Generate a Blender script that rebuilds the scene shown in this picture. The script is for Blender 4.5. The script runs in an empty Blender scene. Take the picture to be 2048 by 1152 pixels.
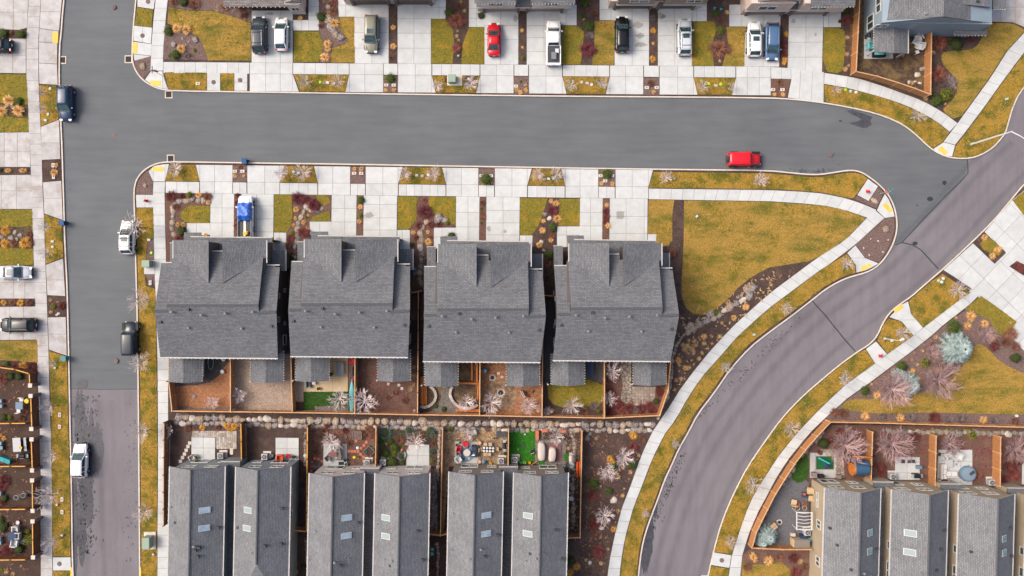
import bpy, math, random
import numpy as np
from mathutils import Vector
random.seed(7); rng = np.random.default_rng(7)
R = math.radians
HC = 105.0            # height the photograph was taken from, metres
PX = 15.0             # picture units (2048 wide) per metre on the ground
scn = bpy.context.scene
col = scn.collection
# ---------------------------------------------------------------- camera
cam = bpy.data.cameras.new('camera'); camo = bpy.data.objects.new('camera', cam); col.objects.link(camo)
camo.location = (0, 0, HC); camo.rotation_euler = (0, 0, 0)
cam.sensor_width = 36; cam.lens = 36*HC/(2048/PX); cam.clip_end = 2000; cam.clip_start = 1
scn.camera = camo
# ---------------------------------------------------------------- daylight
SUN_EL, SUN_AZ = 47, 285          # bright overcast, glow from the left of the picture
w = bpy.data.worlds.new('World'); scn.world = w; w.use_nodes = True
nt = w.node_tree; bg = nt.nodes['Background']
sky = nt.nodes.new('ShaderNodeTexSky'); sky.sky_type = 'NISHITA'; sky.sun_disc = False
sky.sun_elevation = R(SUN_EL); sky.sun_rotation = R(SUN_AZ)
sky.air_density = 1.0; sky.dust_density = 8.0; sky.ozone_density = 1.0
nt.links.new(sky.outputs[0], bg.inputs[0]); bg.inputs[1].default_value = 0.15
sl = bpy.data.lights.new('sun', 'SUN'); sl.energy = .88; sl.angle = R(22); sl.color = (1, .98, .96)
so = bpy.data.objects.new('sun', sl); col.objects.link(so)
az, el = R(SUN_AZ), R(SUN_EL)
sd = Vector((math.sin(az)*math.cos(el), math.cos(az)*math.cos(el), math.sin(el)))
so.rotation_euler = sd.to_track_quat('Z', 'Y').to_euler()
scn.view_settings.view_transform = 'Standard'; scn.view_settings.look = 'None'
scn.view_settings.exposure = 0.78; scn.view_settings.gamma = 1
# ---------------------------------------------------------------- helpers
def W(px, py, z=0.0):
    f = (HC-z)/HC/PX
    return Vector(((px-1024)*f, (576-py)*f, z))
def XY(px, py, z=0.0):
    v = W(px, py, z); return (v.x, v.y)
def lin(r, g, b, k=1.0):
    f = lambda c: ((c/255+.055)/1.055)**2.4 if c > 10 else c/255/12.92
    return (f(r)*k, f(g)*k, f(b)*k, 1)
K = .70               # surface colour of a thing that shows as (r, g, b) in this light
def c8(r, g, b, k=1.0): return lin(r, g, b, K*k)
def tag(o, label=None, cat=None, group=None, kind=None):
    if label: o['label'] = label
    if cat: o['category'] = cat
    if group: o['group'] = group
    if kind: o['kind'] = kind
    return o
def link(o, parent=None):
    col.objects.link(o)
    if parent: o.parent = parent
    return o
def thing(name, label, cat, loc=(0, 0, 0), rz=0, group=None):
    o = bpy.data.objects.new(name, None); o.empty_display_size = .3
    o.location = loc; o.rotation_euler = (0, 0, rz)
    return tag(link(o), label, cat, group)
class MB:
    """collects shapes, links them as one mesh"""
    def __init__(s): s.v = []; s.f = []; s.m = []
    def add(s, vs, fs, m=0):
        n = len(s.v); s.v += [tuple(v) for v in vs]; s.f += [tuple(i+n for i in f) for f in fs]; s.m += [m]*len(fs); return s
    def box(s, cx, cy, cz, sx, sy, sz, rz=0, m=0, tx=1, ty=1):
        c, t = math.cos(rz), math.sin(rz); vs = []
        for k, (dz, a, b) in enumerate(((-.5, 1, 1), (.5, tx, ty))):
            for dx, dy in ((-.5, -.5), (.5, -.5), (.5, .5), (-.5, .5)):
                x, y = dx*sx*a, dy*sy*b
                vs.append((cx+x*c-y*t, cy+x*t+y*c, cz+dz*sz))
        return s.add(vs, [(3, 2, 1, 0), (4, 5, 6, 7), (0, 1, 5, 4), (1, 2, 6, 5), (2, 3, 7, 6), (3, 0, 4, 7)], m)
    def prism(s, poly, z0, z1, m=0):
        a = sum(poly[i][0]*poly[(i+1) % len(poly)][1]-poly[(i+1) % len(poly)][0]*poly[i][1] for i in range(len(poly)))
        if a < 0: poly = poly[::-1]
        n = len(poly)
        return s.add([(p[0], p[1], z0) for p in poly]+[(p[0], p[1], z1) for p in poly],
                     [tuple(range(n, 2*n))]+[(i, (i+1) % n, n+(i+1) % n, n+i) for i in range(n)], m)
    def tube(s, pts, rads, n=6, m=0, cap=True):
        vs = []; fs = []
        for i, p in enumerate(pts):
            a = Vector(pts[max(i-1, 0)]); b = Vector(pts[min(i+1, len(pts)-1)]); d = (b-a).normalized() if (b-a).length > 1e-6 else Vector((0, 0, 1))
            u = d.orthogonal().normalized() if abs(d.z) < .999 else Vector((1, 0, 0)); v = d.cross(u)
            for k in range(n):
                t = 2*math.pi*k/n; vs.append(Vector(p)+(u*math.cos(t)+v*math.sin(t))*rads[i])
        for i in range(len(pts)-1):
            for k in range(n): fs.append((i*n+k, i*n+(k+1) % n, (i+1)*n+(k+1) % n, (i+1)*n+k))
        if cap: fs += [tuple(range(n))[::-1], tuple(range((len(pts)-1)*n, len(pts)*n))]
        return s.add(vs, fs, m)
    def lathe(s, cx, cy, prof, n=12, m=0, cap=True):
        vs = [(cx+r*math.cos(2*math.pi*k/n), cy+r*math.sin(2*math.pi*k/n), z) for r, z in prof for k in range(n)]
        fs = [(i*n+k, i*n+(k+1) % n, (i+1)*n+(k+1) % n, (i+1)*n+k) for i in range(len(prof)-1) for k in range(n)]
        if cap: fs += [tuple(range(n))[::-1], tuple(range((len(prof)-1)*n, len(prof)*n))]
        return s.add(vs, fs, m)
    def data(s, name, mats, smooth=False):
        me = bpy.data.meshes.new(name); me.from_pydata(s.v, [], s.f)
        for m in (mats if isinstance(mats, (list, tuple)) else [mats]): me.materials.append(m)
        me.polygons.foreach_set('material_index', s.m)
        if smooth: me.polygons.foreach_set('use_smooth', [True]*len(s.f))
        me.update(); return me
    def build(s, name, mats, parent=None, smooth=False, loc=None, rz=None):
        o = bpy.data.objects.new(name, s.data(name, mats, smooth)); link(o, parent)
        if loc is not None: o.location = loc
        if rz is not None: o.rotation_euler = (0, 0, rz)
        return o
def inst(me, name, parent=None, loc=(0, 0, 0), rz=0, sc=1):
    o = bpy.data.objects.new(name, me); link(o, parent); o.location = loc; o.rotation_euler = (0, 0, rz)
    o.scale = sc if isinstance(sc, (tuple, list)) else (sc, sc, sc); return o
def copy_tree(o, parent=None):
    c = o.copy(); col.objects.link(c)
    if parent: c.parent = parent
    for ch in list(o.children): copy_tree(ch, c)
    return c
# things whose label is completed at the end from what stands beside them
AUTO = []
ORD = ['', 'first', 'second', 'third', 'fourth', 'fifth', 'sixth', 'seventh', 'eighth', 'ninth', 'tenth', 'eleventh', 'twelfth', 'thirteenth', 'fourteenth', 'fifteenth', 'sixteenth', 'seventeenth', 'eighteenth']
def auto(o, what, where, px, py): AUTO.append((o, what, where, px, py)); return o
def finish_labels():
    g = {}
    for a in AUTO: g.setdefault((a[1], a[2]), []).append(a)
    for (what, where), L in g.items():
        if len(L) == 1: L[0][0]['label'] = (what+' '+where); continue
        xs = [a[3] for a in L]; ys = [a[4] for a in L]
        hor = max(xs)-min(xs) >= max(ys)-min(ys)
        L.sort(key=lambda a: a[3] if hor else a[4])
        for i, a in enumerate(L):
            e = 'left' if hor else 'top'
            if i in (0, len(L)-1): q = (('left one', 'right one') if hor else ('upper one', 'lower one'))[i > 0] if len(L) == 2 else (('leftmost', 'rightmost') if hor else ('topmost', 'lowest'))[i > 0]
            else: q = '%s from %s' % (ORD[i+1] if i < 18 else str(i+1)+'th', e)
            a[0]['label'] = '%s %s, %s' % (what, where, q)
# ---------------------------------------------------------------- materials
def mat(name, c1, c2=None, scale=4.0, rough=.85, bump=0.0, bscale=None, rnd=0.0, pos=False, spec=.3, metal=0, lo=.35, hi=.65, c3=None, s3=.4, l3=.5, h3=.62, coat=0, detail=5, st=None):
    m = bpy.data.materials.new(name); m.use_nodes = True; n = m.node_tree; P = n.nodes['Principled BSDF']
    P.inputs['Roughness'].default_value = rough; P.inputs['Metallic'].default_value = metal
    P.inputs['Specular IOR Level'].default_value = spec
    if coat: P.inputs['Coat Weight'].default_value = coat; P.inputs['Coat Roughness'].default_value = .06
    if pos: src = n.nodes.new('ShaderNodeNewGeometry').outputs['Position']
    else: src = n.nodes.new('ShaderNodeTexCoord').outputs['Object']
    def noise(sc, det=detail, ro=.6):
        t = n.nodes.new('ShaderNodeTexNoise'); t.inputs['Scale'].default_value = sc; t.inputs['Detail'].default_value = det
        t.inputs['Roughness'].default_value = ro; n.links.new(src, t.inputs['Vector']); return t.outputs['Fac']
    def mixc(fac, a, b):
        x = n.nodes.new('ShaderNodeMix'); x.data_type = 'RGBA'; n.links.new(fac, x.inputs['Factor'])
        for v, i in ((a, 6), (b, 7)):
            if isinstance(v, tuple): x.inputs[i].default_value = v
            else: n.links.new(v, x.inputs[i])
        return x.outputs[2]
    def rng_(f, a, b):
        r = n.nodes.new('ShaderNodeMapRange'); r.inputs[1].default_value = a; r.inputs[2].default_value = b
        n.links.new(f, r.inputs[0]); return r.outputs[0]
    out = c1
    if c2: out = mixc(rng_(noise(scale), lo, hi), c1, c2)
    if c3:
        if st: mp = n.nodes.new('ShaderNodeMapping'); mp.inputs['Scale'].default_value = st; n.links.new(src, mp.inputs[0]); src = mp.outputs[0]
        out = mixc(rng_(noise(s3, 6, .68), l3, h3), out, c3)
    if rnd:
        oi = n.nodes.new('ShaderNodeObjectInfo'); mr = n.nodes.new('ShaderNodeMapRange')
        mr.inputs[3].default_value = 1-rnd; mr.inputs[4].default_value = 1+rnd; n.links.new(oi.outputs['Random'], mr.inputs[0])
        hs = n.nodes.new('ShaderNodeHueSaturation'); n.links.new(mr.outputs[0], hs.inputs['Value'])
        if isinstance(out, tuple): hs.inputs['Color'].default_value = out
        else: n.links.new(out, hs.inputs['Color'])
        out = hs.outputs[0]
    if isinstance(out, tuple): P.inputs['Base Color'].default_value = out
    else: n.links.new(out, P.inputs['Base Color'])
    if bump:
        b = n.nodes.new('ShaderNodeBump'); b.inputs['Strength'].default_value = min(1, bump); b.inputs['Distance'].default_value = .05
        n.links.new(noise(bscale or scale*3, 6), b.inputs['Height']); n.links.new(b.outputs[0], P.inputs['Normal'])
    m['nd'] = 1
    return m
M = {}
M['concrete'] = mat('concrete', c8(206, 209, 208), c8(195, 197, 196), 1.1, .9, .15, 40, rnd=.055, pos=True, c3=c8(192, 190, 189), s3=.45, l3=.55, h3=.75)
M['concrete_old'] = mat('concrete_old', c8(197, 195, 194), c8(179, 175, 173), .9, .9, .15, 40, rnd=.06, pos=True, c3=c8(160, 147, 136), s3=.5, l3=.52, h3=.75)
M['kerb'] = mat('kerb', c8(222, 213, 201), c8(206, 194, 180), 2, .9, .1, 30, pos=True)
M['joint'] = mat('joint_soil', c8(150, 136, 126), c8(128, 114, 104), 6, .95, pos=True)
M['mulch'] = mat('bark_mulch', c8(92, 73, 66), c8(52, 40, 38), 9, .95, 1, 14, pos=True, c3=c8(114, 94, 84), s3=.5, l3=.45, h3=.85)
M['mulch_red'] = mat('red_mulch', c8(132, 98, 86), c8(84, 58, 52), 9, .95, 1, 14, pos=True, c3=c8(132, 108, 90), s3=.6, l3=.48, h3=.85)
M['mulch_pale'] = mat('weathered_mulch', c8(140, 118, 112), c8(92, 72, 68), 7, .95, 1, 14, pos=True)
M['mulch_orange'] = mat('orange_bark', c8(186, 134, 98), c8(146, 96, 64), 5, .95, .8, 14, pos=True)
M['soil'] = mat('dark_soil', c8(88, 68, 57), c8(54, 41, 36), 8, .95, 1, 14, pos=True, c3=c8(98, 78, 68), s3=.5, l3=.45, h3=.85)
M['soil_tan'] = mat('tan_soil', c8(176, 152, 118), c8(130, 104, 84), 3, .95, .7, 14, pos=True, c3=c8(110, 88, 68), s3=.8)
M['soil_olive'] = mat('trodden_soil', c8(104, 86, 66), c8(62, 50, 44), 3, .95, .8, 14, pos=True, c3=c8(128, 106, 68), s3=.5)
M['gravel'] = mat('tan_gravel', c8(196, 176, 158), c8(148, 126, 110), 9, .95, 1, 20, pos=True)
M['gravel_grey'] = mat('grey_gravel', c8(150, 140, 134), c8(92, 84, 80), 8, .95, 1, 20, pos=True)
M['gravel_dark'] = mat('dark_gravel', c8(92, 90, 92), c8(66, 64, 66), 8, .95, .8, 20, pos=True)
M['gravel_slate'] = mat('slate_gravel', c8(116, 116, 120), c8(96, 94, 98), 6, .95, .8, 20, pos=True)
M['lawn'] = mat('dormant_lawn', c8(186, 148, 72), c8(146, 118, 42), 6, .95, 1, 16, pos=True, c3=c8(108, 106, 34), s3=.36, l3=.46, h3=.64, st=(.6, 1.7, 1), lo=.4, hi=.62)
M['lawn_verge'] = mat('verge_grass', c8(184, 142, 56), c8(140, 114, 34), 6, .95, 1, 16, pos=True, c3=c8(96, 98, 22), s3=.5, l3=.46, h3=.6, lo=.42, hi=.6)
M['lawn_green'] = mat('greener_lawn', c8(146, 130, 50), c8(102, 104, 30), 5, .95, 1, 16, pos=True, c3=c8(168, 134, 44), s3=.6, l3=.5, h3=.66)
M['blade'] = mat('grass_blades', c8(206, 166, 96), c8(108, 92, 34), 9, .95, pos=True, lo=.42, hi=.58, c3=c8(98, 98, 20), s3=.42, l3=.46, h3=.6)
M['blade_green'] = mat('greener_blades', c8(180, 148, 58), c8(74, 84, 18), 9, .95, pos=True, lo=.42, hi=.58)
M['turf'] = mat('artificial_turf', c8(58, 132, 24), c8(34, 102, 12), 5, .8, .6, 30, pos=True)
M['turf_deep'] = mat('deep_green_turf', c8(62, 100, 22), c8(40, 74, 14), 4, .8, .6, 30, pos=True)
M['patio_tan'] = mat('tan_concrete', c8(214, 190, 152), c8(198, 174, 138), 1.2, .9, .1, 30, pos=True)
def asphalt(name, a, b, wet=None):
    m = bpy.data.materials.new(name); m.use_nodes = True; n = m.node_tree; P = n.nodes['Principled BSDF']; P.inputs['Roughness'].default_value = .8
    P.inputs['Specular IOR Level'].default_value = .3
    g = n.nodes.new('ShaderNodeNewGeometry')
    def noise(sc, det, vec=None, ro=.6):
        t = n.nodes.new('ShaderNodeTexNoise'); t.inputs['Scale'].default_value = sc; t.inputs['Detail'].default_value = det; t.inputs['Roughness'].default_value = ro
        n.links.new(vec or g.outputs['Position'], t.inputs['Vector']); return t.outputs['Fac']
    mp = n.nodes.new('ShaderNodeMapping'); mp.inputs['Scale'].default_value = (.12, .9, 1) if wet != 'NS' else (.9, .12, 1)
    n.links.new(g.outputs['Position'], mp.inputs[0])
    a1 = noise(1.3, 6, mp.outputs[0]); a2 = noise(.12, 3); a3 = noise(9, 8)
    ad = n.nodes.new('ShaderNodeMath'); ad.operation = 'ADD'; n.links.new(a1, ad.inputs[0]); n.links.new(a2, ad.inputs[1])
    ad2 = n.nodes.new('ShaderNodeMath'); ad2.operation = 'ADD'; n.links.new(ad.outputs[0], ad2.inputs[0]); n.links.new(a3, ad2.inputs[1])
    mr = n.nodes.new('ShaderNodeMapRange'); mr.inputs[1].default_value = 1.15; mr.inputs[2].default_value = 1.85; n.links.new(ad2.outputs[0], mr.inputs[0])
    x = n.nodes.new('ShaderNodeMix'); x.data_type = 'RGBA'; x.inputs[6].default_value = a; x.inputs[7].default_value = b; n.links.new(mr.outputs[0], x.inputs[0])
    n.links.new(x.outputs[2], P.inputs['Base Color'])
    bu = n.nodes.new('ShaderNodeBump'); bu.inputs['Strength'].default_value = .3; bu.inputs['Distance'].default_value = .02
    n.links.new(noise(60, 3), bu.inputs['Height']); n.links.new(bu.outputs[0], P.inputs['Normal'])
    return m
M['asphalt'] = asphalt('asphalt', c8(93, 97, 101), c8(110, 113, 116))
M['asphalt_old'] = asphalt('worn_asphalt', c8(113, 108, 113), c8(130, 125, 130), 'NS')
def wear(name, c, a):
    m = mat(name, c, rough=.7); n = m.node_tree; P = n.nodes['Principled BSDF']; uv = n.nodes.new('ShaderNodeUVMap'); sp = n.nodes.new('ShaderNodeSeparateXYZ'); n.links.new(uv.outputs[0], sp.inputs[0])
    g = n.nodes.new('ShaderNodeMath'); g.operation = 'PINGPONG'; g.inputs[1].default_value = .5; n.links.new(sp.outputs[1], g.inputs[0])
    t = n.nodes.new('ShaderNodeTexNoise'); t.inputs['Scale'].default_value = .6; t.inputs['Detail'].default_value = 6; n.links.new(n.nodes.new('ShaderNodeNewGeometry').outputs['Position'], t.inputs['Vector'])
    q = n.nodes.new('ShaderNodeMath'); q.operation = 'MULTIPLY'; n.links.new(g.outputs[0], q.inputs[0]); n.links.new(t.outputs['Fac'], q.inputs[1])
    r = n.nodes.new('ShaderNodeMapRange'); r.interpolation_type = 'SMOOTHSTEP'; r.inputs[1].default_value = .03; r.inputs[2].default_value = .26; r.inputs[4].default_value = a; n.links.new(q.outputs[0], r.inputs[0]); n.links.new(r.outputs[0], P.inputs['Alpha']); return m
M['track'] = wear('tyre_darkening', c8(88, 84, 90), .13); M['track_light'] = wear('worn_pale_lane', c8(150, 146, 150), .16)
M['chip'] = mat('bark_chip', c8(142, 112, 96), c8(48, 36, 34), 16, .95, pos=True, lo=.42, hi=.58)
M['tar'] = mat('crack_sealer', c8(54, 58, 64), rough=.5)
M['damp'] = mat('damp_asphalt', c8(60, 62, 70), c8(84, 82, 88), 3, .45, pos=True)
M['oil'] = mat('oil_stain', c8(140, 128, 114), c8(120, 106, 92), 3, .9, pos=True)
M['yellow_pad'] = mat('yellow_warning_pad', c8(250, 206, 96), c8(236, 190, 84), 3, .7, rnd=.04)
M['iron'] = mat('cast_iron', c8(134, 112, 108), c8(104, 88, 86), 6, .7, .4, 20, rnd=.12)
M['grate'] = mat('drain_grate', c8(72, 64, 58), c8(50, 44, 42), 6, .7)
def shingle(name, a, b, c):
    m = bpy.data.materials.new(name); m.use_nodes = True; n = m.node_tree; P = n.nodes['Principled BSDF']; P.inputs['Roughness'].default_value = .9
    P.inputs['Specular IOR Level'].default_value = .15
    uv = n.nodes.new('ShaderNodeUVMap')
    br = n.nodes.new('ShaderNodeTexBrick'); br.inputs['Scale'].default_value = 1; br.inputs['Brick Width'].default_value = .42; br.inputs['Row Height'].default_value = .19
    br.inputs['Mortar Size'].default_value = .022; br.inputs['Color1'].default_value = a; br.inputs['Color2'].default_value = b; br.inputs['Mortar'].default_value = c; br.inputs['Bias'].default_value = 0
    n.links.new(uv.outputs[0], br.inputs['Vector'])
    no = n.nodes.new('ShaderNodeTexNoise'); no.inputs['Scale'].default_value = 3.5; no.inputs['Detail'].default_value = 8; n.links.new(uv.outputs[0], no.inputs['Vector'])
    no2 = n.nodes.new('ShaderNodeTexNoise'); no2.inputs['Scale'].default_value = .35; n.links.new(uv.outputs[0], no2.inputs['Vector'])
    ad = n.nodes.new('ShaderNodeMath'); ad.operation = 'ADD'; n.links.new(no.outputs['Fac'], ad.inputs[0]); n.links.new(no2.outputs['Fac'], ad.inputs[1])
    mr = n.nodes.new('ShaderNodeMapRange'); mr.inputs[1].default_value = .7; mr.inputs[2].default_value = 1.3; mr.inputs[3].default_value = .84; mr.inputs[4].default_value = 1.16; n.links.new(ad.outputs[0], mr.inputs[0])
    hs = n.nodes.new('ShaderNodeHueSaturation'); n.links.new(br.outputs['Color'], hs.inputs['Color']); n.links.new(mr.outputs[0], hs.inputs['Value'])
    n.links.new(hs.outputs[0], P.inputs['Base Color'])
    bu = n.nodes.new('ShaderNodeBump'); bu.inputs['Strength'].default_value = .8; bu.inputs['Distance'].default_value = .02; bu.invert = True
    n.links.new(br.outputs['Fac'], bu.inputs['Height']); n.links.new(bu.outputs[0], P.inputs['Normal'])
    return m
M['roof'] = shingle('charcoal_shingles', c8(132, 133, 136), c8(112, 114, 118), c8(90, 92, 96))
M['roof_grey'] = shingle('grey_shingles', c8(140, 140, 142), c8(122, 124, 128), c8(98, 100, 106))
M['roof_brown'] = shingle('weathered_shingles', c8(166, 158, 152), c8(128, 122, 120), c8(88, 84, 84))
M['ridge'] = mat('ridge_cap', c8(92, 94, 98), c8(80, 82, 86), 5, .9)
M['white_trim'] = mat('white_trim', c8(206, 203, 200), c8(192, 188, 184), 3, .6)
M['cream_trim'] = mat('cream_trim', c8(228, 220, 206), rough=.6)
def siding(name, c, pitch=.2):
    m = bpy.data.materials.new(name); m.use_nodes = True; n = m.node_tree; P = n.nodes['Principled BSDF']; P.inputs['Roughness'].default_value = .75
    P.inputs['Base Color'].default_value = c
    g = n.nodes.new('ShaderNodeNewGeometry'); sp = n.nodes.new('ShaderNodeSeparateXYZ'); n.links.new(g.outputs['Position'], sp.inputs[0])
    di = n.nodes.new('ShaderNodeMath'); di.operation = 'DIVIDE'; di.inputs[1].default_value = pitch; n.links.new(sp.outputs[2], di.inputs[0])
    fr = n.nodes.new('ShaderNodeMath'); fr.operation = 'FRACT'; n.links.new(di.outputs[0], fr.inputs[0])
    bu = n.nodes.new('ShaderNodeBump'); bu.inputs['Strength'].default_value = .6; bu.inputs['Distance'].default_value = .03; n.links.new(fr.outputs[0], bu.inputs['Height'])
    n.links.new(bu.outputs[0], P.inputs['Normal'])
    no = n.nodes.new('ShaderNodeTexNoise'); no.inputs['Scale'].default_value = .8; n.links.new(g.outputs['Position'], no.inputs['Vector'])
    mr = n.nodes.new('ShaderNodeMapRange'); mr.inputs[3].default_value = .85; mr.inputs[4].default_value = 1.15; n.links.new(no.outputs['Fac'], mr.inputs[0])
    hs = n.nodes.new('ShaderNodeHueSaturation'); hs.inputs['Color'].default_value = c; n.links.new(mr.outputs[0], hs.inputs['Value']); n.links.new(hs.outputs[0], P.inputs['Base Color'])
    return m
M['wall_dark'] = siding('charcoal_siding', c8(94, 88, 86)); M['wall_blue'] = siding('blue_grey_siding', c8(140, 150, 156))
M['wall_pale'] = siding('pale_siding', c8(218, 206, 202)); M['wall_taupe'] = siding('taupe_siding', c8(142, 132, 122))
M['wall_tan'] = siding('tan_siding', c8(176, 160, 136)); M['wall_navy'] = siding('slate_blue_siding', c8(138, 154, 166))
M['wall_beige'] = siding('beige_siding', c8(216, 196, 182)); M['wall_brown'] = siding('brown_siding', c8(150, 134, 120))
M['stone_veneer'] = mat('stone_veneer', c8(140, 122, 114), c8(96, 84, 82), 6, .9, .6, 10)
M['door_beige'] = mat('garage_door_paint', c8(170, 150, 134), rough=.6); M['door_brown'] = mat('brown_door_paint', c8(112, 98, 84), rough=.6)
M['glass'] = mat('window_glass', c8(84, 98, 104), c8(46, 58, 62), .8, .12, spec=.7, pos=True)
M['glass_pale'] = mat('skylight_glass', c8(150, 176, 200), c8(190, 208, 222), 1.5, .15, spec=.6)
M['glass_white'] = mat('white_skylight', c8(148, 164, 166), rough=.45, spec=.2); M['glass_teal'] = mat('teal_skylight', c8(150, 184, 184), c8(106, 146, 148), 2, .15, spec=.6)
M['frame'] = mat('window_frame', c8(206, 204, 198), rough=.5)
M['wood'] = mat('cedar_board', c8(196, 140, 92), c8(164, 108, 66), 3, .8, .3, 12, rnd=.08)
M['wood_dark'] = mat('dark_stained_board', c8(124, 82, 60), c8(92, 58, 44), 3, .8, .3, 12, rnd=.1)
M['wood_cap'] = mat('fence_cap', c8(222, 178, 134), c8(196, 150, 108), 4, .8, rnd=.06)
M['wood_gold'] = mat('fence_cap_golden', c8(232, 176, 90), c8(210, 150, 72), 4, .8)
M['wood_orange'] = mat('new_timber', c8(216, 130, 58), c8(190, 104, 42), 3, .7, rnd=.06)
M['rock'] = mat('boulder', c8(190, 174, 156), c8(112, 100, 92), 2.4, .95, 1, 6, rnd=.22, c3=c8(192, 152, 104), s3=1.6, l3=.52, h3=.66)
M['rock_grey'] = mat('basalt_boulder', c8(172, 162, 156), c8(92, 86, 86), 2.4, .95, 1, 6, rnd=.18, c3=c8(170, 140, 116), s3=.8, l3=.55, h3=.7)
M['rock_white'] = mat('pale_boulder', c8(222, 212, 202), c8(170, 156, 146), 1.5, .95, .6, 5, rnd=.1)
M['flag'] = mat('flagstone', c8(182, 168, 152), c8(140, 126, 114), 1.6, .95, .5, 8, rnd=.15)
def plain(k, r, g, b, rough=.6, **kw): M[k] = mat(k, c8(r, g, b), rough=rough, **kw)
for a in (('white', 216, 216, 216), ('black', 34, 34, 38), ('dark_grey', 70, 72, 76), ('mid_grey', 130, 132, 136), ('light_grey', 190, 190, 192), ('metal_grey', 166, 170, 172), ('red', 214, 34, 48), ('orange', 226, 92, 34),
          ('yellow', 246, 202, 40), ('teal', 44, 160, 168), ('aqua', 110, 196, 200), ('blue', 44, 96, 190), ('navy', 48, 64, 96), ('steel_blue', 110, 136, 156), ('box_green', 150, 168, 150), ('green_plastic', 70, 190, 70), ('lime', 170, 220, 60),
          ('terracotta', 196, 116, 84), ('cushion', 204, 192, 184), ('tan', 206, 178, 140), ('brown', 112, 80, 62), ('rubber', 28, 28, 30), ('pink', 232, 190, 196), ('plum', 130, 86, 84), ('bin_blue', 30, 78, 130), ('bin_teal', 76, 138, 146), ('pale_green', 176, 206, 190), ('spa', 130, 148, 164)): plain(*a)
M['turf_emerald'] = mat('emerald_mat', c8(20, 104, 60), c8(14, 84, 46), 4, .8); M['sauna_blue'] = mat('blue_metal_roof', c8(56, 92, 122), rough=.4, spec=.5)
M['wicker'] = mat('wicker', c8(150, 140, 132), c8(110, 102, 98), 20, .8)
M['tarp'] = mat('blue_tarpaulin', c8(52, 122, 224), c8(34, 94, 196), 2, .35, spec=.5)
M['trunk_pale'] = mat('pale_bark', c8(226, 206, 204), c8(180, 152, 150), 4, .9, rnd=.08)
M['twig_pink'] = mat('pinkish_twigs', c8(238, 226, 224), c8(200, 176, 172), 3, .9, rnd=.1)
M['twig_street'] = mat('pale_grey_twigs', c8(224, 214, 210), c8(178, 162, 158), 3, .9, rnd=.1)
M['twig_mauve'] = mat('mauve_twigs', c8(200, 170, 168), c8(150, 116, 116), 3, .9, rnd=.1)
M['twig_red'] = mat('dark_red_twigs', c8(150, 82, 76), c8(112, 58, 58), 2, .9, rnd=.2)
M['twig_brown'] = mat('russet_twigs', c8(168, 116, 92), c8(118, 78, 66), 2, .9, rnd=.2)
M['twig_coral'] = mat('coral_twigs', c8(176, 112, 90), c8(132, 76, 66), 2, .9, rnd=.12)
M['twig_purple'] = mat('purple_twigs', c8(150, 78, 86), c8(104, 50, 60), 2, .9, rnd=.12)
M['twig_grey'] = mat('grey_twigs', c8(158, 142, 142), c8(112, 98, 98), 2, .9, rnd=.1)
M['straw'] = mat('straw_grass', c8(252, 206, 138), c8(226, 164, 92), 1.5, .9, rnd=.12)
M['straw_pale'] = mat('pale_straw_grass', c8(226, 190, 138), c8(186, 146, 100), 1.5, .9, rnd=.12)
M['straw_gold'] = mat('golden_grass', c8(238, 180, 84), c8(206, 144, 54), 1.5, .9, rnd=.1)
M['leaf'] = mat('evergreen_leaf', c8(98, 128, 34), c8(52, 82, 18), 2.5, .7, rnd=.18)
M['leaf_lime'] = mat('lime_leaf', c8(160, 162, 30), c8(110, 118, 20), 2.5, .7, rnd=.12)
M['leaf_dark'] = mat('dark_leaf', c8(66, 92, 32), c8(36, 54, 20), 2.5, .7, rnd=.15)
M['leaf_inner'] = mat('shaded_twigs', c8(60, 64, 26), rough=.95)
M['spruce'] = mat('blue_spruce_needles', c8(190, 206, 202), c8(126, 150, 148), 3, .8, rnd=.08)
M['spruce_teal'] = mat('teal_juniper_needles', c8(136, 170, 176), c8(86, 120, 130), 3, .8, rnd=.08)
# ================================================================ ground, roads, paving
def P2(pts, z=0.0): return [XY(a, b, z) for a, b in pts]
def ear(name, poly, m, z0, z1, kind='structure', parent=None):
    o = MB().prism(poly, z0, z1).build(name, m, parent)
    if kind and not parent: o['kind'] = kind
    return o
def patch(name, px, m, z=.135, z0=.05): return ear(name, P2(px), m, z0, z)
# asphalt
ear('ground', [(-600, -600), (600, -600), (600, 600), (-600, 600)], M['soil'], -.4, -.06)
ear('road', P2([(-160, -160), (2300, -160), (2300, 1330), (-160, 1330)]), M['asphalt'], -.05, 0)
ear('road', P2([(125, 779), (300, 778), (300, 1330), (125, 1330)]), M['asphalt_old'], -.02, .004)
ear('road', P2([(1935, 305), (1935, 330), (1925, 362), (1890, 400), (1803, 486), (1788, 488), (1775, 498), (1725, 530), (1600, 605), (1380, 790), (1225, 1060), (1225, 1330), (1450, 1330), (1432, 1140), (1465, 1030), (1560, 868), (1720, 720), (1790, 640), (1830, 610), (2060, 375), (2230, 200), (2230, 40), (2050, 140), (1990, 270)]), M['asphalt_old'], -.02, .004)
WB = [(-200, -160), (133, -160), (130, -20), (124.5, 30), (122, 70), (119, 90), (118, 165), (120, 215), (122, 255), (124, 300), (127, 400), (130, 500), (134, 570), (137, 700), (140, 860), (143, 990), (144, 1100), (147, 1180), (152, 1330), (-200, 1330)]
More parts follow.
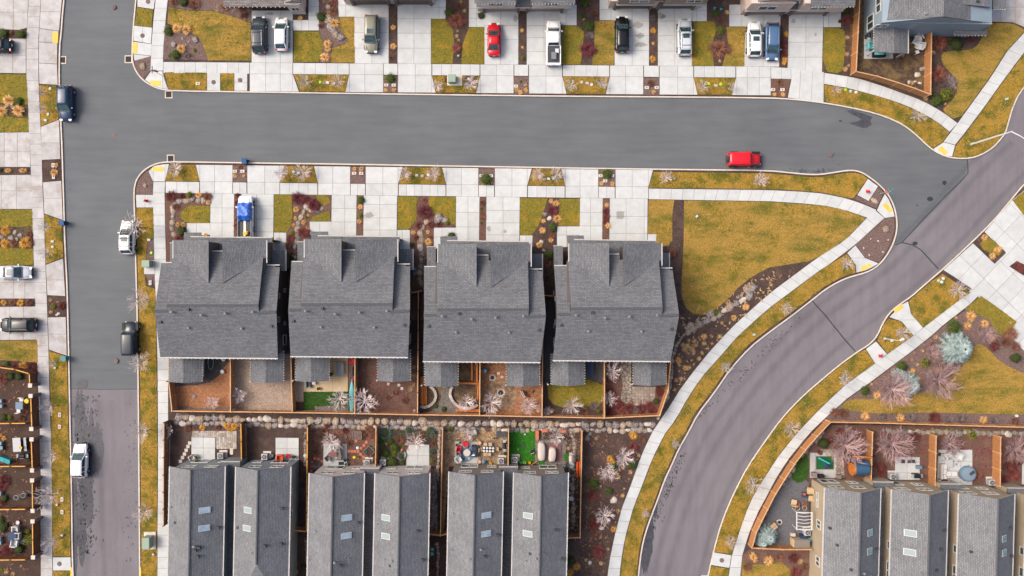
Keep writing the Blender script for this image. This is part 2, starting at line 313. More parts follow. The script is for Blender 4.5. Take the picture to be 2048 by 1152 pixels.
NB = [(277, -160), (273, -20), (270, 15), (267, 45), (265, 75), (264, 100), (264, 118), (266, 130), (271, 142), (278, 153), (288, 163), (300, 171), (314, 177.5), (328, 181), (350, 183.5), (512, 185.8), (768, 189.6), (1024, 193), (1200, 194.7), (1400, 196), (1536, 197.5), (1585, 200), (1645, 207), (1700, 216.5), (1750, 228), (1790, 243), (1815, 258), (1835, 275), (1850, 290), (1868, 304), (1890, 314.5), (1915, 318.5), (1940, 318), (1962, 311), (1985, 297), (2000, 281), (2011, 266), (2017, 245), (2025, 216), (2040, 184), (2065, 158), (2140, 90), (2300, -60), (2300, -160)]
CB = [(290, 1330), (282, 1180), (281, 1060), (279.5, 864), (278, 720), (276, 600), (274.5, 560), (272, 450), (270, 392), (271, 374), (275.5, 359), (285, 346), (298, 335.5), (316, 328), (335, 325), (400, 325.8), (512, 327.5), (700, 330), (850, 332.7), (1024, 335.5), (1200, 338.5), (1400, 341), (1536, 342.5), (1590, 348), (1618, 350.5), (1640, 350.5), (1670, 346), (1692, 342.5), (1710, 342.5), (1724, 347), (1738, 356), (1755, 369), (1769, 383), (1780, 399), (1788, 419), (1792, 443), (1791, 464), (1785, 485), (1775, 505), (1761, 524), (1746, 536.5), (1730, 544), (1712, 549), (1695, 554), (1676, 562), (1650, 577), (1620, 601), (1580, 632), (1536, 664), (1499, 693), (1460, 736), (1426, 786), (1394, 827), (1375, 864), (1356, 897), (1341, 931), (1328, 958), (1314, 998), (1303, 1026), (1289, 1066), (1281, 1100), (1275, 1152), (1270, 1210), (1264, 1330)]
SB = [(2300, 150), (2110, 305), (2048, 365), (2019, 400), (1986, 440), (1940, 485), (1891, 531), (1862, 556), (1841, 574), (1822, 591), (1800, 606), (1783, 619), (1771, 633), (1762, 649), (1756, 663), (1748, 677), (1735, 689), (1711, 704), (1686, 722), (1661, 742), (1636, 763), (1606, 789), (1581, 814), (1556, 843), (1535, 872), (1514, 902), (1494, 932), (1474, 969), (1454, 1012), (1440, 1049), (1430, 1084), (1423, 1112), (1414, 1152), (1404, 1220), (1396, 1330), (2300, 1330)]
def offset_line(pts, d):
    out = []
    for i, p in enumerate(pts):
        a = pts[max(i-1, 0)]; b = pts[min(i+1, len(pts)-1)]; l = math.hypot(b[0]-a[0], b[1]-a[1]) or 1
        out.append((p[0]-(b[1]-a[1])/l*d, p[1]+(b[0]-a[0])/l*d))
    return out
def smooth(pts, n=2):
    for _ in range(n):
        q = [pts[0]]
        for a, b in zip(pts, pts[1:]): q += [(a[0]*.75+b[0]*.25, a[1]*.75+b[1]*.25), (a[0]*.25+b[0]*.75, a[1]*.25+b[1]*.75)]
        pts = q+[pts[-1]]
    return pts
def band(mb, A, B, z0, z1, m=0):
    n = len(A); vs = [(p[0], p[1], z1) for p in A]+[(p[0], p[1], z1) for p in B]+[(p[0], p[1], z0) for p in A]+[(p[0], p[1], z0) for p in B]; fs = []
    for i in range(n-1): fs += [(i, i+1, n+i+1, n+i), (2*n+i+1, 2*n+i, i, i+1)[::1], (3*n+i, 3*n+i+1, n+i+1, n+i)]
    return mb.add(vs, fs, m)
for B, lines, sgn in ((WB, (1, 19), 1), (NB, (0, 43), -1), (CB, (0, len(CB)), 1), (SB, (0, 33), 1)):
    pts = smooth(P2(B[lines[0]:lines[1]]), 1)
    rest = P2(B[lines[1]:])+P2(B[:lines[0]])
    ear('terrace', pts+rest, M['mulch'], -.03, .11)
    # kerb : side towards the block's inside
    cx = sum(p[0] for p in pts+rest)/len(pts+rest)
    A = pts; Bi = offset_line(pts, .17)
    k = MB(); band(k, A, Bi, -.02, .15)
    # gutter-side bevel lip
    k.build('kerb', M['kerb'])['kind'] = 'structure'
def clip(poly, box):
    u0, v0, u1, v1 = box
    for ax, lim, s in ((0, u0, 1), (0, u1, -1), (1, v0, 1), (1, v1, -1)):
        out = []
        for i in range(len(poly)):
            a, b = poly[i-1], poly[i]; da, db = (a[ax]-lim)*s, (b[ax]-lim)*s
            if (da >= 0) != (db >= 0):
                t = da/(da-db); out.append((a[0]+(b[0]-a[0])*t, a[1]+(b[1]-a[1])*t))
            if db >= 0: out.append(b)
        poly = out
        if len(poly) < 3: return []
    return poly
def area(p): return abs(sum(p[i][0]*p[(i+1) % len(p)][1]-p[(i+1) % len(p)][0]*p[i][1] for i in range(len(p))))/2
GAP = .021
def paved(name, px, us, vs, ang=0, m='concrete', z=.142, base=True, gap=GAP):
    """region px cut along picture lines us (across) and vs (down); ang turns the cuts (degrees, in the picture)"""
    c, s = math.cos(R(ang)), math.sin(R(ang)); rot = lambda p: (p[0]*c+p[1]*s, -p[0]*s+p[1]*c); inv = lambda p: (p[0]*c-p[1]*s, p[0]*s+p[1]*c)
    Q = [rot(p) for p in px]; g = gap*PX
    if isinstance(us, int): lo, hi = min(q[0] for q in Q), max(q[0] for q in Q); us = [lo+(hi-lo)*i/us for i in range(1, us)]
    if isinstance(vs, int): lo, hi = min(q[1] for q in Q), max(q[1] for q in Q); vs = [lo+(hi-lo)*i/vs for i in range(1, vs)]
    U = [-1e5]+sorted(us)+[1e5]; V = [-1e5]+sorted(vs)+[1e5]
    root = ear(name, P2(px), M['joint'], .04, z-.016)
    for i in range(len(U)-1):
        for j in range(len(V)-1):
            q = clip(Q, (U[i]+g, V[j]+g, U[i+1]-g, V[j+1]-g))
            if len(q) < 3 or area(q) < 14: continue
            zz = z+random.uniform(-.004, .004)
            MB().prism(P2([inv(p) for p in q]), .06, zz).build('slab', M[m], root)
    return root
def walk(name, L, Rr, n=None, step=1.5, m='concrete', z=.142, gap=GAP):
    """a strip of slabs between two picture polylines"""
    L = P2(L); Rr = P2(Rr)
    def res(pts, n):
        d = [0]
        for a, b in zip(pts, pts[1:]): d.append(d[-1]+math.dist(a, b))
        out = []
        for i in range(n+1):
            t = d[-1]*i/n; k = 0
            while k < len(d)-2 and d[k+1] < t: k += 1
            f = (t-d[k])/max(d[k+1]-d[k], 1e-6); a, b = pts[k], pts[k+1]; out.append((a[0]+(b[0]-a[0])*f, a[1]+(b[1]-a[1])*f))
        return out, d[-1]
    if not n: n = max(1, round(res(L, 1)[1]/step))
    A, la = res(L, n); B, lb = res(Rr, n)
    root = MB(); band(root, A, B, .04, z-.016); root = root.build(name, M['joint']); root['kind'] = 'structure'
    for i in range(n):
        e = gap/(la/n)
        f = lambda a, b, t: (a[0]+(b[0]-a[0])*t, a[1]+(b[1]-a[1])*t)
        q = [f(A[i], A[i+1], e), f(A[i], A[i+1], 1-e), f(B[i], B[i+1], 1-e), f(B[i], B[i+1], e)]
        MB().prism(q, .06, z+random.uniform(-.004, .004)).build('slab', M[m], root)
    return root
# ---- lawns: a sheet and tufts of real blades
def inside(poly, X, Y):
    c = np.zeros(len(X), bool); n = len(poly)
    for i in range(n):
        x1, y1 = poly[i]; x2, y2 = poly[(i+1) % n]
        if y1 == y2: continue
        c ^= ((y1 > Y) != (y2 > Y)) & (X < (x2-x1)*(Y-y1)/(y2-y1)+x1)
    return c
def tufts(poly, dens, h=.07, w_=.05, z=.13, sp=.09):
    A = np.array(poly); lo, hi = A.min(0), A.max(0); n = int((hi-lo).prod()*dens)
    X = rng.uniform(lo[0], hi[0], n); Y = rng.uniform(lo[1], hi[1], n); k = inside(poly, X, Y); X, Y = X[k], Y[k]; n = len(X)
    if n == 0: return None, None
    V = []; 
    for b in range(3):
        t = rng.uniform(0, 2*np.pi, n); l = rng.uniform(.5, 1.5, n)*sp; hh = rng.uniform(.4, 1.2, n)*h; ww = rng.uniform(.6, 1.3, n)*w_
        dx, dy = np.cos(t), np.sin(t)
        a = np.stack([X-dy*ww/2, Y+dx*ww/2, np.full(n, z-.01)], 1); c = np.stack([X+dy*ww/2, Y-dx*ww/2, np.full(n, z-.01)], 1)
        d = np.stack([X+dx*l, Y+dy*l, z+hh], 1); V.append(np.stack([a, c, d], 1))
    V = np.concatenate(V).reshape(-1, 3); F = np.arange(len(V)).reshape(-1, 3); return V, F
def mesh_np(name, V, F, m):
    me = bpy.data.meshes.new(name); me.vertices.add(len(V)); me.vertices.foreach_set('co', V.astype(np.float32).ravel())
    k = F.shape[1]; me.loops.add(F.size); me.loops.foreach_set('vertex_index', F.astype(np.int32).ravel())
    me.polygons.add(len(F)); me.polygons.foreach_set('loop_start', np.arange(0, F.size, k, dtype=np.int32)); me.update(calc_edges=True); me.materials.append(m); return me
def lawn(px, m='lawn', dens=34, z=.145, rounds=0, sp=.12):
    poly = P2(px)
    if rounds: poly = smooth(poly+[poly[0]], rounds)[:-1]
    o = ear('lawn', poly, M[m], .05, z)
    V, F = tufts(poly, dens, z=z, sp=sp, w_=.07)
    if V is not None: tag(link(bpy.data.objects.new('grass', mesh_np('grass', V, F, M[{'lawn': 'blade', 'lawn_verge': 'blade', 'lawn_green': 'blade_green'}.get(m, m)])), o), kind='stuff')
    return o
def bed(px, m='mulch', z=.128, rounds=0, chips=14, name='planting_bed', chipm=None):
    poly = P2(px)
    if rounds: poly = smooth(poly+[poly[0]], rounds)[:-1]
    o = ear(name, poly, M[m], .05, z)
    if chips:
        V, F = tufts(poly, chips, h=.05, w_=.09, z=z, sp=.12)
        if V is not None: tag(link(bpy.data.objects.new('bark_chips' if 'gravel' not in m else 'pebbles', mesh_np('chips', V, F, M[chipm or ('chip' if m[:4] in ('mulc', 'soil') and m != 'mulch_orange' else m)])), o), kind='stuff')
    return o
# ---------------------------------------------------------------- west block
wl = [(59, -8), (57, 30), (54, 80), (54, 150), (55, 180), (58, 250), (61, 288), (64, 370), (66, 430), (68, 500), (71, 576), (75, 700), (77, 760), (80, 830), (81, 864), (83, 960), (83, 1158)]
wr = [(83, -8), (81, 30), (78, 80), (78, 150), (79, 180), (82, 250), (84, 288), (86, 370), (89, 430), (92, 530), (94, 576), (98, 700), (99, 740), (101, 830), (103, 864), (105, 980), (106, 1158)]
walk('sidewalk', wl, wr, step=1.42, m='concrete_old')
for q, us, vs in (([(84, -8), (125.5, -8), (119, 62), (80, 57)], [], [24]), ([(80, 58), (118, 63), (116, 86), (79, 84)], [106], []), ([(79, 85), (115.5, 87), (115, 128), (79, 126)], [], []), ([(79, 127), (115, 129), (116.5, 170), (80, 168)], [], []), ([(83, 254), (119, 240), (121.5, 318), (85, 320)], [], [286]),
                  ([(87, 365), (123.5, 362), (126.5, 440), (90, 427)], [], [397]), ([(93, 530), (127, 517), (131.5, 592), (96, 590)], [], [560]), ([(97, 635), (132.5, 634), (134.5, 711), (99, 699)], [], [668])):
    paved('driveway_apron', q, us, vs, m='concrete_old')
for q, us, vs in (([(-12, -8), (58, -8), (55, 56), (40, 60), (-12, 59)], [28], [25]), ([(-12, 78), (53, 78), (53, 147), (-12, 146)], [27], [112]), ([(-12, 266), (60, 265), (62, 334), (-12, 334)], [10, 36], [303]), ([(-12, 351), (63, 350), (66, 418), (-12, 418)], [4, 34], [382]),
                  ([(-12, 532), (70, 532), (72, 597), (-12, 597)], [29, 51], [565]), ([(-12, 614), (73, 613), (76, 679), (-12, 680)], [20, 48], [645])):
    paved('driveway', q, us, vs, m='concrete_old')
lawn([(-12, 148), (54, 150), (57, 200), (59, 264), (-12, 265)], 'lawn_green'); lawn([(80, 171), (113, 172), (118.5, 239), (83, 252)], 'lawn_verge')
lawn([(-12, 419), (66, 419), (68, 530), (-12, 531)], 'lawn_green'); lawn([(90, 429), (124, 441), (127.5, 514), (93, 528)], 'lawn_verge')
lawn([(-12, 681), (76, 681), (77, 725), (40, 722), (-12, 719)], 'lawn')
lawn([(99, 702), (135, 713), (138, 860), (141, 1000), (142, 1112), (107, 1112), (104, 864), (101, 740)], 'lawn_verge')
lawn([(107, 1141), (144, 1141), (148, 1180), (107, 1180)], 'lawn_verge')
paved('utility_pad', [(107, 1114), (142, 1114), (143, 1140), (107, 1140)], [], [])
bed([(-12, 455), (64, 453), (68, 470), (68, 498), (-12, 494)], 'mulch', z=.15); bed([(40, 208), (57, 210), (58, 236), (30, 236), (-10, 222), (-10, 206)], 'mulch', z=.15)
for q in ([(-12, 60), (44, 60), (55, 57), (54, 77), (-12, 77)], [(-12, 335), (62, 335), (63, 349), (-12, 349)], [(87, 322), (121, 321), (122, 361), (87, 363)], [(-12, 598), (72, 598), (73, 612), (-12, 612)], [(97, 592), (131, 593), (132, 633), (97, 633)]): bed(q)
bed([(-12, 728), (40, 730), (76, 745), (78, 800), (82, 1330), (-12, 1330)], 'soil', chips=4)
# ---------------------------------------------------------------- north block
walk('sidewalk', [(313, -8), (308, 40), (304, 90), (303, 118), (302, 142)], [(337, -8), (332, 40), (328, 90), (327, 118), (327, 142)], n=6)
paved('utility_pad', [(276, -8), (312, -8), (308, 19), (276, 14)], [], []); paved('utility_pad', [(269, 52), (305, 56), (303, 88), (268, 82)], [286], [])
paved('kerb_ramp', [(268, 84), (304, 89), (303, 112), (268, 108)], [], []); lawn([(275, 15), (307, 20), (304, 55), (271, 51)], 'lawn_green')
paved('kerb_ramp', [(268, 109), (303, 113), (270, 122)], [], [], base=False); bed([(271, 122), (303, 114), (302, 142), (289, 159), (280, 151), (274, 141), (270, 131)], 'mulch_pale')
paved('kerb_ramp', [(303, 143), (326, 143), (330, 160), (337, 179), (320, 176), (305, 170), (291, 160)], [326], [])
def yN(b, x): return b+(x-512)*.0078
for x0, x1, n in ((327, 500, 8), (586, 699, 5), (767, 796, 1), (864, 960, 5), (1028, 1057, 1), (1125, 1219, 4), (1287, 1318, 1), (1387, 1471, 4), ):
    y = lambda b: [yN(b, x0), yN(b, x1)]
    walk('sidewalk', [(x0+.5, yN(126, x0)), (x1-.5, yN(126, x1))], [(x0+.5, yN(148, x0)), (x1-.5, yN(148, x1))], n=n)
for x0, x1, cuts in ((500, 586, (532, 561)), (699, 767, (730,)), (796, 863.5, (831,)), (960.5, 1027.5, (993, )), (1057.5, 1124.5, (1092,)), (1219.5, 1286.5, (1251,)), (1318.5, 1386.5, (1355,)), (1471.5, 1541, (1494, 1518))):
    fr = x0 in (500, 796, 1057.5, 1318.5); wd = 8 if x0 > 590 else 12
    paved('driveway_apron', [(x0, yN(126, x0)), (x1, yN(126, x1)), (x1, yN(148, x1)), (x1+(wd if fr else 0), yN(183, x1)), (x0-(0 if fr else wd), yN(183, x0)), (x0, yN(148, x0))], [x0+.2, x1-.2]+list(cuts), [yN(148.5, x0)])
lawn([(330, 145), (414, 146), (414, 180.5), (350, 180), (338, 178)], 'lawn_verge'); paved('utility_pad', [(415, 146), (441, 146), (441, 182), (415, 181)], [], []); lawn([(442, 147), (469, 147), (468, 181.5), (442, 181)], 'lawn_verge'); paved('utility_pad', [(469.5, 147), (495, 147), (495, 182), (469.5, 182)], [], [165])
for a, b, c, d in ((588.5, 698, 601, 690), (864.5, 959.5, 873, 952), (1125.5, 1218.5, 1133, 1210), (1387.5, 1470.5, 1395, 1464)):
    lawn([(a, yN(149, a)), (b, yN(149, b)), (d, yN(182.5, b)), (c, yN(182.5, a))], 'lawn_verge', dens=45)
bed([(889, 152), (925, 152), (925, 171), (905, 172), (889, 165)], 'mulch', z=.16); bed([(930, 152), (958, 152), (948, 168), (938, 172), (928, 165)], 'mulch', z=.16)
for x0, x1 in ((766.5, 796), (1028, 1057), (1287.5, 1318)): bed([(x0, yN(150, x0)), (x1, yN(150, x1)), (x1, yN(184, x1)), (x0, yN(184, x0))], 'mulch_pale')
bed([(1541.5, 158), (1581, 159), (1572, 194), (1541.5, 193)], 'mulch_red')
# driveways up to the garages
DW = ((504, 586, 22, (532, 561), (60, 93)), (709, 777.5, 6, (744,), (36, 66, 97)), (795.5, 862, 8, (828,), (38, 67, 97)), (969, 1036.5, 18, (1001,), (52, 80)), (1053.5, 1122, 22, (1088,), (52, 76, 104)), (1229, 1297.5, 15, (1264,), (43, 72, 102)), (1315.5, 1383.5, 17, (1349,), (43, 72, 103)), (1491, 1560.5, 27, (1526,), (55, 85, 113)), (1577.5, 1646, 27, (1611,), (55, 85, 115)))
for x0, x1, y0, us, vs in DW:
    yb = lambda x: yN(125.6, x) if x < 1570 else (137 if x < 1600 else 144.5)
    xs = -3 if x0 > 1400 else 0
    paved('driveway', [(x0, y0), (x1, y0), (x1+xs, yb(x1)), (x0+xs, yb(x0))], us, vs)
for x0, x1, y0 in ((778, 795, 12), (1037, 1053, 20), (1298, 1315, 18), (1561, 1577, 30)): bed([(x0, y0), (x1, y0), (x1-1, yN(125.6, x1)), (x0-1, yN(125.6, x0))])
for q, us, vs in (([(587, 41), (638, 41), (638, 61.5), (587, 61.5)], [604, 618], []), ([(617.5, -8), (638, -8), (638, 40.5), (617.5, 40.5)], [], [14, 32]), ([(676, -8), (709, -8), (709, 34), (678, 34)], [692], [11]), ([(862, -8), (892, -8), (891, 38), (862, 38)], [878], [15]), ([(938, -8), (969, -8), (969, 54.5), (938, 54.5)], [953], [18, 38]),
                  ([(1122, 10), (1153, 10), (1153, 51), (1122, 51)], [1132], [28]), ([(1199, -8), (1229, -8), (1229, 41), (1199, 41)], [1222], [20]), ([(1384, 5), (1413, 5), (1413, 43), (1384, 43)], [1393], [21]), ([(1458, 10), (1491, 10), (1491, 53.5), (1458, 53.5)], [1483], [30]), ([(1646.5, 8), (1681, 8), (1681, 55), (1646.5, 55)], [1656], [25])):
    paved('front_path', q, us, vs)
lawn([(338, 15), (380, 22), (430, 23), (470, 35), (502, 47), (503, 122), (417, 121), (413, 108), (403, 82), (390, 69), (372, 60), (336, 48)], 'lawn', rounds=0)
bed([(339, -8), (504, -8), (503, 46), (470, 34), (430, 22), (380, 21), (339, 13)], 'mulch_pale'); bed([(330, 50), (372, 61), (390, 70), (403, 83), (413, 108), (416, 120), (328, 119)], 'mulch_pale')
lawn([(588, 63), (638, 64), (647, 90), (644, 112), (638, 124.5), (588, 124.5)], 'lawn_green'); lawn([(680, 35), (709, 35), (710.5, 126), (661, 125.5), (665, 97), (690, 89), (697, 80), (683, 62), (678, 52)], 'lawn')
bed([(638, -8), (676, -8), (679, 52), (686, 63), (696, 80), (690, 88), (665, 96), (660, 125), (640, 125), (646, 110), (648, 90), (638, 62)], 'mulch_pale'); bed([(587, 32), (617, 32), (617, 40.5), (587, 40.5)])
lawn([(863, 38.5), (890, 38.5), (906, 60), (908, 90), (905, 128), (863, 127.5)], 'lawn_green'); lawn([(938, 55.5), (969, 55.5), (967, 128.5), (923, 128), (925, 90)], 'lawn_green')
bed([(892, -8), (938, -8), (937, 55), (925, 90), (922, 128), (906, 128), (908, 90), (906, 60), (891, 38)], 'mulch')
lawn([(1123, 51.5), (1153, 51.5), (1168, 64), (1165, 95), (1161, 129.7), (1123, 129.5)], 'lawn_green'); lawn([(1189, 43), (1229, 42), (1228, 130.5), (1184, 130), (1189, 80)], 'lawn')
bed([(1153, -8), (1199, -8), (1198, 41), (1189, 43), (1188, 80), (1183, 130), (1162, 130), (1166, 95), (1169, 64), (1153, 51)], 'mulch')
lawn([(1386, 43.5), (1428, 43.5), (1432, 60), (1424, 90), (1427, 132.5), (1383, 132)], 'lawn_green'); lawn([(1452, 54.5), (1490, 54.5), (1488, 133), (1444, 132.5), (1456, 90)], 'lawn')
bed([(1413, -8), (1458, -8), (1458, 54), (1451, 55), (1455, 90), (1443, 132), (1428, 132), (1425, 90), (1433, 60), (1428, 43), (1413, 43)], 'mulch')
lawn([(1647, 56), (1680, 57), (1690, 64), (1688, 120), (1683, 148), (1644.5, 143.5)], 'lawn_green', rounds=1); bed([(1681, -8), (1700, -8), (1697, 150), (1684, 149), (1689, 120), (1691, 64), (1682, 55)], 'mulch')
paved('driveway_apron', [(1541.5, 134.5), (1581, 137), (1581.5, 158.5), (1541.5, 157.5)], [1562], []); paved('driveway_apron', [(1581.5, 137), (1600, 139), (1647, 145), (1646, 206), (1575, 195.5), (1582, 160)], [1606, 1630], [163], ang=3)
walk('sidewalk', [(1648, 146.5), (1711, 156), (1768, 174), (1806, 188), (1836, 199), (1861, 211), (1886, 226), (1914, 247)], [(1647, 168), (1691, 175.5), (1743, 189), (1786, 202), (1818, 214), (1848, 229), (1873, 243), (1898, 264)], n=12)
walk('sidewalk', [(2120, -40), (2048, 66), (2013, 103), (1981, 155), (1948, 200), (1915, 246), (1886, 284)], [(2140, -30), (2048, 104), (2031, 126), (1998, 171), (1968, 213), (1933, 260), (1909, 290)], step=1.62)
paved('kerb_ramp', [(1886, 285), (1909, 291), (1903, 313), (1890, 312), (1872, 303), (1866, 298)], [], [])
lawn([(1648, 170), (1691, 177), (1743, 190), (1786, 203), (1818, 216), (1848, 231), (1873, 245), (1897, 265), (1885, 283), (1866, 296), (1850, 287), (1834, 271), (1815, 255), (1790, 240), (1750, 225), (1700, 213.5), (1649, 204)], 'lawn_verge')
lawn([(2048, 106), (2032, 128), (1999, 173), (1969, 215), (1934, 262), (1911, 292), (1905, 313), (1916, 315), (1939, 315), (1960, 308), (1983, 294), (1998, 278), (2008, 263), (2014, 244), (2022, 215), (2037, 183), (2062, 156), (2140, 85), (2200, -40), (2142, -30)], 'lawn_verge')
lawn([(1977, 47), (2023, 47), (2048, 60), (2046, 66), (2011, 102), (1979, 154), (1946, 199), (1914, 243), (1882, 222), (1896, 208), (1912, 190), (1914, 165), (1900, 145), (1886, 132), (1880, 112), (1890, 103), (1930, 102), (1950, 96), (1962, 78)], 'lawn', rounds=1)
bed([(1863, 70), (1976, 47), (1962, 78), (1950, 96), (1930, 102), (1890, 103), (1880, 112), (1886, 132), (1900, 145), (1914, 165), (1912, 190), (1896, 208), (1881, 222), (1862, 200)], 'mulch')
paved('driveway', [(1966, -8), (2120, -8), (2052, 57), (2025, 45), (1966, 43)], [2000, 2030], [15], m='concrete_old')
bed([(1698, -8), (1720, -8), (1862, 50), (1862, 190), (1800, 172), (1712, 155), (1698, 150)], 'soil_olive', chips=12, name='yard')
# ---------------------------------------------------------------- centre block
yS = lambda b, x: b+(x-335)*(.0118)
paved('kerb_ramp', [(308, 333), (318, 330.5), (332, 328.5), (339, 328.5), (331, 363), (307.5, 363), (298, 343)], [307.5, 331], [])
bed([(296, 342), (307, 362), (307, 389), (273, 389), (274, 376), (278, 362), (286, 350)], 'mulch_pale'); paved('utility_pad', [(273, 390), (307, 390), (308, 415), (274, 415)], [291], [])
walk('sidewalk', [(308, 364), (307, 386), (308, 450), (310, 530), (313, 620), (316, 720), (317, 864), (317, 960), (316, 1055), (316, 1158)], [(331, 364), (330, 386), (331, 450), (333, 530), (335, 620), (337, 720), (337, 864), (337, 960), (337, 1055), (337, 1158)], step=1.47)
lawn([(274, 416), (307.5, 416), (309, 478), (296, 480), (292, 520), (290, 548), (293, 572), (311, 578), (314, 720), (315.5, 864), (315, 1158), (284, 1180), (283.5, 1060), (282, 864), (280.5, 720), (278.5, 600), (277, 560), (274.5, 450)], 'lawn_verge')
bed([(309, 479), (310, 519), (293, 520), (296, 482)], 'mulch_pale'); paved('utility_pad', [(289.5, 520.5), (310.5, 520.5), (310.5, 548.5), (289.5, 548.5)], [], [], z=.19); bed([(291, 549.5), (311, 549.5), (311, 572), (300, 566)], 'mulch_pale')
for x0, x1, n in ((331.5, 400, 3), (466, 494.5, 2), (560, 636, 4), (701, 731, 2), (797, 892, 6), (957, 989, 2), (1055, 1130, 4), (1196.5, 1230, 2)):
    walk('sidewalk', [(x0+.5, yS(363.5, x0)), (x1-.5, yS(363.5, x1))], [(x0+.5, yS(386, x0)), (x1-.5, yS(386, x1))], n=n)
for x0, x1, cuts in ((400.5, 466, (430,)), (495, 560, (530,)), (636.5, 701, (666,)), (731.5, 796.5, (766,)), (892.5, 957, (923,)), (989.5, 1054.5, (1024,)), (1130.5, 1196.5, (1160,)), (1230.5, 1296.5, (1264,))):
    wd = 8
    paved('driveway_apron', [(x0-wd if x0 not in (495, 731.5, 989.5, 1230.5) else x0, yS(329.2, x0)), (x1+wd+1 if x0 in (495, 731.5, 989.5, 1230.5) else x1, yS(329.2, x1)), (x1, yS(363, x1)), (x1, yS(386, x1)), (x0, yS(386, x0)), (x0, yS(363, x0))], [x0+.2, x1-.2]+list(cuts), [yS(363, x0)])
for a, b, c, d in ((341, 392, 332, 399.5), (570, 627, 561, 635.5), (807, 883, 798, 891.5), (1066, 1121, 1056, 1129.5)):
    lawn([(a, yS(329.5, a)), (b, yS(329.5, b)), (d, yS(362, d)), (c, yS(362, c))], 'lawn_verge', dens=45)
for x0, x1 in ((466.5, 494.5), (701.5, 731), (957.5, 989), (1197, 1230)): bed([(x0, yS(329.8, x0)), (x1, yS(329.8, x1)), (x1, yS(362.5, x1)), (x0, yS(362.5, x0))], 'mulch_pale')
DS = ((422, 469, 475, (445,), (416, 446)), (483.5, 548, 475, (514,), (412, 438, 464)), (664, 713.5, 471, (690,), (417, 444)), (728, 794.5, 475, (760,), (409, 436, 460)), (912.5, 959, 483, (936,), (425, 454)), (973, 1039.5, 486, (1006,), (421, 446, 470)), (1160, 1205, 480, (1181,), (425, 452)), (1219.5, 1295, 480, (1252, 1288), (433, 467)))
for x0, x1, y1, us, vs in DS:
    paved('driveway', [(x0, yS(386.4, x0)), (x1, yS(386.4, x1)), (x1-1, y1), (x0-1, y1)], us, vs)
for x0, x1, y1 in ((469.5, 483, 476), (714, 727.5, 472), (959.5, 972.5, 484), (1205.5, 1219, 480)): bed([(x0, yS(386.4, x0)), (x1, yS(386.4, x1)), (x1-1, y1), (x0-1, y1)], 'mulch_red')
for q, us, vs in (([(374, 446.5), (421, 446.5), (421, 470), (374, 472)], [394], []), ([(548.5, 465), (573, 465.5), (573, 505), (549, 505)], [559], [486]), ([(620, 443.5), (663, 443.5), (663, 470), (620, 470)], [640], []), ([(795, 460), (820, 460), (820, 500), (795, 500)], [805], [478]),
                  ([(868, 455.5), (912, 455.5), (912, 480), (902, 478), (868, 500)], [884], [474]), ([(1040, 471), (1065, 471), (1064, 510), (1040, 510)], [1052], [488]), ([(1114, 453), (1159.5, 453), (1159, 480), (1133, 494), (1114, 494)], [1133], [470]), ([(1295.5, 468.5), (1312, 468.5), (1312, 492), (1295, 492)], [], [])):
    paved('front_path', q, us, vs)
bed([(331.5, 387.5), (421.5, 388), (421, 411), (395, 411), (370, 414), (362, 430), (362, 440), (373, 446), (373, 480), (360, 530), (334, 528)], 'mulch_red')
lawn([(421, 412), (420.5, 446), (382, 446), (370, 444), (362, 436), (362, 426), (370, 416), (384, 411)], 'lawn_green')
lawn([(549.5, 389), (583, 389.5), (586, 430), (582, 452), (574, 464), (548.5, 463.5)], 'lawn_green'); lawn([(632, 390), (656, 390.5), (660, 405), (648, 412), (635, 402)], 'lawn_green'); lawn([(658, 421), (662, 443), (622, 443), (625, 434), (640, 429)], 'lawn_green')
bed([(583.5, 389.5), (662, 390), (662, 443), (620, 443), (619, 480), (600, 520), (574, 520), (574, 464), (584, 450), (588, 430)], 'mulch_red')
lawn([(796, 393), (838, 393.5), (833, 410), (834, 430), (832, 440), (822, 455), (815, 460), (795, 459)], 'lawn_green'); lawn([(857, 394), (912, 394.5), (911, 452), (900, 446), (888, 432), (870, 430), (858, 420)], 'lawn_green')
bed([(838.5, 393.5), (856.5, 394), (858, 420), (870, 430), (888, 432), (900, 447), (911, 453), (868, 455), (868, 500), (850, 520), (850, 640), (820, 640), (821, 460), (832, 442), (834, 410)], 'mulch_red')
lawn([(1040.5, 396.5), (1095, 397), (1088, 420), (1080, 445), (1070, 462), (1062, 470.5), (1040, 470)], 'lawn_green'); lawn([(1118, 398), (1159.5, 398), (1159, 452), (1117, 451.5)], 'lawn_green')
bed([(1095.5, 397), (1117.5, 398), (1116, 452), (1113.5, 494), (1105, 520), (1106, 600), (1064, 600), (1065, 471), (1080, 446)], 'mulch')
bed([(1311, 494), (1334, 493), (1344, 484), (1346, 400), (1369, 401), (1367, 480), (1364, 560), (1364, 595), (1372, 616), (1387, 629), (1408, 631), (1433, 619), (1453, 601), (1473, 579), (1492, 563), (1512, 549), (1538, 536), (1570, 530), (1622, 522), (1553, 576), (1499, 622), (1464, 654), (1424, 697), (1391, 737), (1361, 777), (1336, 817), (1322, 840), (1320, 830), (1340, 720), (1345, 620), (1330, 540)], 'mulch')
lawn([(1297, 399.5), (1348, 400.5), (1344, 430), (1344, 480), (1336, 492), (1318, 493.5), (1313, 490), (1312, 468), (1295, 467.5)], 'lawn')
lawn([(1368, 401), (1536, 403.5), (1600, 408.5), (1646, 412), (1686, 420), (1731, 436), (1690, 479), (1640, 512), (1618, 522), (1570, 530), (1538, 535), (1512, 548), (1492, 562), (1473, 578), (1453, 600), (1431, 618), (1407, 630), (1387, 628), (1371, 615), (1363, 595), (1363, 560), (1367, 480)], 'lawn', dens=40)
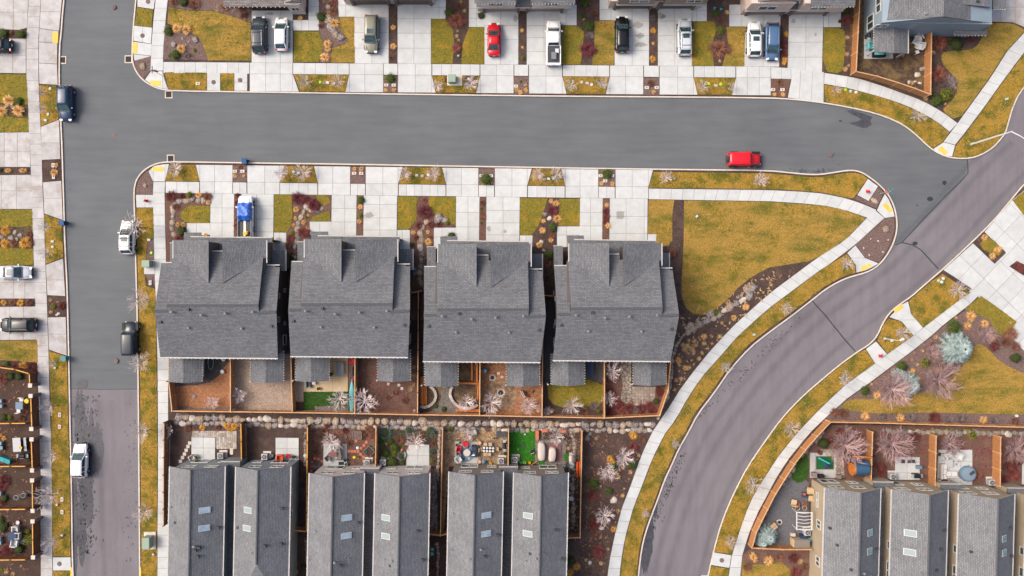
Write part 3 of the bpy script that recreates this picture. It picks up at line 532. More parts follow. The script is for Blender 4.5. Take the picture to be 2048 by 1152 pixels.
walk('sidewalk', [(1297, 377.5), (1536, 380.5), (1600, 383.5), (1646, 387.5), (1696, 398), (1731, 411), (1752, 420)], [(1297, 398.5), (1536, 402.5), (1600, 406.5), (1646, 411), (1686, 419), (1733, 435), (1736, 436)], step=1.5)
lawn([(1306, 344.5), (1400, 345.5), (1536, 347), (1590, 352), (1618, 354.5), (1642, 354), (1672, 349.5), (1694, 346), (1711, 346), (1724, 350), (1734, 357), (1712, 389), (1706, 397), (1696, 396), (1646, 385.5), (1600, 381.5), (1536, 378.5), (1298, 375.5)], 'lawn_verge')
paved('utility_pad', [(1735, 358), (1755, 373), (1736, 402), (1714, 390)], [], []); bed([(1756, 374), (1767, 386), (1752, 417), (1733, 409), (1708, 398), (1713, 391), (1736, 403)], 'mulch_pale')
paved('kerb_ramp', [(1769, 388), (1777, 400), (1785, 420), (1788, 433), (1769, 436), (1753, 421), (1760, 405)], [], [])
walk('sidewalk', [(1750, 421), (1733, 436), (1691, 480), (1640, 512), (1623, 524), (1553, 576), (1536, 589), (1499, 622), (1464, 654), (1424, 697), (1391, 737), (1361, 777), (1336, 817), (1304, 864), (1281, 914), (1264, 964), (1244, 1014), (1229, 1071), (1218, 1126), (1214, 1160)],
     [(1768, 436), (1750, 452), (1710, 489), (1660, 527), (1645, 536), (1591, 576), (1536, 617), (1509, 641), (1474, 673), (1436, 717), (1404, 752), (1374, 797), (1349, 842), (1331, 864), (1304, 917), (1284, 970), (1266, 1015), (1249, 1077), (1241, 1126), (1238, 1160)], step=1.62)
paved('kerb_ramp', [(1694, 506), (1710, 491), (1729, 516), (1756, 527), (1744, 534), (1729, 541), (1712, 545), (1711, 530)], [], [516], ang=0)
bed([(1768, 438), (1786, 435), (1788, 447), (1787, 464), (1781, 484), (1771, 504), (1757, 525), (1730, 515), (1711, 489)], 'mulch_pale')
lawn([(1693, 508), (1710, 531), (1710, 546), (1693, 550), (1675, 558), (1648, 573), (1618, 597), (1578, 628), (1533, 660), (1496, 689), (1457, 732), (1423, 782), (1391, 823), (1372, 860), (1353, 893), (1338, 928), (1325, 955), (1311, 995), (1300, 1023), (1286, 1063), (1278, 1098), (1272, 1152), (1270, 1170), (1239, 1170), (1243, 1126), (1251, 1077), (1268, 1015), (1286, 970), (1306, 917), (1333, 864), (1351, 842), (1376, 797), (1406, 752), (1438, 717), (1476, 673), (1511, 641), (1538, 617), (1593, 576), (1647, 536), (1662, 527)], 'lawn_verge', dens=40)
bed([(1165, 860), (1300, 866), (1278, 914), (1261, 964), (1241, 1014), (1226, 1071), (1215, 1126), (1210, 1180), (1135, 1180), (1137, 1075), (1162, 1075)], 'mulch')
# ---------------------------------------------------------------- south-east block
def V_c(): return [(1730, 699), (1748, 727), (1716, 750), (1691, 767), (1661, 795), (1633, 822), (1595, 862), (1577, 884), (1558, 908), (1535, 943), (1514, 977), (1499, 1003), (1481, 1053), (1462, 1108), (1427, 1102), (1433, 1084), (1443, 1051), (1457, 1014), (1477, 971), (1497, 934), (1517, 904), (1538, 874), (1559, 846), (1584, 817), (1609, 792), (1639, 766), (1664, 745), (1689, 725), (1713, 707)]
lawn(V_c(), 'lawn_verge', dens=40); lawn([(1422, 1131), (1457, 1137), (1454, 1175), (1413, 1175), (1417, 1152)], 'lawn_verge'); paved('utility_pad', [(1427, 1104), (1462, 1110), (1458, 1135), (1422, 1129)], [], [])
lawn([(1817, 602), (1841, 581), (1862, 563), (1884, 548), (1940, 585), (1913, 604), (1846, 654), (1822, 628)], 'lawn_verge'); lawn([(1776, 637), (1802, 644), (1824, 671), (1774, 707), (1754, 681), (1760, 666), (1766, 650)], 'lawn_verge')
walk('sidewalk', [(1942, 578), (1913, 604), (1845, 656), (1825, 672), (1773, 709), (1748, 728), (1716, 751), (1691, 769), (1661, 797), (1633, 824), (1595, 864), (1578, 885), (1558, 910), (1535, 945), (1514, 978), (1499, 1005), (1481, 1055), (1463, 1111), (1456, 1158)],
     [(1957, 590), (1938, 609), (1886, 649), (1861, 672), (1815, 708), (1786, 729), (1761, 748), (1736, 767), (1696, 794), (1648, 837), (1624, 860), (1609, 877), (1572, 923), (1549, 960), (1530, 997), (1519, 1016), (1499, 1061), (1484, 1108), (1479, 1158)], step=1.62)
paved('kerb_ramp', [(1778, 634), (1803, 609), (1815, 603), (1821, 628), (1845, 655), (1826, 671), (1803, 643)], [], [640]); paved('utility_pad', [(1731, 698), (1751, 683), (1773, 708), (1750, 727)], [], [], )
paved('driveway', [(1886, 540), (1945, 487), (1988, 528), (2011, 506), (1968, 464), (2022, 402), (2110, 330), (2300, 480), (2110, 760), (2035, 690), (1942, 577), (1905, 552)], 9, 7, ang=44)
bed([(1968, 466), (2010, 504), (1989, 526), (1948, 486)], 'mulch', z=.15); lawn([(1972, 473), (1988, 482), (2004, 500), (1996, 512), (1966, 500), (1958, 488)], 'lawn_green', z=.17)
bed([(2032, 522), (2060, 535), (2060, 560), (2017, 533)], 'mulch', z=.15); lawn([(2024, 401), (2060, 372), (2110, 420), (2060, 450)], 'lawn_green', z=.16)
bed([(1942, 612), (1960, 592), (2036, 640), (2032, 652), (2110, 700), (2110, 850), (1640, 845), (1650, 838), (1697, 796), (1737, 769), (1787, 731), (1815, 710), (1862, 674), (1887, 651)], 'mulch_pale', chips=5)
lawn([(1961, 592), (1990, 612), (2032, 643), (2022, 660), (2004, 670), (1985, 666), (1981, 641), (1928, 618)], 'lawn_green', z=.16)
lawn([(1680, 815), (1697, 797), (1751, 798), (1811, 791), (1856, 783), (1906, 751), (1936, 716), (1951, 686), (1971, 693), (2001, 726), (2048, 748), (2120, 770), (2120, 828), (1986, 828), (1861, 824), (1761, 827), (1711, 823)], 'lawn', z=.16, rounds=1)
bed([(1612, 905), (1662, 850), (1746, 850), (2110, 856), (2110, 975), (1620, 965)], 'mulch_red', chips=5, name='yard')
patch('yard', [(1508, 1090), (1520, 1050), (1540, 1010), (1560, 970), (1582, 935), (1617, 965), (1618, 1094)], M['gravel_slate'], .132)
bed([(1480, 1112), (1506, 1094), (1625, 1098), (1625, 1180), (1478, 1180)], 'mulch_red', chips=5); lawn([(1486, 1122), (1500, 1128), (1540, 1128), (1560, 1122), (1580, 1140), (1592, 1180), (1480, 1180)], 'lawn', z=.16)
# tactile pads: plate with domes
def tact(c4):
    q = P2(c4); o = MB().prism(q, .10, .156)
    for i in range(7):
        for j in range(4):
            u, v = (i+.5)/7, (j+.5)/4
            x = (q[0][0]*(1-u)+q[1][0]*u)*(1-v)+(q[3][0]*(1-u)+q[2][0]*u)*v; y = (q[0][1]*(1-u)+q[1][1]*u)*(1-v)+(q[3][1]*(1-u)+q[2][1]*u)*v
            o.lathe(x, y, [(.04, .15), (.03, .168)], 6)
    return o
for q, wh in (([(106, 65), (118, 66), (117, 87), (106, 86)], 'on the west kerb near the top of the left road'), ([(267, 85), (277, 86), (275, 108), (266, 107)], 'at the ramp opposite, above the small boulder bed'), ([(302, 162), (323, 162), (323, 172), (301, 171)], 'at the ramp beside the red stop sign'), ([(307, 334), (328, 334), (328, 343), (307, 343)], 'at the rounded corner south of the junction'),
              ([(1771, 405), (1785, 421), (1778, 426), (1763, 410)], 'at the tip of the big lawn beside the blue street sign'), ([(1720, 535), (1738, 527), (1742, 533), (1722, 543)], 'at the south ramp below the round mulch island'), ([(1882, 292), (1895, 305), (1888, 311), (1874, 299)], 'at the north-east corner ramp'), ([(1786, 619), (1802, 608), (1806, 615), (1790, 627)], 'at the ramp on the far side of the curving road')):
    tag(tact(q).build('tactile_pad', M['yellow_pad']), 'yellow bumpy warning pad '+wh, 'tactile pad', 'yellow tactile pads at the kerb ramps')
# yellow painted kerb ends
for q in ([(141, 1134), (144.8, 1134), (148, 1175), (144, 1175)], [(280, 1134), (283, 1134), (284, 1175), (281, 1175)]): patch('kerb', q, M['yellow_pad'], .156)
# crack sealer, seams, damp marks
def seam(pts, wd=.06, z=.009, m='tar', name='road_seam'):
    p = P2(pts); o = MB(); band(o, offset_line(p, wd), offset_line(p, -wd), z-.004, z); o.build(name, M[m])['kind'] = 'structure'
seam([(1935, 318), (1936, 346), (1922, 362), (1891, 392), (1848, 437), (1804, 485), (1790, 490)]); seam([(1804, 485), (1826, 490), (1842, 500), (1862, 522), (1877, 538)], .07); seam([(1622, 599), (1650, 630), (1690, 680), (1711, 703)], .07); seam([(140, 777), (200, 779), (278, 778)], .04)
def track(pts, hw, m='track', z=.0075):
    p = smooth(P2(pts), 2); o = MB(); band(o, offset_line(p, hw), offset_line(p, -hw), z-.003, z); n = len(p); me = o.data('road_wear', M[m]); u = me.uv_layers.new(name='UVMap')
    for l in me.loops: u.data[l.index].uv = (0, 0 if (l.vertex_index // n) % 2 == 0 else 1)
    tag(link(bpy.data.objects.new('road_wear', me)), kind='structure')
CV = [(2040, 300), (1960, 380), (1880, 470), (1780, 570), (1680, 640), (1590, 720), (1500, 830), (1440, 920), (1395, 1020), (1365, 1120), (1355, 1180)]
for d, h, m in ((1.6, .9, 'track'), (3.4, .8, 'track'), (-.5, .8, 'track_light'), (-2.6, .7, 'track')): q = offset_line(P2(CV), -d); track([(x*PX+1024, 576-y*PX) for x, y in q], h, m)
for x, h, m in ((170, 1.3, 'track'), (232, .8, 'track_light'), (205, .8, 'track')): track([(x-8, 800), (x-4, 900), (x, 1030), (x+3, 1170)], h, m)
def wiggle(x, y, w_, h_, n=26, j=.22):
    return [(x+math.cos(2*math.pi*i/n)*w_*(1+random.uniform(-j, j)), y+math.sin(2*math.pi*i/n)*h_*(1+random.uniform(-j, j))) for i in range(n)]
for x, y, a, b in ((1889, 365.5, 4.5, 5), (1860, 398, 7, 4.5), (1834, 411, 1.6, 1.6), (1830, 487, 5, 4)): patch('road_patch', wiggle(x, y, a, b, 12, .15), M['tar'], .010, .0)
patch('damp_patch', [(1693, 222), (1705, 220), (1722, 226), (1745, 234), (1740, 242), (1744, 250), (1733, 254), (1722, 255), (1697, 246), (1716, 243), (1722, 238), (1712, 233)], M['damp'], .008, 0)
for i, (x, y, a, b) in enumerate(((1728, 253, 8, 3), (1681, 242, 4, 2), (190, 900, 17, 50), (172, 930, 14, 90), (160, 870, 12, 90), (178, 1010, 9, 40), (164, 1060, 8, 70), (182, 850, 4, 30), (164, 768, 12, 10), (150, 1060, 5, 110), (1296, 1060, 11, 60), (1290, 1100, 9, 46), (1310, 1010, 5, 26))): patch('damp_patch', wiggle(x, y, a, b, 44, .16), M['damp'], .012+i*.0015, 0)
dots = MB()
def spatter(n, f, a, b):
    for _ in range(n):
        x, y = f(); s = random.uniform(a, b); p = P2(wiggle(x, y, s, s*1.5, 6, .4)); dots.prism(p, 0, .034)
spatter(500, lambda: (random.gauss(168, 12), random.uniform(790, 1110)), .4, 2.2); spatter(60, lambda: (random.gauss(262, 9), random.uniform(800, 1130)), .4, 1.2)
spatter(160, lambda: (lambda t: (1596-t*210+random.gauss(0, 5)+5, 630+t*210+random.gauss(0, 5)))(random.random()), .4, 1.2); spatter(90, lambda: (random.gauss(1625, 34), 345-abs(random.gauss(0, 4))), .3, 1.0)
spatter(220, lambda: (lambda t: (1360-t*80+random.gauss(7, 5), 905+t*190))(random.random()), .4, 1.4); spatter(120, lambda: (126+random.random()*16, random.uniform(300, 740)), .3, .9)
tag(dots.build('damp_spots', M['damp']), kind='stuff')
for x, y, a, b in ((1280, 72, 7, 5), (1281, 90, 12, 5), (1275, 50, 10, 6), (1322, 33, 8, 7), (1326, 34, 5, 4), (1586, 43, 4, 4), (541, 28, 7, 3), (1031, 37, 5, 6), (1630, 70, 2.5, 4), (978, 458, 4, 5), (1010, 463, 3.5, 3.5), (1240, 430, 10, 9), (738, 430, 9, 6), (558, 481, 7, 5)): patch('stain', wiggle(x, y, a, b, 16, .3), M['oil'], .1505, .12)
bpy.data.materials['oil_stain'].node_tree.nodes['Principled BSDF'].inputs['Alpha'].default_value = .3

for q, m, d in (([(1345, 640), (1530, 545), (1600, 535), (1400, 720), (1330, 810)], 'straw_pale', 1.6), ([(1170, 866), (1290, 870), (1225, 1060), (1205, 1150), (1145, 1150), (1145, 1080), (1168, 1070)], 'twig_brown', 1.5), ([(1950, 620), (2040, 670), (1960, 690), (1860, 780), (1700, 800), (1880, 660)], 'twig_brown', 2.5), ([(715, 730), (832, 760), (832, 822), (715, 822)], 'twig_red', 2.5),
                ([(1213, 770), (1262, 800), (1335, 780), (1318, 828), (1213, 832)], 'twig_red', 4), ([(1640, 862), (2100, 862), (2100, 960), (1680, 900)], 'twig_purple', 1.6), ([(620, 856), (748, 858), (748, 885), (620, 885)], 'twig_brown', 5), ([(757, 860), (875, 864), (874, 930), (860, 888), (757, 925)], 'leaf', 4), ([(340, 850), (480, 852), (480, 862), (340, 862)], 'twig_brown', 4), ([(1800, 856), (2040, 858), (2040, 868), (1800, 868)], 'leaf_lime', 3), ([(0, 735), (55, 750), (60, 1140), (0, 1140)], 'twig_brown', .8), ([(888, 862), (1012, 862), (1012, 880), (888, 884)], 'straw_pale', 6)):
    V, F = tufts(P2(q), d, h=.16, w_=.13, z=.14, sp=.3)
    tag(link(bpy.data.objects.new('dry_groundcover', mesh_np('groundcover', V, F, M[m]))), 'low scattered dry groundcover and litter in the planting beds', 'groundcover', kind='stuff')
# ================================================================ buildings
def roof_mesh(planes, thick=.16, rm='roof', edge='ridge', origin=Vector((0, 0, 0))):
    """planes: lists of world points (top face). UVs run along each slope in metres."""
    V = []; F = []; MI = []; UV = []
    for pl in planes:
        P = [Vector(p)-origin for p in pl]; n = Vector((0, 0, 0))
        for i in range(len(P)): n += P[i].cross(P[(i+1) % len(P)])
        if n.z < 0: P = P[::-1]; n = -n
        n.normalize(); u = Vector((0, 0, 1)).cross(n); u = u.normalized() if u.length > .02 else Vector((1, 0, 0)); v = n.cross(u)
        k = len(V); m = len(P); V += P+[p-Vector((0, 0, thick)) for p in P]
        F.append(tuple(range(k, k+m))); MI.append(0); UV += [(p.dot(u), p.dot(v)) for p in P]
        for i in range(m):
            j = (i+1) % m; F.append((k+j, k+i, k+m+i, k+m+j)); MI.append(1); UV += [(0, 0)]*4
        F.append(tuple(range(k+m, k+2*m))[::-1]); MI.append(1); UV += [(0, 0)]*m
    me = bpy.data.meshes.new('roof'); me.from_pydata([tuple(v) for v in V], [], F); me.materials.append(M[rm]); me.materials.append(M[edge])
    me.polygons.foreach_set('material_index', MI); uvl = me.uv_layers.new(name='UVMap'); uvl.data.foreach_set('uv', [c for t in UV for c in t]); me.update(); return me
def add_roof(root, planes, name='roof', rm='roof', edge='ridge', thick=.16):
    o = bpy.data.objects.new(name, roof_mesh(planes, thick, rm, edge, root.location)); return link(o, root)
def rel(root, p): return Vector(p)-root.location
def bar(root, name, a, b, wd, h, m, parent=None):
    a, b = rel(root, a), rel(root, b); d = b-a; mb = MB(); n = Vector((-d.y, d.x, 0)).normalized()*wd/2; up = Vector((0, 0, h))
    mb.add([a-n, b-n, b+n, a+n, a-n+up, b-n+up, b+n+up, a+n+up], [(3, 2, 1, 0), (4, 5, 6, 7), (0, 1, 5, 4), (1, 2, 6, 5), (2, 3, 7, 6), (3, 0, 4, 7)])
    return mb.build(name, M[m], parent or root)
def window(root, a, b, z0, z1, panes=2, fm='frame', gm='glass'):
    """a,b wall line ends (world xy); outward is to the right of a->b"""
    a = Vector((a[0], a[1], 0)); b = Vector((b[0], b[1], 0)); d = (b-a); L = d.length; d.normalize(); n = Vector((d.y, -d.x, 0)); t = .13
    o = a-root.location; o.z = -root.location.z
    def slab(mb, u0, u1, w0, w1, n0, n1):
        vs = [o+d*u+n*q+Vector((0, 0, w_)) for q in (n0, n1) for u, w_ in ((u0, w0), (u1, w0), (u1, w1), (u0, w1))]
        mb.add(vs, [(3, 2, 1, 0), (4, 5, 6, 7), (0, 1, 5, 4), (1, 2, 6, 5), (2, 3, 7, 6), (3, 0, 4, 7)])
    f = MB(); slab(f, 0, L, z0, z0+t, -.02, .07); slab(f, 0, L, z1-t, z1, -.02, .07); slab(f, 0, t, z0+t, z1-t, -.02, .06); slab(f, L-t, L, z0+t, z1-t, -.02, .06)
    for i in range(1, panes): slab(f, L*i/panes-t/2, L*i/panes+t/2, z0+t, z1-t, -.02, .055)
    fo = f.build('window', M[fm], root)
    for i in range(panes):
        g = MB(); slab(g, max(t, L*i/panes+t/2), min(L-t, L*(i+1)/panes-t/2), z0+t, z1-t, -.01, .02); g.build('pane', M[gm], fo)
    return fo
def skylight(root, c, px, py, sx, sy, slope, m):
    """c(px,py) gives the point on the roof plane"""
    p = rel(root, c); s = MB(); g = MB()
    for mb, e, h0, h1 in ((s, .07, 0, .12), (g, 0, .08, .14)):
        vs = []
        for h in (h0, h1):
            for dx, dy in ((-1, -1), (1, -1), (1, 1), (-1, 1)):
                x, y = dx*(sx/2+e), dy*(sy/2+e); vs.append((p.x+x, p.y+y, p.z+x*slope+h))
        mb.add(vs, [(3, 2, 1, 0), (4, 5, 6, 7), (0, 1, 5, 4), (1, 2, 6, 5), (2, 3, 7, 6), (3, 0, 4, 7)])
    so_ = s.build('skylight', M['frame'], root); g.build('pane', M[m], so_)
def vent(root, p, kind=0):
    q = rel(root, p); mb = MB()
    if kind == 0: mb.box(q.x, q.y, q.z+.08, .36, .36, .3, m=0, tx=.8, ty=.8)
    elif kind == 1: mb.lathe(q.x, q.y, [(.05, q.z-.1), (.05, q.z+.35), (.07, q.z+.36), (.07, q.z+.42)], 8)
    else: mb.lathe(q.x, q.y, [(.1, q.z-.1), (.1, q.z+.25), (.16, q.z+.26), (.16, q.z+.36), (.04, q.z+.4)], 10)
    mb.build('roof_vent', M[('dark_grey', 'mid_grey', 'mid_grey')[kind]], root)
def lights(root, a, b, n=18):
    a, b = rel(root, a), rel(root, b); mb = MB()
    for i in range(n):
        p = a.lerp(b, (i+.5)/n); mb.box(p.x, p.y, p.z, .09, .09, .07)
    mb.build('gutter_clips', M['cream_trim'], root)['kind'] = 'stuff'
def walls(root, A, B, C, D, ze, zp, m, name='wall', base=0.0, hip=False):
    """A..D corners (NW,NE,SE,SW world xy); gables on AB and DC"""
    o = root.location; A, B, C, D = [Vector((p[0]-o.x, p[1]-o.y, 0)) for p in (A, B, C, D)]; mN, mS = (A+B)/2, (C+D)/2
    Z = lambda p, z: (p.x, p.y, z-o.z)
    vs = [Z(A, base), Z(B, base), Z(C, base), Z(D, base), Z(A, ze), Z(B, ze), Z(C, ze), Z(D, ze), Z(mN, zp), Z(mS, ze if hip else zp)]
    return MB().add(vs, [(1, 0, 4, 8, 5), (3, 2, 6, 9, 7), (2, 1, 5, 6), (0, 3, 7, 4)]).build(name, M[m], root)
def gable(root, A, B, C, D, ze, rise, wm, rm='roof', oh=.32, on=.25, hip=None, zb=0.0, edge='ridge', gut=True):
    """A NW, B NE, C SE, D SW : eave corners (world, at height ze), ridge midway"""
    A, B, C, D = [Vector((p[0], p[1], 0)) for p in (A, B, C, D)]
    u = (B-A).normalized(); v = (D-A).normalized(); hw = (B-A).length/2
    E = Vector((0, 0, ze)); T = Vector((0, 0, ze+rise)); mN, mS = (A+B)/2, (D+C)/2
    pl = [[A+E, D+E, mS+T, mN+T], [mN+T, mS+T, C+E, B+E]]
    if hip: hp = mN.lerp(mS, hip); pl = [[A+E, D+E, hp+T, mN+T], [mN+T, hp+T, C+E, B+E], [D+E, C+E, hp+T]]
    ro = add_roof(root, pl, rm=rm, edge=edge)
    r = rel(root, mN+T); r2 = rel(root, (hp if hip else mS)+T)
    MB().tube([r+Vector((0, 0, -.03)), r2+Vector((0, 0, -.03))], [.13, .13], 6).build('ridge_cap', M['ridge'], ro)
    zz = ze+rise*oh/hw-.17
    walls(root, A+u*oh+v*on, B-u*oh+v*on, C-u*oh-v*on, D+u*oh-v*on, zz, ze+rise-.18, wm, base=zb, hip=bool(hip))
    if gut:
        for p, q, s in ((A, D, -1), (B, C, 1)): bar(root, 'gutter', p+u*s*.06+Vector((0, 0, ze-.12)), q+u*s*.06+Vector((0, 0, ze-.12)), .13, .13, 'white_trim')
    return dict(A=A, B=B, C=C, D=D, u=u, v=v, hw=hw, zw=zz, wA=A+u*oh+v*on, wB=B-u*oh+v*on)
V3 = lambda p, z=0.0: Vector((p[0], p[1], z))
ZE, RISE = 5.4, 2.0
# ---------------------------------------------------------------- pairs of houses along the bottom (ridge north-south)
def pair(label, u1, u2, wm, zlink, sky, vents, win=True, hips=(None, None), rise=(RISE, RISE), sk=-4.2/210, bot=1230, rm='roof_grey', group='long gabled semi-detached houses along the bottom'):
    (l1, y1, r1), (l2, y2, r2) = u1, u2
    root = thing('house', label, 'house', W((l1+r2)/2, y1, 0), 0, group)
    G = []
    for (l, y, r), hp, rs in ((u1, hips[0], rise[0]), (u2, hips[1], rise[1])):
        dx = (bot-y)*sk
        G.append(gable(root, W(l, y, ZE), W(r, y, ZE), W(r+dx, bot, ZE), W(l+dx, bot, ZE), ZE, rs, wm, rm=rm, hip=hp))
    # lower link roof between the two
    dx = (bot-y1)*sk; zl = 3.1
    a, b = W(r1-8, zlink, zl), W(l2+8, zlink, zl); c, d = W(l2+8+dx, bot, zl), W(r1-8+dx, bot, zl)
    add_roof(root, [[a, b, c, d]], rm='roof'); o = root.location
    MB().prism([(p.x-o.x, p.y-o.y) for p in (a, b, c, d)], 0, zl-.17).build('wall', M[wm], root)
    bar(root, 'fascia', a+Vector((0, .05, -.14)), b+Vector((0, .05, -.14)), .1, .16, 'white_trim')
    # north wall windows: upper pair and ground floor door + window
    for gi, g in enumerate(G):
        a, b = g['wA'], g['wB']; L = (b-a).length; d = (b-a).normalized(); f = (lambda t: L-t) if gi == 1 else (lambda t: t)
        seq = ((.9, 1.7, 3.75, 4.85), (4.1, 1.6, 3.75, 4.85), (1.0, 2.3, .25, 2.15), (4.9, 1.2, 1.1, 2.1))
        for s, w_, z0, z1 in seq:
            s *= L/6.9; p = f(s) if gi == 0 else f(s+w_)
            q0, q1 = a+d*p, a+d*(p+w_); window(root, q1, q0, z0, z1, 2)
    def on(px, py, gi):
        g = G[gi]; best = None
        z = ZE+1
        for _ in range(12):
            p = W(px, py, z); t = (p-g['A']).dot(g['u'])/(2*g['hw']); rs = rise[gi]; z = ZE+rs*(1-abs(2*t-1))
        return W(px, py, z), (rise[gi]/g['hw'])*(1 if t < .5 else -1)
    for px, py, gi, m in sky:
        p, s = on(px, py, gi); skylight(root, p, 0, 0, 1.05, .62, s, m)
    for px, py, gi, k in vents: vent(root, on(px, py, gi)[0], k)
    for g in G[:1]: lights(root, g['A']+Vector((-.1, 0, ZE)), g['D']+Vector((-.1, 0, ZE)), 26)
    lights(root, G[1]['B']+Vector((.1, 0, ZE)), G[1]['C']+Vector((.1, 0, ZE)), 26)
    return root, G, on
rA, GA, onA = pair('blue-grey sided pair of gabled houses, the bottom pair nearest the left road', (340, 933, 449.6), (472, 933.5, 581), 'wall_blue', 924, [(410, 1020, 0, 'glass_pale'), (409, 1056, 0, 'glass_pale'), (496, 1020, 1, 'glass_white'), (494, 1056, 1, 'glass_white')],
     [(343, 1013, 0, 1), (351, 1045, 0, 0), (437, 1055, 0, 0), (399, 1095, 0, 0), (389, 1092, 0, 2), (391, 1101, 0, 0), (396, 1113, 0, 0), (476, 1055, 1, 0), (505, 1105, 1, 1), (564, 1017, 1, 0), (562, 1088, 1, 0), (530, 1092, 1, 0)], hips=(None, .62))
rC, GC, onC = pair('pale cream sided pair of gabled houses at the bottom, middle of the three pairs', (619, 946, 728), (750.5, 946, 859), 'wall_pale', 937, [(694, 1035, 0, 'glass_pale'), (693, 1071, 0, 'glass_pale'), (772, 1035, 1, 'glass_white'), (771.5, 1072, 1, 'glass_white')],
     [(632, 1061, 0, 1), (620, 1118, 0, 1), (716, 1045, 0, 0), (670, 1124, 0, 2), (699, 1117, 0, 1), (680, 1131, 0, 0), (755, 1047, 1, 1), (770, 1117, 1, 1), (784, 1121, 1, 2), (780, 1131, 1, 0), (835, 1062, 1, 0), (845, 1120, 1, 0)], hips=(None, .70))
rE, GE, onE = pair('taupe sided pair of gabled houses at the bottom, below the bright green artificial lawn', (898.5, 943, 1006), (1028, 945, 1136), 'wall_taupe', 934.5, [(973, 1030, 0, 'glass_pale'), (972.5, 1067, 0, 'glass_pale'), (1056, 1031, 1, 'glass_white'), (1055, 1067, 1, 'glass_white')],
     [(906, 1026, 0, 1), (905, 1099, 0, 1), (941, 1117, 0, 1), (995, 1070, 0, 0), (962, 1098, 0, 2), (969, 1113, 0, 0), (1034, 1037, 1, 1), (1111, 1060, 1, 0), (1060, 1107, 1, 0), (1072, 1116, 1, 2), (1052, 1120, 1, 1), (1089, 1107, 1, 1), (1125, 1118, 1, 0)], hips=(None, .72))
# side windows of the blue-grey house (east wall)
for px0, py0, py1, z0, z1 in ((0, 940, 966, 4.2, 4.7), (0, 977, 992, 3.4, 4.5), (0, 1022, 1040, 3.0, 4.2)):
    g = GA[1]; p = g['wB']; d = g['v']; f = lambda py: p+d*((W(590, py, 3.8)-p).dot(d)); window(rA, f(py1), f(py0), z0, z1, 2)
mb = MB(); q = rel(rA, W(591, 1100, 0)); mb.box(q.x-.3, q.y, 1.25, 1.0, 2.6, 2.5); mb.build('porch_post', M['white_trim'], rA)
# ---------------------------------------------------------------- tan houses bottom right
def tan_house(label, l, y, r, sky, vents, first=False, bot=1235, sk=-5.0/178):
    root = thing('house', label, 'house', W((l+r)/2, y, 0), 0, 'tan gabled houses at the bottom right'); dx = (bot-y)*sk; rs = 2.5
    g = gable(root, W(l, y, ZE), W(r, y+1.5, ZE), W(r+dx, bot, ZE), W(l+dx, bot, ZE), ZE, rs, 'wall_tan', rm='roof_grey', on=.2, edge='white_trim')
    zl = 3.0; a, b = W(r-14, y-10.5, zl), W(r+26, y-10, zl); c, d = W(r+26+dx, bot, zl), W(r-14+dx, bot, zl); add_roof(root, [[a, b, c, d]], rm='roof'); o = root.location
    MB().prism([(p.x-o.x, p.y-o.y) for p in (a, b, c, d)], 0, zl-.17).build('wall', M['wall_tan'], root); bar(root, 'fascia', a+Vector((0, .05, -.14)), b+Vector((0, .05, -.14)), .1, .18, 'white_trim')
    a, b = g['wA'], g['wB']; L = (b-a).length; d = (b-a).normalized()
    for s, w_, z0, z1 in ((.7, 1.7, 3.7, 4.9), (3.6, 1.7, 3.7, 4.9), (.7, 2.2, .2, 2.3), (4.2, 1.3, 1.2, 2.3)):
        s *= L/6.6; window(root, a+d*(s+w_), a+d*s, z0, z1, 2)
    v = g['v']
    for s, w_, z0, z1 in (((1.2, 2.0, 2.0, 2.6), (4.6, 1.2, 2.3, 3.6), (9.3, 1.3, 2.3, 3.6), (13.0, 1.2, 2.4, 3.6), (8.2, .9, 4.6, 5.0), (12.2, 1.6, 4.6, 5.0)) if first else ((6.6, 1.1, 3.9, 4.9), (9.2, 2.4, 3.9, 4.9), (13.2, 1.2, 3.9, 4.9))):
        window(root, g['wA']+v*s, g['wA']+v*(s+w_), z0, z1, 2 if w_ > 1.1 else 1)
    def on(px, py):
        z = ZE+1
        for _ in range(12):
            p = W(px, py, z); t = (p-g['A']).dot(g['u'])/(2*g['hw']); z = ZE+rs*(1-abs(2*t-1))
        return W(px, py, z), (rs/g['hw'])*(1 if t < .5 else -1)
    for px, py, w_, m in sky: p, s = on(px, py); skylight(root, p, 0, 0, w_, .7, s, m)
    for px, py, k in vents: vent(root, on(px, py)[0], k)
    lights(root, g['A']+Vector((-.1, 0, ZE)), g['D']+Vector((-.1, 0, ZE)), 30)
    return root, g
tH, tG = tan_house('tan sided gabled house beside the dark gravel side yard with white arbour, bottom right', 1650, 975, 1761, [(1740, 1065, .8, 'glass_teal'), (1739, 1102, .8, 'glass_teal')], [(1660, 1056, 0), (1674, 1090, 0), (1702, 1139, 0), (1753, 1098, 0), (1727, 1146, 2), (1740, 1150, 1)], True)
tan_house('tan sided gabled house with two wide white skylights on its light slope, bottom right', 1784, 979, 1896, [(1820, 1066, 1.05, 'glass_white'), (1818.5, 1104, 1.05, 'glass_white')], [(1793, 1098, 1), (1881, 1099, 0), (1888, 1061, 0), (1819, 1147, 1), (1841, 1146, 2), (1873, 1141, 0)])
tan_house('tan sided gabled house with small teal skylights, behind the patio with white sofa', 1918, 987, 2029, [(2008, 1077, .8, 'glass_teal'), (2008, 1105, .8, 'glass_teal')], [(1942, 1103, 0), (2022, 1112, 0), (2020, 1056, 0)])
tan_house('tan sided gabled house cut off by the right edge at the bottom', 2053, 991, 2164, [], [])
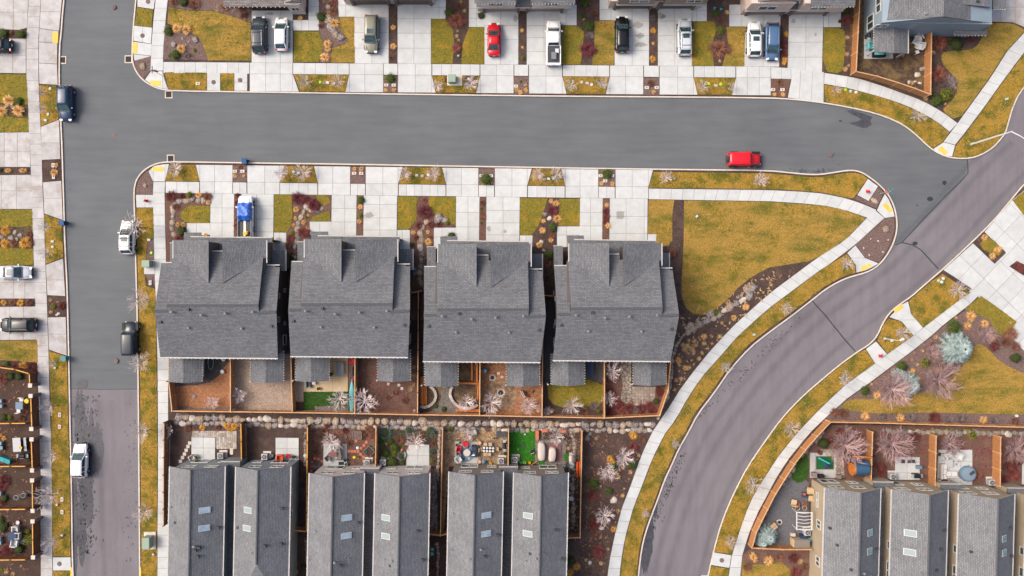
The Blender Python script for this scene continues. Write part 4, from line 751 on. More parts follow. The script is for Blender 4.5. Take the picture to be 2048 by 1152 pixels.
# ---------------------------------------------------------------- the four dark duplexes in the middle (one built, three copied)
O2 = (698, 620)
root = thing('duplex_house', 'x', 'house', W(O2[0], O2[1], 0), 0, 'large charcoal-roofed duplexes in the middle')
w_ = lambda l: [W(*p) for p in l]
planes = [[(576.5, 620, 7.9), (820, 622, 7.9), (816, 714, 5.4), (581, 712, 5.4)],
          [(576.5, 620, 7.9), (583, 524, 5.4), (609, 524, 5.4), (603, 620, 7.9)],
          [(785, 622, 7.9), (787, 532, 5.5), (820, 532, 5.4), (820, 622, 7.9)],
          [(602, 609, 8.25), (785, 609, 8.25), (789, 511, 6.1), (711, 511, 6.1), (711, 500, 5.9), (683, 500, 5.9), (683, 511, 6.1), (607, 511, 6.1)],
          [(602, 609, 8.25), (785, 609, 8.25), (785, 632, 7.62), (602, 632, 7.62)],
          [(609, 478, 6.15), (683, 478, 7.35), (683, 564, 7.35), (609, 512, 6.15)],
          [(711, 480, 7.45), (795, 478, 5.85), (795, 512, 6.0), (711, 564, 7.45)]]
rf = add_roof(root, [w_(p) for p in planes], thick=.14)
add_roof(root, [w_([(636, 472, 3.0), (799, 474, 3.0), (797, 512, 3.9), (636, 512, 3.9)]), w_([(622, 463, 2.8), (656, 463, 2.8), (656, 505, 3.4), (622, 505, 3.4)]), w_([(595, 484, 3.0), (612, 484, 3.2), (612, 527, 3.2), (595, 527, 3.0)]), w_([(792, 498, 3.3), (826, 498, 3.0), (826, 540, 3.0), (792, 540, 3.3)]), w_([(797, 480, 3.3), (800, 480, 3.3), (800, 500, 3.3), (797, 500, 3.3)])], name='lower_roof')
bar(root, 'ridge_cap', W(602, 609, 8.2), W(785, 609, 8.2), .28, .1, 'ridge', rf); bar(root, 'ridge_cap', W(577, 620, 7.86), W(602, 620, 7.86), .28, .1, 'ridge', rf); bar(root, 'ridge_cap', W(785, 622, 7.86), W(819, 622, 7.86), .28, .1, 'ridge', rf)
# walls
x0, x1 = W(581, 0, 5.4).x+.35, W(817, 0, 5.4).x-.35; ys, yn = W(0, 713, 5.4).y+.35, W(0, 526, 5.4).y-.1; yr = W(0, 621, 7.9).y; o = root.location
mb = MB(); pr = [(ys, 0), (yn, 0), (yn, 5.3), (yr, 7.7), (ys, 5.3)]
vs = [(x-o.x, y-o.y, z) for x in (x0, x1) for y, z in pr]
mb.add(vs, [(0, 1, 2, 3, 4), (9, 8, 7, 6, 5)]+[((i+1) % 5, i, i+5, (i+1) % 5+5) for i in range(5)]).build('wall', M['wall_dark'], root)
def blockw(pts, z0, tops, m='wall_dark', name='wall'):
    P = [rel(root, W(*p)) for p in pts]; n = len(P); vs = [(p.x, p.y, z0) for p in P]+[(p.x, p.y, t) for p, t in zip(P, tops)]
    return MB().add(vs, [tuple(range(n, 2*n))]+[(i, (i+1) % n, n+(i+1) % n, n+i) for i in range(n)][::1]).build(name, M[m], root)
blockw([(612, 564, 6.1), (681, 564, 7.3), (681, 481, 7.3), (612, 481, 6.1)], 3, [6.0, 7.15, 7.15, 6.0]); blockw([(713, 564, 7.3), (792, 564, 6), (792, 481, 6), (713, 483, 7.3)], 3, [7.15, 5.9, 5.9, 7.15])
blockw([(683, 600, 5.9), (711, 600, 5.9), (711, 503, 5.9), (683, 503, 5.9)], 3, [5.7]*4); blockw([(640, 530, 3), (793, 530, 3), (793, 480, 3), (640, 480, 3)], 0, [2.85]*4, 'wall_beige')
blockw([(600, 620, 7), (786, 620, 7), (788, 514, 6), (606, 514, 6)], 5, [7.7, 7.7, 5.9, 5.9]); blockw([(598, 530, 3), (612, 530, 3), (612, 490, 3), (598, 490, 3)], 0, [2.8]*4); blockw([(795, 536, 3), (823, 536, 3), (823, 503, 3), (795, 503, 3)], 0, [2.8]*4)
bar(root, 'gutter', W(581, 713, 5.28), W(816, 715, 5.28), .14, .14, 'white_trim'); bar(root, 'gutter', W(584, 523, 5.3), W(609, 523, 5.3), .12, .12, 'white_trim'); bar(root, 'gutter', W(790, 528, 5.3), W(820, 528, 5.3), .12, .12, 'white_trim'); bar(root, 'gutter', W(683.5, 500, 5.8), W(710.5, 500, 5.8), .14, .14, 'white_trim')
bar(root, 'gutter', W(609, 479, 6.05), W(609, 517, 6.05), .12, .14, 'white_trim'); bar(root, 'gutter', W(796, 479, 5.9), W(796, 524, 5.9), .12, .14, 'white_trim'); bar(root, 'gutter', W(826.5, 498, 2.9), W(826.5, 540, 2.9), .12, .12, 'white_trim'); bar(root, 'gutter', W(636, 471.5, 2.9), W(799, 473.5, 2.9), .13, .13, 'white_trim'); bar(root, 'gutter', W(595, 484, 2.9), W(609, 484, 2.9), .12, .12, 'white_trim')
lights(root, W(581, 714.5, 5.4), W(816, 716.5, 5.4), 28); lights(root, W(636, 471, 3.03), W(799, 473, 3.03), 16)
for px, w2 in ((666, 64), (742, 64)):
    a = W(px, 481, 0); mb = MB(); mb.box(a.x-o.x+w2/30, a.y-o.y+.06, 1.15, w2/15, .1, 2.3); mb.build('garage_door', M['door_beige'], root)
for x, y, k in ((658, 517, 0), (607, 577, 1), (632, 561, 0), (655, 562, 0), (778, 555, 0), (672, 565, 2), (719, 564, 2), (776, 590, 0), (612, 622, 2), (671, 628, 2), (719, 625, 2), (774, 622, 2), (643, 654, 2), (749, 655, 2), (587, 642, 0), (808, 650, 0), (645, 617, 0)):
    z = 7.9 - abs(620-y)*.0265+.25 if y < 630 else 7.9-(y-620)*.0269
    vent(root, W(x, y, z), k)
for xl, xr_, xm in ((591, 658, 622), (755, 821, 787)):
    z0, z1 = 2.7, 3.45; q = w_([(xl, 714, z0), (xm, 714, z1), (xm, 764, z1), (xl, 762, z0)]); q2 = w_([(xm, 714, z1), (xr_, 714, z0), (xr_, 762, z0), (xm, 764, z1)])
    q[0].y += 1; q[1].y += 1; q2[0].y += 1; q2[1].y += 1
    po = add_roof(root, [q, q2], name='porch_roof'); lights(po, q[0]-o+Vector((-.04, 0, 0)), q[3]-o+Vector((-.04, 0, 0)), 12); lights(po, q2[1]-o+Vector((.04, 0, 0)), q2[2]-o+Vector((.04, 0, 0)), 12)
    for x in (xl+5, xr_-5):
        p = rel(root, W(x, 757, 0)); MB().box(p.x, p.y, 1.3, .15, .15, 2.6).build('porch_post', M['white_trim'], po)
for y0, y1, z0, z1 in ((584, 595, 3.6, 4.6), (630, 642, 3.6, 4.6), (641, 650, .9, 1.8), (668, 690, .7, 2.2), (574, 583, .9, 1.8)):
    a, b = Vector((x1, W(0, y1, 3).y, 0)), Vector((x1, W(0, y0, 3).y, 0)); window(root, a, b, z0, z1, 1); a.x = b.x = x0; window(root, b, a, z0, z1, 1)
for x0_, x1_, z0, z1 in ((670, 700, .2, 2.2), (722, 745, .9, 2.1), (600, 624, 3.2, 4.6), (660, 690, 3.2, 4.6), (718, 745, 3.2, 4.6)):
    window(root, V3((W(x0_, 0, 2).x, ys)), V3((W(x1_, 0, 2).x, ys)), z0, z1, 2)
sc_ = (HC-5.4)/HC/PX
root['label'] = 'charcoal duplex with a blue-tarped... '
labs = {(-260.5, 2): 'charcoal duplex nearest the left road, pickup under blue tarp in front of its garage', (265, 10): 'charcoal duplex third from the left, curved stone walls and new timber in its back yard', (525, 8): 'rightmost charcoal duplex, beside the large triangular lawn'}
root['label'] = 'charcoal duplex second from the left, turquoise kayak and tan patio in its back yard'
DUP = [root]
for (dx, dy), lb in labs.items():
    c = copy_tree(root); c.location = root.location+Vector((dx*sc_, -dy*sc_, 0)); c['label'] = lb; DUP.append(c)
# ---------------------------------------------------------------- row along the top
def facade(root, x0, x1, yd, z0, z1, m, y_over=0.0, depth=9):
    """a wall block, front at picture ground line yd"""
    a, b = W(x0, yd, 0), W(x1, yd, 0); o = root.location; mb = MB(); y0 = a.y-y_over; mb.prism([(a.x-o.x, y0-o.y), (b.x-o.x, y0-o.y), (b.x-o.x, y0-o.y+depth), (a.x-o.x, y0-o.y+depth)], z0, z1)
    mb.build('wall', M[m], root); return y0
def row_house(label, x0, x1, yd, garages, uppers, wins, roofs, wm, um, dm, rm='roof'):
    root = thing('townhouse', label, 'house', W((x0+x1)/2, yd, 0), 0, 'townhouses along the top edge'); o = root.location
    facade(root, x0, x1, yd, 0, 2.75, wm)
    for a, b in garages:
        p, q = W(a, yd, 0), W(b, yd, 0); w2 = q.x-p.x; g = MB(); g.box((p.x+q.x)/2-o.x, p.y-o.y-.03, 1.12, w2, .08, 2.24); go = g.build('garage_door', M[dm], root)
        for k in range(3): g = MB(); g.box((p.x+q.x)/2-o.x, p.y-o.y-.08, .55+k*.56, w2-.1, .02, .03); g.build('panel_joint', M['dark_grey'], go)
        for s in (p.x-.18, q.x+.18): MB().box(s-o.x, p.y-o.y-.12, 1.2, .34, .3, 2.4).build('pier', M['stone_veneer'], root)
    for a, b, za, zb, ov in uppers:
        y0 = facade(root, a, b, yd, za, zb, um, ov); p, q = W(a, yd, 0), W(b, yd, 0)
        MB().box((p.x+q.x)/2-o.x, y0-o.y-.04, za+.06, q.x-p.x+.08, .12, .16).build('trim', M['white_trim'], root)
    for a, b, z0, z1, ov in wins:
        p, q = W(a, yd, 0), W(b, yd, 0); p.y -= ov; q.y -= ov; window(root, p, q, z0, z1, 2)
    for xa, xb, za, rise_, ov, ridge in roofs:
        p, q = W(xa, yd, 0), W(xb, yd, 0); yf = p.y-ov; mid = (p.x+q.x)/2
        if ridge == 'NS': pl = [[Vector((p.x, yf, za)), Vector((mid, yf, za+rise_)), Vector((mid, yf+9, za+rise_)), Vector((p.x, yf+9, za))], [Vector((mid, yf, za+rise_)), Vector((q.x, yf, za)), Vector((q.x, yf+9, za)), Vector((mid, yf+9, za+rise_))]]
        else: pl = [[Vector((p.x, yf, za)), Vector((q.x, yf, za)), Vector((q.x, yf+5, za+rise_)), Vector((p.x, yf+5, za+rise_))], [Vector((p.x, yf+5, za+rise_)), Vector((q.x, yf+5, za+rise_)), Vector((q.x, yf+10.3, za)), Vector((p.x, yf+10.3, za))]]
        add_roof(root, pl, rm=rm); lights(root, Vector((p.x, yf-.08, za)), Vector((q.x, yf-.08, za)), 14)
    return root
r1 = row_house('corner townhouse in the top row with weathered grey-brown roof above the two parked cars', 459, 613, 14, [(505, 552), (556, 583)], [(585, 612, 0, 3.3, .9)], [(590, 607, 1.2, 2.4, .9)], [(462, 586, 2.9, 1.4, 1.0, 'EW'), (583, 615, 3.4, .7, .7, 'NS')], 'wall_beige', 'wall_pale', 'door_brown', 'roof_brown')
row_house('townhouse in the top row behind the olive SUV, only its garage fronts showing', 692, 870, 9, [(711, 776), (797, 860)], [(700, 782, 2.75, 6, .3), (792, 868, 2.75, 6, .3)], [], [(698, 870, 6.0, 1.4, 1, 'EW')], 'wall_beige', 'wall_brown', 'door_brown')
row_house('cream townhouse in the top row between the red car and white pickup', 955, 1137, 23, [(971, 1034), (1056, 1120)], [(957, 1030, 2.8, 5.5, .5), (1063, 1140, 2.8, 5.5, .5)], [(978, 1008, 3.6, 4.7, .5), (1086, 1115, 3.6, 4.7, .5)], [(953, 1032, 5.5, 1.4, .9, 'EW'), (1060, 1144, 5.5, 1.4, .9, 'EW'), (1032, 1060, 3.0, .4, .5, 'EW')], 'wall_beige', 'wall_pale', 'door_beige')
row_house('brown-fronted townhouse in the top row behind the black SUV and silver SUV', 1216, 1400, 17, [(1231, 1296), (1317, 1381)], [(1228, 1300, 2.75, 6.5, .5), (1319, 1400, 2.75, 6.5, .5)], [(1250, 1288, 3.6, 4.6, .5), (1360, 1390, 3.6, 4.6, .5)], [(1230, 1402, 6.6, 1.5, 1, 'EW')], 'wall_beige', 'wall_brown', 'door_brown')
row_house('beige townhouse in the top row behind the white SUV and blue wagon', 1480, 1672, 29, [(1493, 1558), (1579, 1644)], [(1478, 1562, 2.75, 5.5, .5), (1580, 1668, 2.75, 5.5, .5)], [(1498, 1534, 3.2, 4.5, .5), (1598, 1632, 3.2, 4.3, .5)], [(1490, 1572, 5.5, 1.4, .35, 'NS'), (1590, 1674, 5.5, 1.4, .9, 'EW'), (1560, 1590, 3.0, .5, .4, 'EW')], 'wall_beige', 'wall_beige', 'door_beige')
# blue house top right
root = thing('house', 'slate-blue sided house in the top right corner with white chairs in its fenced yard', 'house', W(1860, 50, 0)); o = root.location
F_ = [W(1727, 72, 0), W(1935, 75, 0), W(1935, -120, 0), W(1727, -120, 0)]
blk = lambda pts, z0, z1, m: MB().prism([(p.x-o.x, p.y-o.y) for p in pts], z0, z1).build('wall', M[m], root)
blk(F_, 0, 5.3, 'wall_navy')
mb = MB(); a, b = F_[0]-o, F_[1]-o; pk = W(1881, 32, 7.6)-o; mb.add([(a.x, a.y+.002, 5.28), (b.x, a.y+.002, 5.28), (pk.x, a.y+.002, 7.3), (a.x, a.y+4, 5.28), (b.x, a.y+4, 5.28), (pk.x, a.y+4, 7.3)], [(0, 1, 2), (1, 4, 5, 2), (3, 0, 2, 5)]).build('wall', M['wall_navy'], root)
add_roof(root, [w_([(1771, 41, 5.4), (1887, 33, 7.6), (1892, -160, 7.6), (1772, -160, 5.4)]), w_([(1887, 33, 7.6), (1966, 45, 5.4), (1966, -160, 5.4), (1892, -160, 7.6)])])
add_roof(root, [w_([(1890, 5, 6.9), (1980, 14, 6.0), (1978, -60, 6.0), (1890, -60, 6.9)]), w_([(1908, 53, 3.1), (1975, 53, 2.9), (1976, 20, 3.0), (1915, 45, 3.4)]), w_([(1909, 53, 3.0), (1906, 71, 2.8), (1974, 71, 2.8), (1976, 53, 3.0)]), w_([(1985, 18, 4.2), (2012, 18, 4.0), (2016, -60, 4.0), (1985, -60, 4.2)])], name='lower_roof')
blk([W(1890, 64, 0), W(1948, 64, 0), W(1960, -60, 0), W(1890, -60, 0)], 0, 2.6, 'wall_beige')
for a, b, z0, z1 in ((1757, 1781, 3.6, 4.6), (1824, 1840, 3.6, 4.6), (1868, 1884, 3.6, 4.6), (1855, 1880, 1.0, 2.1)):
    p, q = W(a-35, 72, 0), W(b-35, 72, 0); window(root, p, q, z0, z1, 2)
for ya, yb, z0, z1 in ((26, 10, 1.1, 3.0), (4, -14, 3.6, 5.0)):
    window(root, Vector((F_[0].x, W(0, yb+20, 2).y, 0)), Vector((F_[0].x, W(0, ya+34, 2).y, 0)), z0, z1, 2)
pr_ = add_roof(root, [w_([(1747, 53, 2.7), (1788, 51, 3.4), (1788, 106, 3.4), (1748, 103, 2.7)]), w_([(1788, 51, 3.4), (1816, 54, 2.8), (1815, 107, 2.8), (1788, 106, 3.4)])], name='porch_roof')
for x, y in ((1750, 100), (1812, 103)): p = W(x, y, 2.6)-o; MB().box(p.x, p.y, 1.3, .16, .16, 2.6).build('porch_post', M['white_trim'], pr_)
vent(root, W(1850, 29, 6.8), 2); vent(root, W(1955, 2, 6.3), 0); bar(root, 'gutter', W(1966, 14, 5.3), W(1966, 46, 5.3), .13, .13, 'white_trim'); bar(root, 'gutter', W(1816, 52, 2.7), W(1816, 107, 2.7), .12, .12, 'white_trim')
lights(root, W(1747, 52, 2.75), W(1747, 103, 2.75), 10); lights(root, W(1907, 71.5, 2.85), W(1974, 71.5, 2.85), 10); lights(root, W(1985, 19, 4.1), W(2012, 19, 4.1), 6)
# ================================================================ vehicles (length along +x = forwards, wheels on z = 0)
PAINT = {}
def paint(k, r, g, b):
    PAINT[k] = mat('car_paint_'+k, c8(r, g, b), rough=.3, spec=.4, coat=.15)
for k in (('black', 14, 16, 20), ('charcoal', 60, 66, 74), ('white', 252, 252, 252), ('olive', 140, 138, 122), ('red', 206, 24, 40), ('jeep_red', 226, 30, 44), ('silver', 206, 212, 218), ('blue', 84, 116, 156), ('navy', 30, 58, 92), ('black_blue', 22, 34, 50)): paint(*k)
M['car_glass'] = mat('car_glass', c8(64, 92, 98), c8(30, 44, 50), 1.2, .08, spec=.8); M['lamp'] = mat('headlamp', c8(226, 230, 232), rough=.15, spec=.7); M['tail'] = mat('tail_lamp', c8(196, 30, 44), rough=.2, spec=.6)
M['chrome'] = mat('alloy', c8(196, 198, 202), rough=.3, metal=.6)
def loft(mb, secs, m=0, capa=True, capb=True):
    n = len(secs[0]); vs = [p for s in secs for p in s]; fs = []
    for i in range(len(secs)-1):
        for k in range(n-1): fs.append((i*n+k, (i+1)*n+k, (i+1)*n+k+1, i*n+k+1))
    if capa: fs.append(tuple(range(n)))
    if capb: fs.append(tuple(range((len(secs)-1)*n, len(secs)*n))[::-1])
    return mb.add(vs, fs, m)
def car(name, label, cat, px, py, head, L=4.6, Wd=1.85, H=1.65, col_='black', kind='suv', rails=False, sunroof=False, bars=0, tailred=True, group='parked cars and trucks', zg=.15, roofcol=None, spare=False):
    """head: compass heading in the picture, degrees (0 = right, 90 = up)"""
    t = thing(name, label, cat, W(px, py, .8)*1.0, R(head), group); t.location.z = zg
    hw = Wd/2; P = PAINT[col_]; f = L/2; b = -L/2
    if kind == 'suv': prof = [(f, .62, .55), (f-.1, .82, .72), (f-.45, .92, .9), (f-1.0, .99, .98), (f-1.35, 1.0, 1.03), (0, 1, 1.04), (b+.9, 1, 1.06), (b+.3, .97, 1.04), (b+.08, .88, .98), (b, .78, .7)]; g = dict(ws=f-1.25, wt=f-2.0, rt=b+.55, rb=b+.14)
    elif kind == 'hatch': prof = [(f, .60, .5), (f-.12, .84, .66), (f-.5, .94, .82), (f-.95, .99, .92), (0, 1, .97), (b+.8, 1, 1.0), (b+.3, .94, .98), (b+.05, .82, .9), (b, .72, .6)]; g = dict(ws=f-.95, wt=f-1.75, rt=b+.75, rb=b+.22)
    elif kind == 'sedan': prof = [(f, .58, .5), (f-.12, .82, .62), (f-.5, .94, .78), (f-1.2, .99, .88), (0, 1, .92), (b+1.1, 1, .95), (b+.5, .95, .96), (b+.08, .84, .92), (b, .76, .6)]; g = dict(ws=f-1.2, wt=f-1.95, rt=b+1.35, rb=b+.65)
    elif kind == 'jeep': prof = [(f, .74, .6), (f-.05, .78, .92), (f-.9, .82, 1.0), (f-1.2, .92, 1.05), (0, .96, 1.08), (b+.1, .96, 1.08), (b, .95, 1.0)]; g = dict(ws=f-1.3, wt=f-1.55, rt=b+.08, rb=b+.03)
    elif kind == 'pickup': prof = [(f, .78, .6), (f-.1, .88, .95), (f-.5, .95, 1.05), (f-1.3, .98, 1.12), (0, 1, 1.14), (b+.2, 1, 1.14), (b, .97, 1.1)]; g = dict(ws=f-1.15, wt=f-1.75, rt=f-3.1 if L > 5.5 else f-2.6, rb=f-3.35 if L > 5.5 else f-2.8)
    secs = []
    for x, w_, z in prof:
        w2 = hw*w_; secs.append([(x, w2*.9, .28), (x, w2*.99, .45), (x, w2, z*.72), (x, w2*.97, z-.08), (x, w2*.84, z), (x, 0, z+.03), (x, -w2*.84, z), (x, -w2*.97, z-.08), (x, -w2, z*.72), (x, -w2*.99, .45), (x, -w2*.9, .28)])
    bd = MB(); loft(bd, secs); bo = bd.build('body', P, t, smooth=False); bo.data.polygons.foreach_set('use_smooth', [len(p.vertices) == 4 for p in bo.data.polygons])
    zb = prof[len(prof)//2][2]-.02; zr = H
    gi = hw*.9; ri = hw*(.72 if kind != 'jeep' else .86); k = MB()
    G = [(g['ws'], gi*.93, zb+.02), (g['wt'], ri, zr-.05), (g['rt'], ri, zr-.06), (g['rb'], gi*.88, zb+.04)]
    vs = [(x, s*w_, z) for x, w_, z in G for s in (1, -1)]
    k.add(vs, [(0, 2, 3, 1), (4, 6, 7, 5), (0, 1, 7, 6)[::-1], (2, 4, 5, 3)]); k.add(vs, [(0, 6, 4, 2), (1, 3, 5, 7)]); k.build('windows', M['car_glass'], t)
    r = MB(); xa, xb = g['wt']+.04, g['rt']-.06; mid = (xa+xb)/2; rs = []
    for x, w_, z in ((xa, .97, zr-.06), (xa-.25, 1.01, zr-.01), (mid, 1.02, zr), (xb+.3, 1.0, zr-.02), (xb, .95, zr-.07)):
        w2 = ri*w_+.03; rs.append([(x, w2, z-.05), (x, w2*.96, z), (x, w2*.5, z+.035), (x, 0, z+.045), (x, -w2*.5, z+.035), (x, -w2*.96, z), (x, -w2, z-.05)])
    loft(r, rs); ro = r.build('roof_panel', PAINT[roofcol] if roofcol else P, t, smooth=True)
    pl = MB()
    for s in (1, -1):
        pl.tube([(g['ws'], s*gi*.94, zb), (g['wt'], s*ri*1.01, zr-.05)], [.05, .045], 5); pl.tube([(g['rb'], s*gi*.9, zb), (g['rt'], s*ri*1.01, zr-.06)], [.07, .06], 5)
        xm = (g['wt']+g['rt'])/2; pl.tube([(xm+.1, s*gi*.955, zb), (xm+.05, s*ri*1.015, zr-.06)], [.045, .04], 5)
        if kind in ('suv', 'jeep'): pl.tube([(g['rt']+.45, s*gi*.95, zb), (g['rt']+.4, s*ri*1.015, zr-.06)], [.06, .05], 5)
    pl.build('pillars', P, t)['kind'] = 'stuff'
    wx = (f-.9, b+.85) if kind != 'pickup' else (f-.95, b+1.15); wr = .36 if kind in ('suv', 'pickup', 'jeep') else .32
    if kind == 'jeep': wx = (f-.6, b+.75); wr = .41
    for x in wx:
        for s in (1, -1):
            a = MB(); 
            a.tube([(x, s*(hw-.30), wr+.03), (x, s*(hw+.005), wr+.03)], [wr*1.14]*2, 16); ar = a.build('wheel_arch', M['rubber'], t)
            w_ = MB(); e = .10 if kind == 'jeep' else .025; w_.tube([(x, s*(hw-.22), wr), (x, s*(hw+e), wr)], [wr]*2, 18); wo = w_.build('wheel', M['rubber'], t)
            q = MB(); q.tube([(x, s*(hw+e-.01), wr), (x, s*(hw+e+.015), wr)], [wr*.62, wr*.5], 12); q.build('rim', M['chrome'], wo)
            if kind == 'jeep': MB().box(x, s*(hw*.9+.06), wr+.5, 1.05, .34, .06).build('fender', M['black'], t)
    for s in (1, -1):
        MB().box(f-.13, s*hw*.62, .62 if kind == 'sedan' else .72, .28, .36, .16, rz=s*-.35).build('headlight', M['lamp'], t)
        MB().box(b+.10, s*hw*.72, .86, .16, .30, .22, rz=s*.2).build('taillight', M['tail'], t)
        m_ = MB(); m_.box(g['ws']-.35, s*(hw+.08), zb+.08, .14, .24, .15); m_.build('mirror', P, t)
        if rails: MB().box((xa+xb)/2, s*ri*.86, zr+.06, (xa-xb)*.85, .05, .05).build('roof_rail', M['chrome'] if col_ != 'black' else M['metal_grey'], t)
        MB().box(0, s*(hw+.004), .38, L*.42, .03, .12).build('sill', M['dark_grey'], t)
    for i in range(bars): MB().box(xb+.55+i*(xa-xb-1.0)/max(1, bars-1), 0, zr+.09, .06, ri*1.8, .035).build('roof_bar', M['black'], t)
    if sunroof: MB().box(xa-.55, 0, zr+.045, .62, ri*1.25, .02).build('sunroof', M['car_glass'], t)
    MB().box(f-.02, 0, .5, .06, hw*1.1, .22).build('grille', M['black'], t); MB().box(b+.0, 0, .42, .08, hw*1.5, .2).build('bumper', M['dark_grey'], t); MB().box(f-.04, 0, .34, .1, hw*1.35, .1).build('bumper', M['dark_grey'], t)
    hl = MB(); 
    for s in (1, -1): hl.tube([(f-.35, s*hw*.55, prof[2][2]+.015), (g['ws']+.12, s*hw*.72, prof[4 if kind != 'jeep' else 2][2]+.02)], [.018, .018], 4)
    hl.box(g['ws']+.08, 0, zb+.045, .1, gi*1.7, .03); hl.build('bonnet_seams', M['dark_grey'], t)
    wp = MB(); 
    for s in (.1, -.55): wp.box((g['ws']*.75+g['wt']*.25), s*hw, zb+(zr-zb)*.25+.05, .03, .6, .02, rz=.15)
    wp.build('wipers', M['black'], t)
    MB().box(b-.005, 0, .72, .03, .34, .16).build('number_plate', M['white'], t)
    return t, dict(f=f, b=b, hw=hw, zr=zr, zb=zb, g=g, ri=ri)
car('parked_car', 'dark grey SUV with roof bars beside the white hatchback, top left driveway', 'car', 519, 70, 91, 4.85, 1.92, 1.78, 'charcoal', 'suv', rails=True, bars=2)
car('parked_car', 'plain white hatchback parked close beside the dark grey SUV', 'car', 563, 69, 90, 4.35, 1.78, 1.55, 'white', 'hatch')
car('parked_car', 'olive-grey SUV facing the street on the second driveway from the left', 'car', 743, 68, 269, 5.0, 1.92, 1.8, 'olive', 'suv', sunroof=True)
car('parked_car', 'small bright red sedan parked in a top row driveway', 'car', 988, 79, 90, 4.4, 1.72, 1.46, 'red', 'sedan')
car('parked_car', 'glossy black SUV parked between a lawn and a damp driveway patch', 'car', 1244, 69, 90, 4.75, 1.85, 1.68, 'black', 'suv')
car('parked_car', 'silver SUV with roof rails, second car to the right of the white pickup', 'car', 1369, 75, 90.5, 4.8, 1.9, 1.74, 'silver', 'suv', rails=True, sunroof=True, bars=2)
car('parked_car', 'white SUV with glass sunroof parked beside the blue wagon', 'car', 1508, 79, 90, 4.6, 1.86, 1.66, 'white', 'suv', sunroof=True)
car('parked_car', 'metallic blue wagon facing the street beside the white SUV', 'car', 1544, 83, 269, 4.95, 1.88, 1.52, 'blue', 'hatch', rails=True)
car('parked_car', 'dark navy SUV parked against the kerb at the upper left of the road', 'car', 131, 206, 270, 4.7, 1.88, 1.7, 'navy', 'suv', zg=.0)
car('parked_car', 'white SUV with sunroof on the left road, under a bare street tree', 'car', 255, 475, 90, 4.45, 1.85, 1.75, 'white', 'suv', rails=True, sunroof=True, bars=2, zg=.0)
car('parked_car', 'silver car with sunroof in a left edge driveway', 'car', 31, 545, 0, 4.3, 1.82, 1.5, 'silver', 'sedan', sunroof=True)
car('parked_car', 'black SUV with silver roof rails in a left edge driveway', 'car', 37, 650, 180, 4.8, 1.88, 1.7, 'black', 'suv', rails=True)
car('parked_car', 'black boxy SUV with blue windscreen parked beside the verge on the left road', 'car', 261, 677, 90, 4.4, 1.85, 1.8, 'black_blue', 'jeep', zg=.0)
car('parked_car', 'white SUV at the lower left kerb of the left road', 'car', 160, 922, 89, 4.5, 1.9, 1.75, 'white', 'suv', zg=.0)
car('parked_car', 'dark hatchback half cut off by the left edge of the picture', 'car', -8, 91, 180, 4.3, 1.8, 1.5, 'black', 'hatch')
# the red off-roader on the road
t, d = car('off_road_car', 'bright red off-road car with spare wheel standing in the street', 'car', 1488, 319, 0, 4.3, 1.78, 1.85, 'jeep_red', 'jeep', zg=.0)
s = MB(); s.tube([(d['b']-.26, 0, 1.05), (d['b']-.03, 0, 1.05)], [.4, .4], 18); s.build('spare_wheel', M['dark_grey'], t)
MB().box(d['f']+.06, 0, .55, .16, 1.7, .2).build('front_bumper', M['black'], t)
for i in range(5): MB().box(-.35, -.56+i*.28, 1.9, 2.3, .03, .02).build('roof_rib', PAINT['jeep_red'], t)
# white pickup with a black covered bed
t, d = car('pickup_truck', 'long white pickup truck with black bed cover and boxes on it', 'pickup truck', 1107, 87, 90, 5.9, 1.95, 1.85, 'white', 'pickup')
x0 = d['g']['rb']-.05; MB().box((x0+d['b']+.25)/2, 0, 1.20, x0-d['b']-.3, 1.66, .06).build('bed_cover', M['dark_grey'], t)
MB().box(d['b']+.08, 0, 1.14, .16, 1.7, .14).build('tailgate', PAINT['white'], t)
for s in (1, -1): MB().box((x0+d['b'])/2, s*.88, 1.2, x0-d['b'], .14, .14).build('bed_rail', PAINT['white'], t)
for x, y, a, b2, m, nm in ((x0-.75, -.42, .5, .45, 'white', 'cooler_box'), (d['b']+1.1, .0, .9, .62, 'mid_grey', 'tool_crate')):
    wx_ = t.location.x-y; wy_ = t.location.y+x
    bx = MB(); bx.box(0, 0, .13, a, b2, .24); bx.box(0, 0, .27, a*1.04, b2*1.04, .05); o_ = bx.build(nm, M[m], None, loc=(wx_, wy_, 1.38), rz=R(90)); tag(o_, 'white box on the front of the black pickup bed cover' if m == 'white' else 'grey box near the tailgate on the black pickup bed cover', 'box')
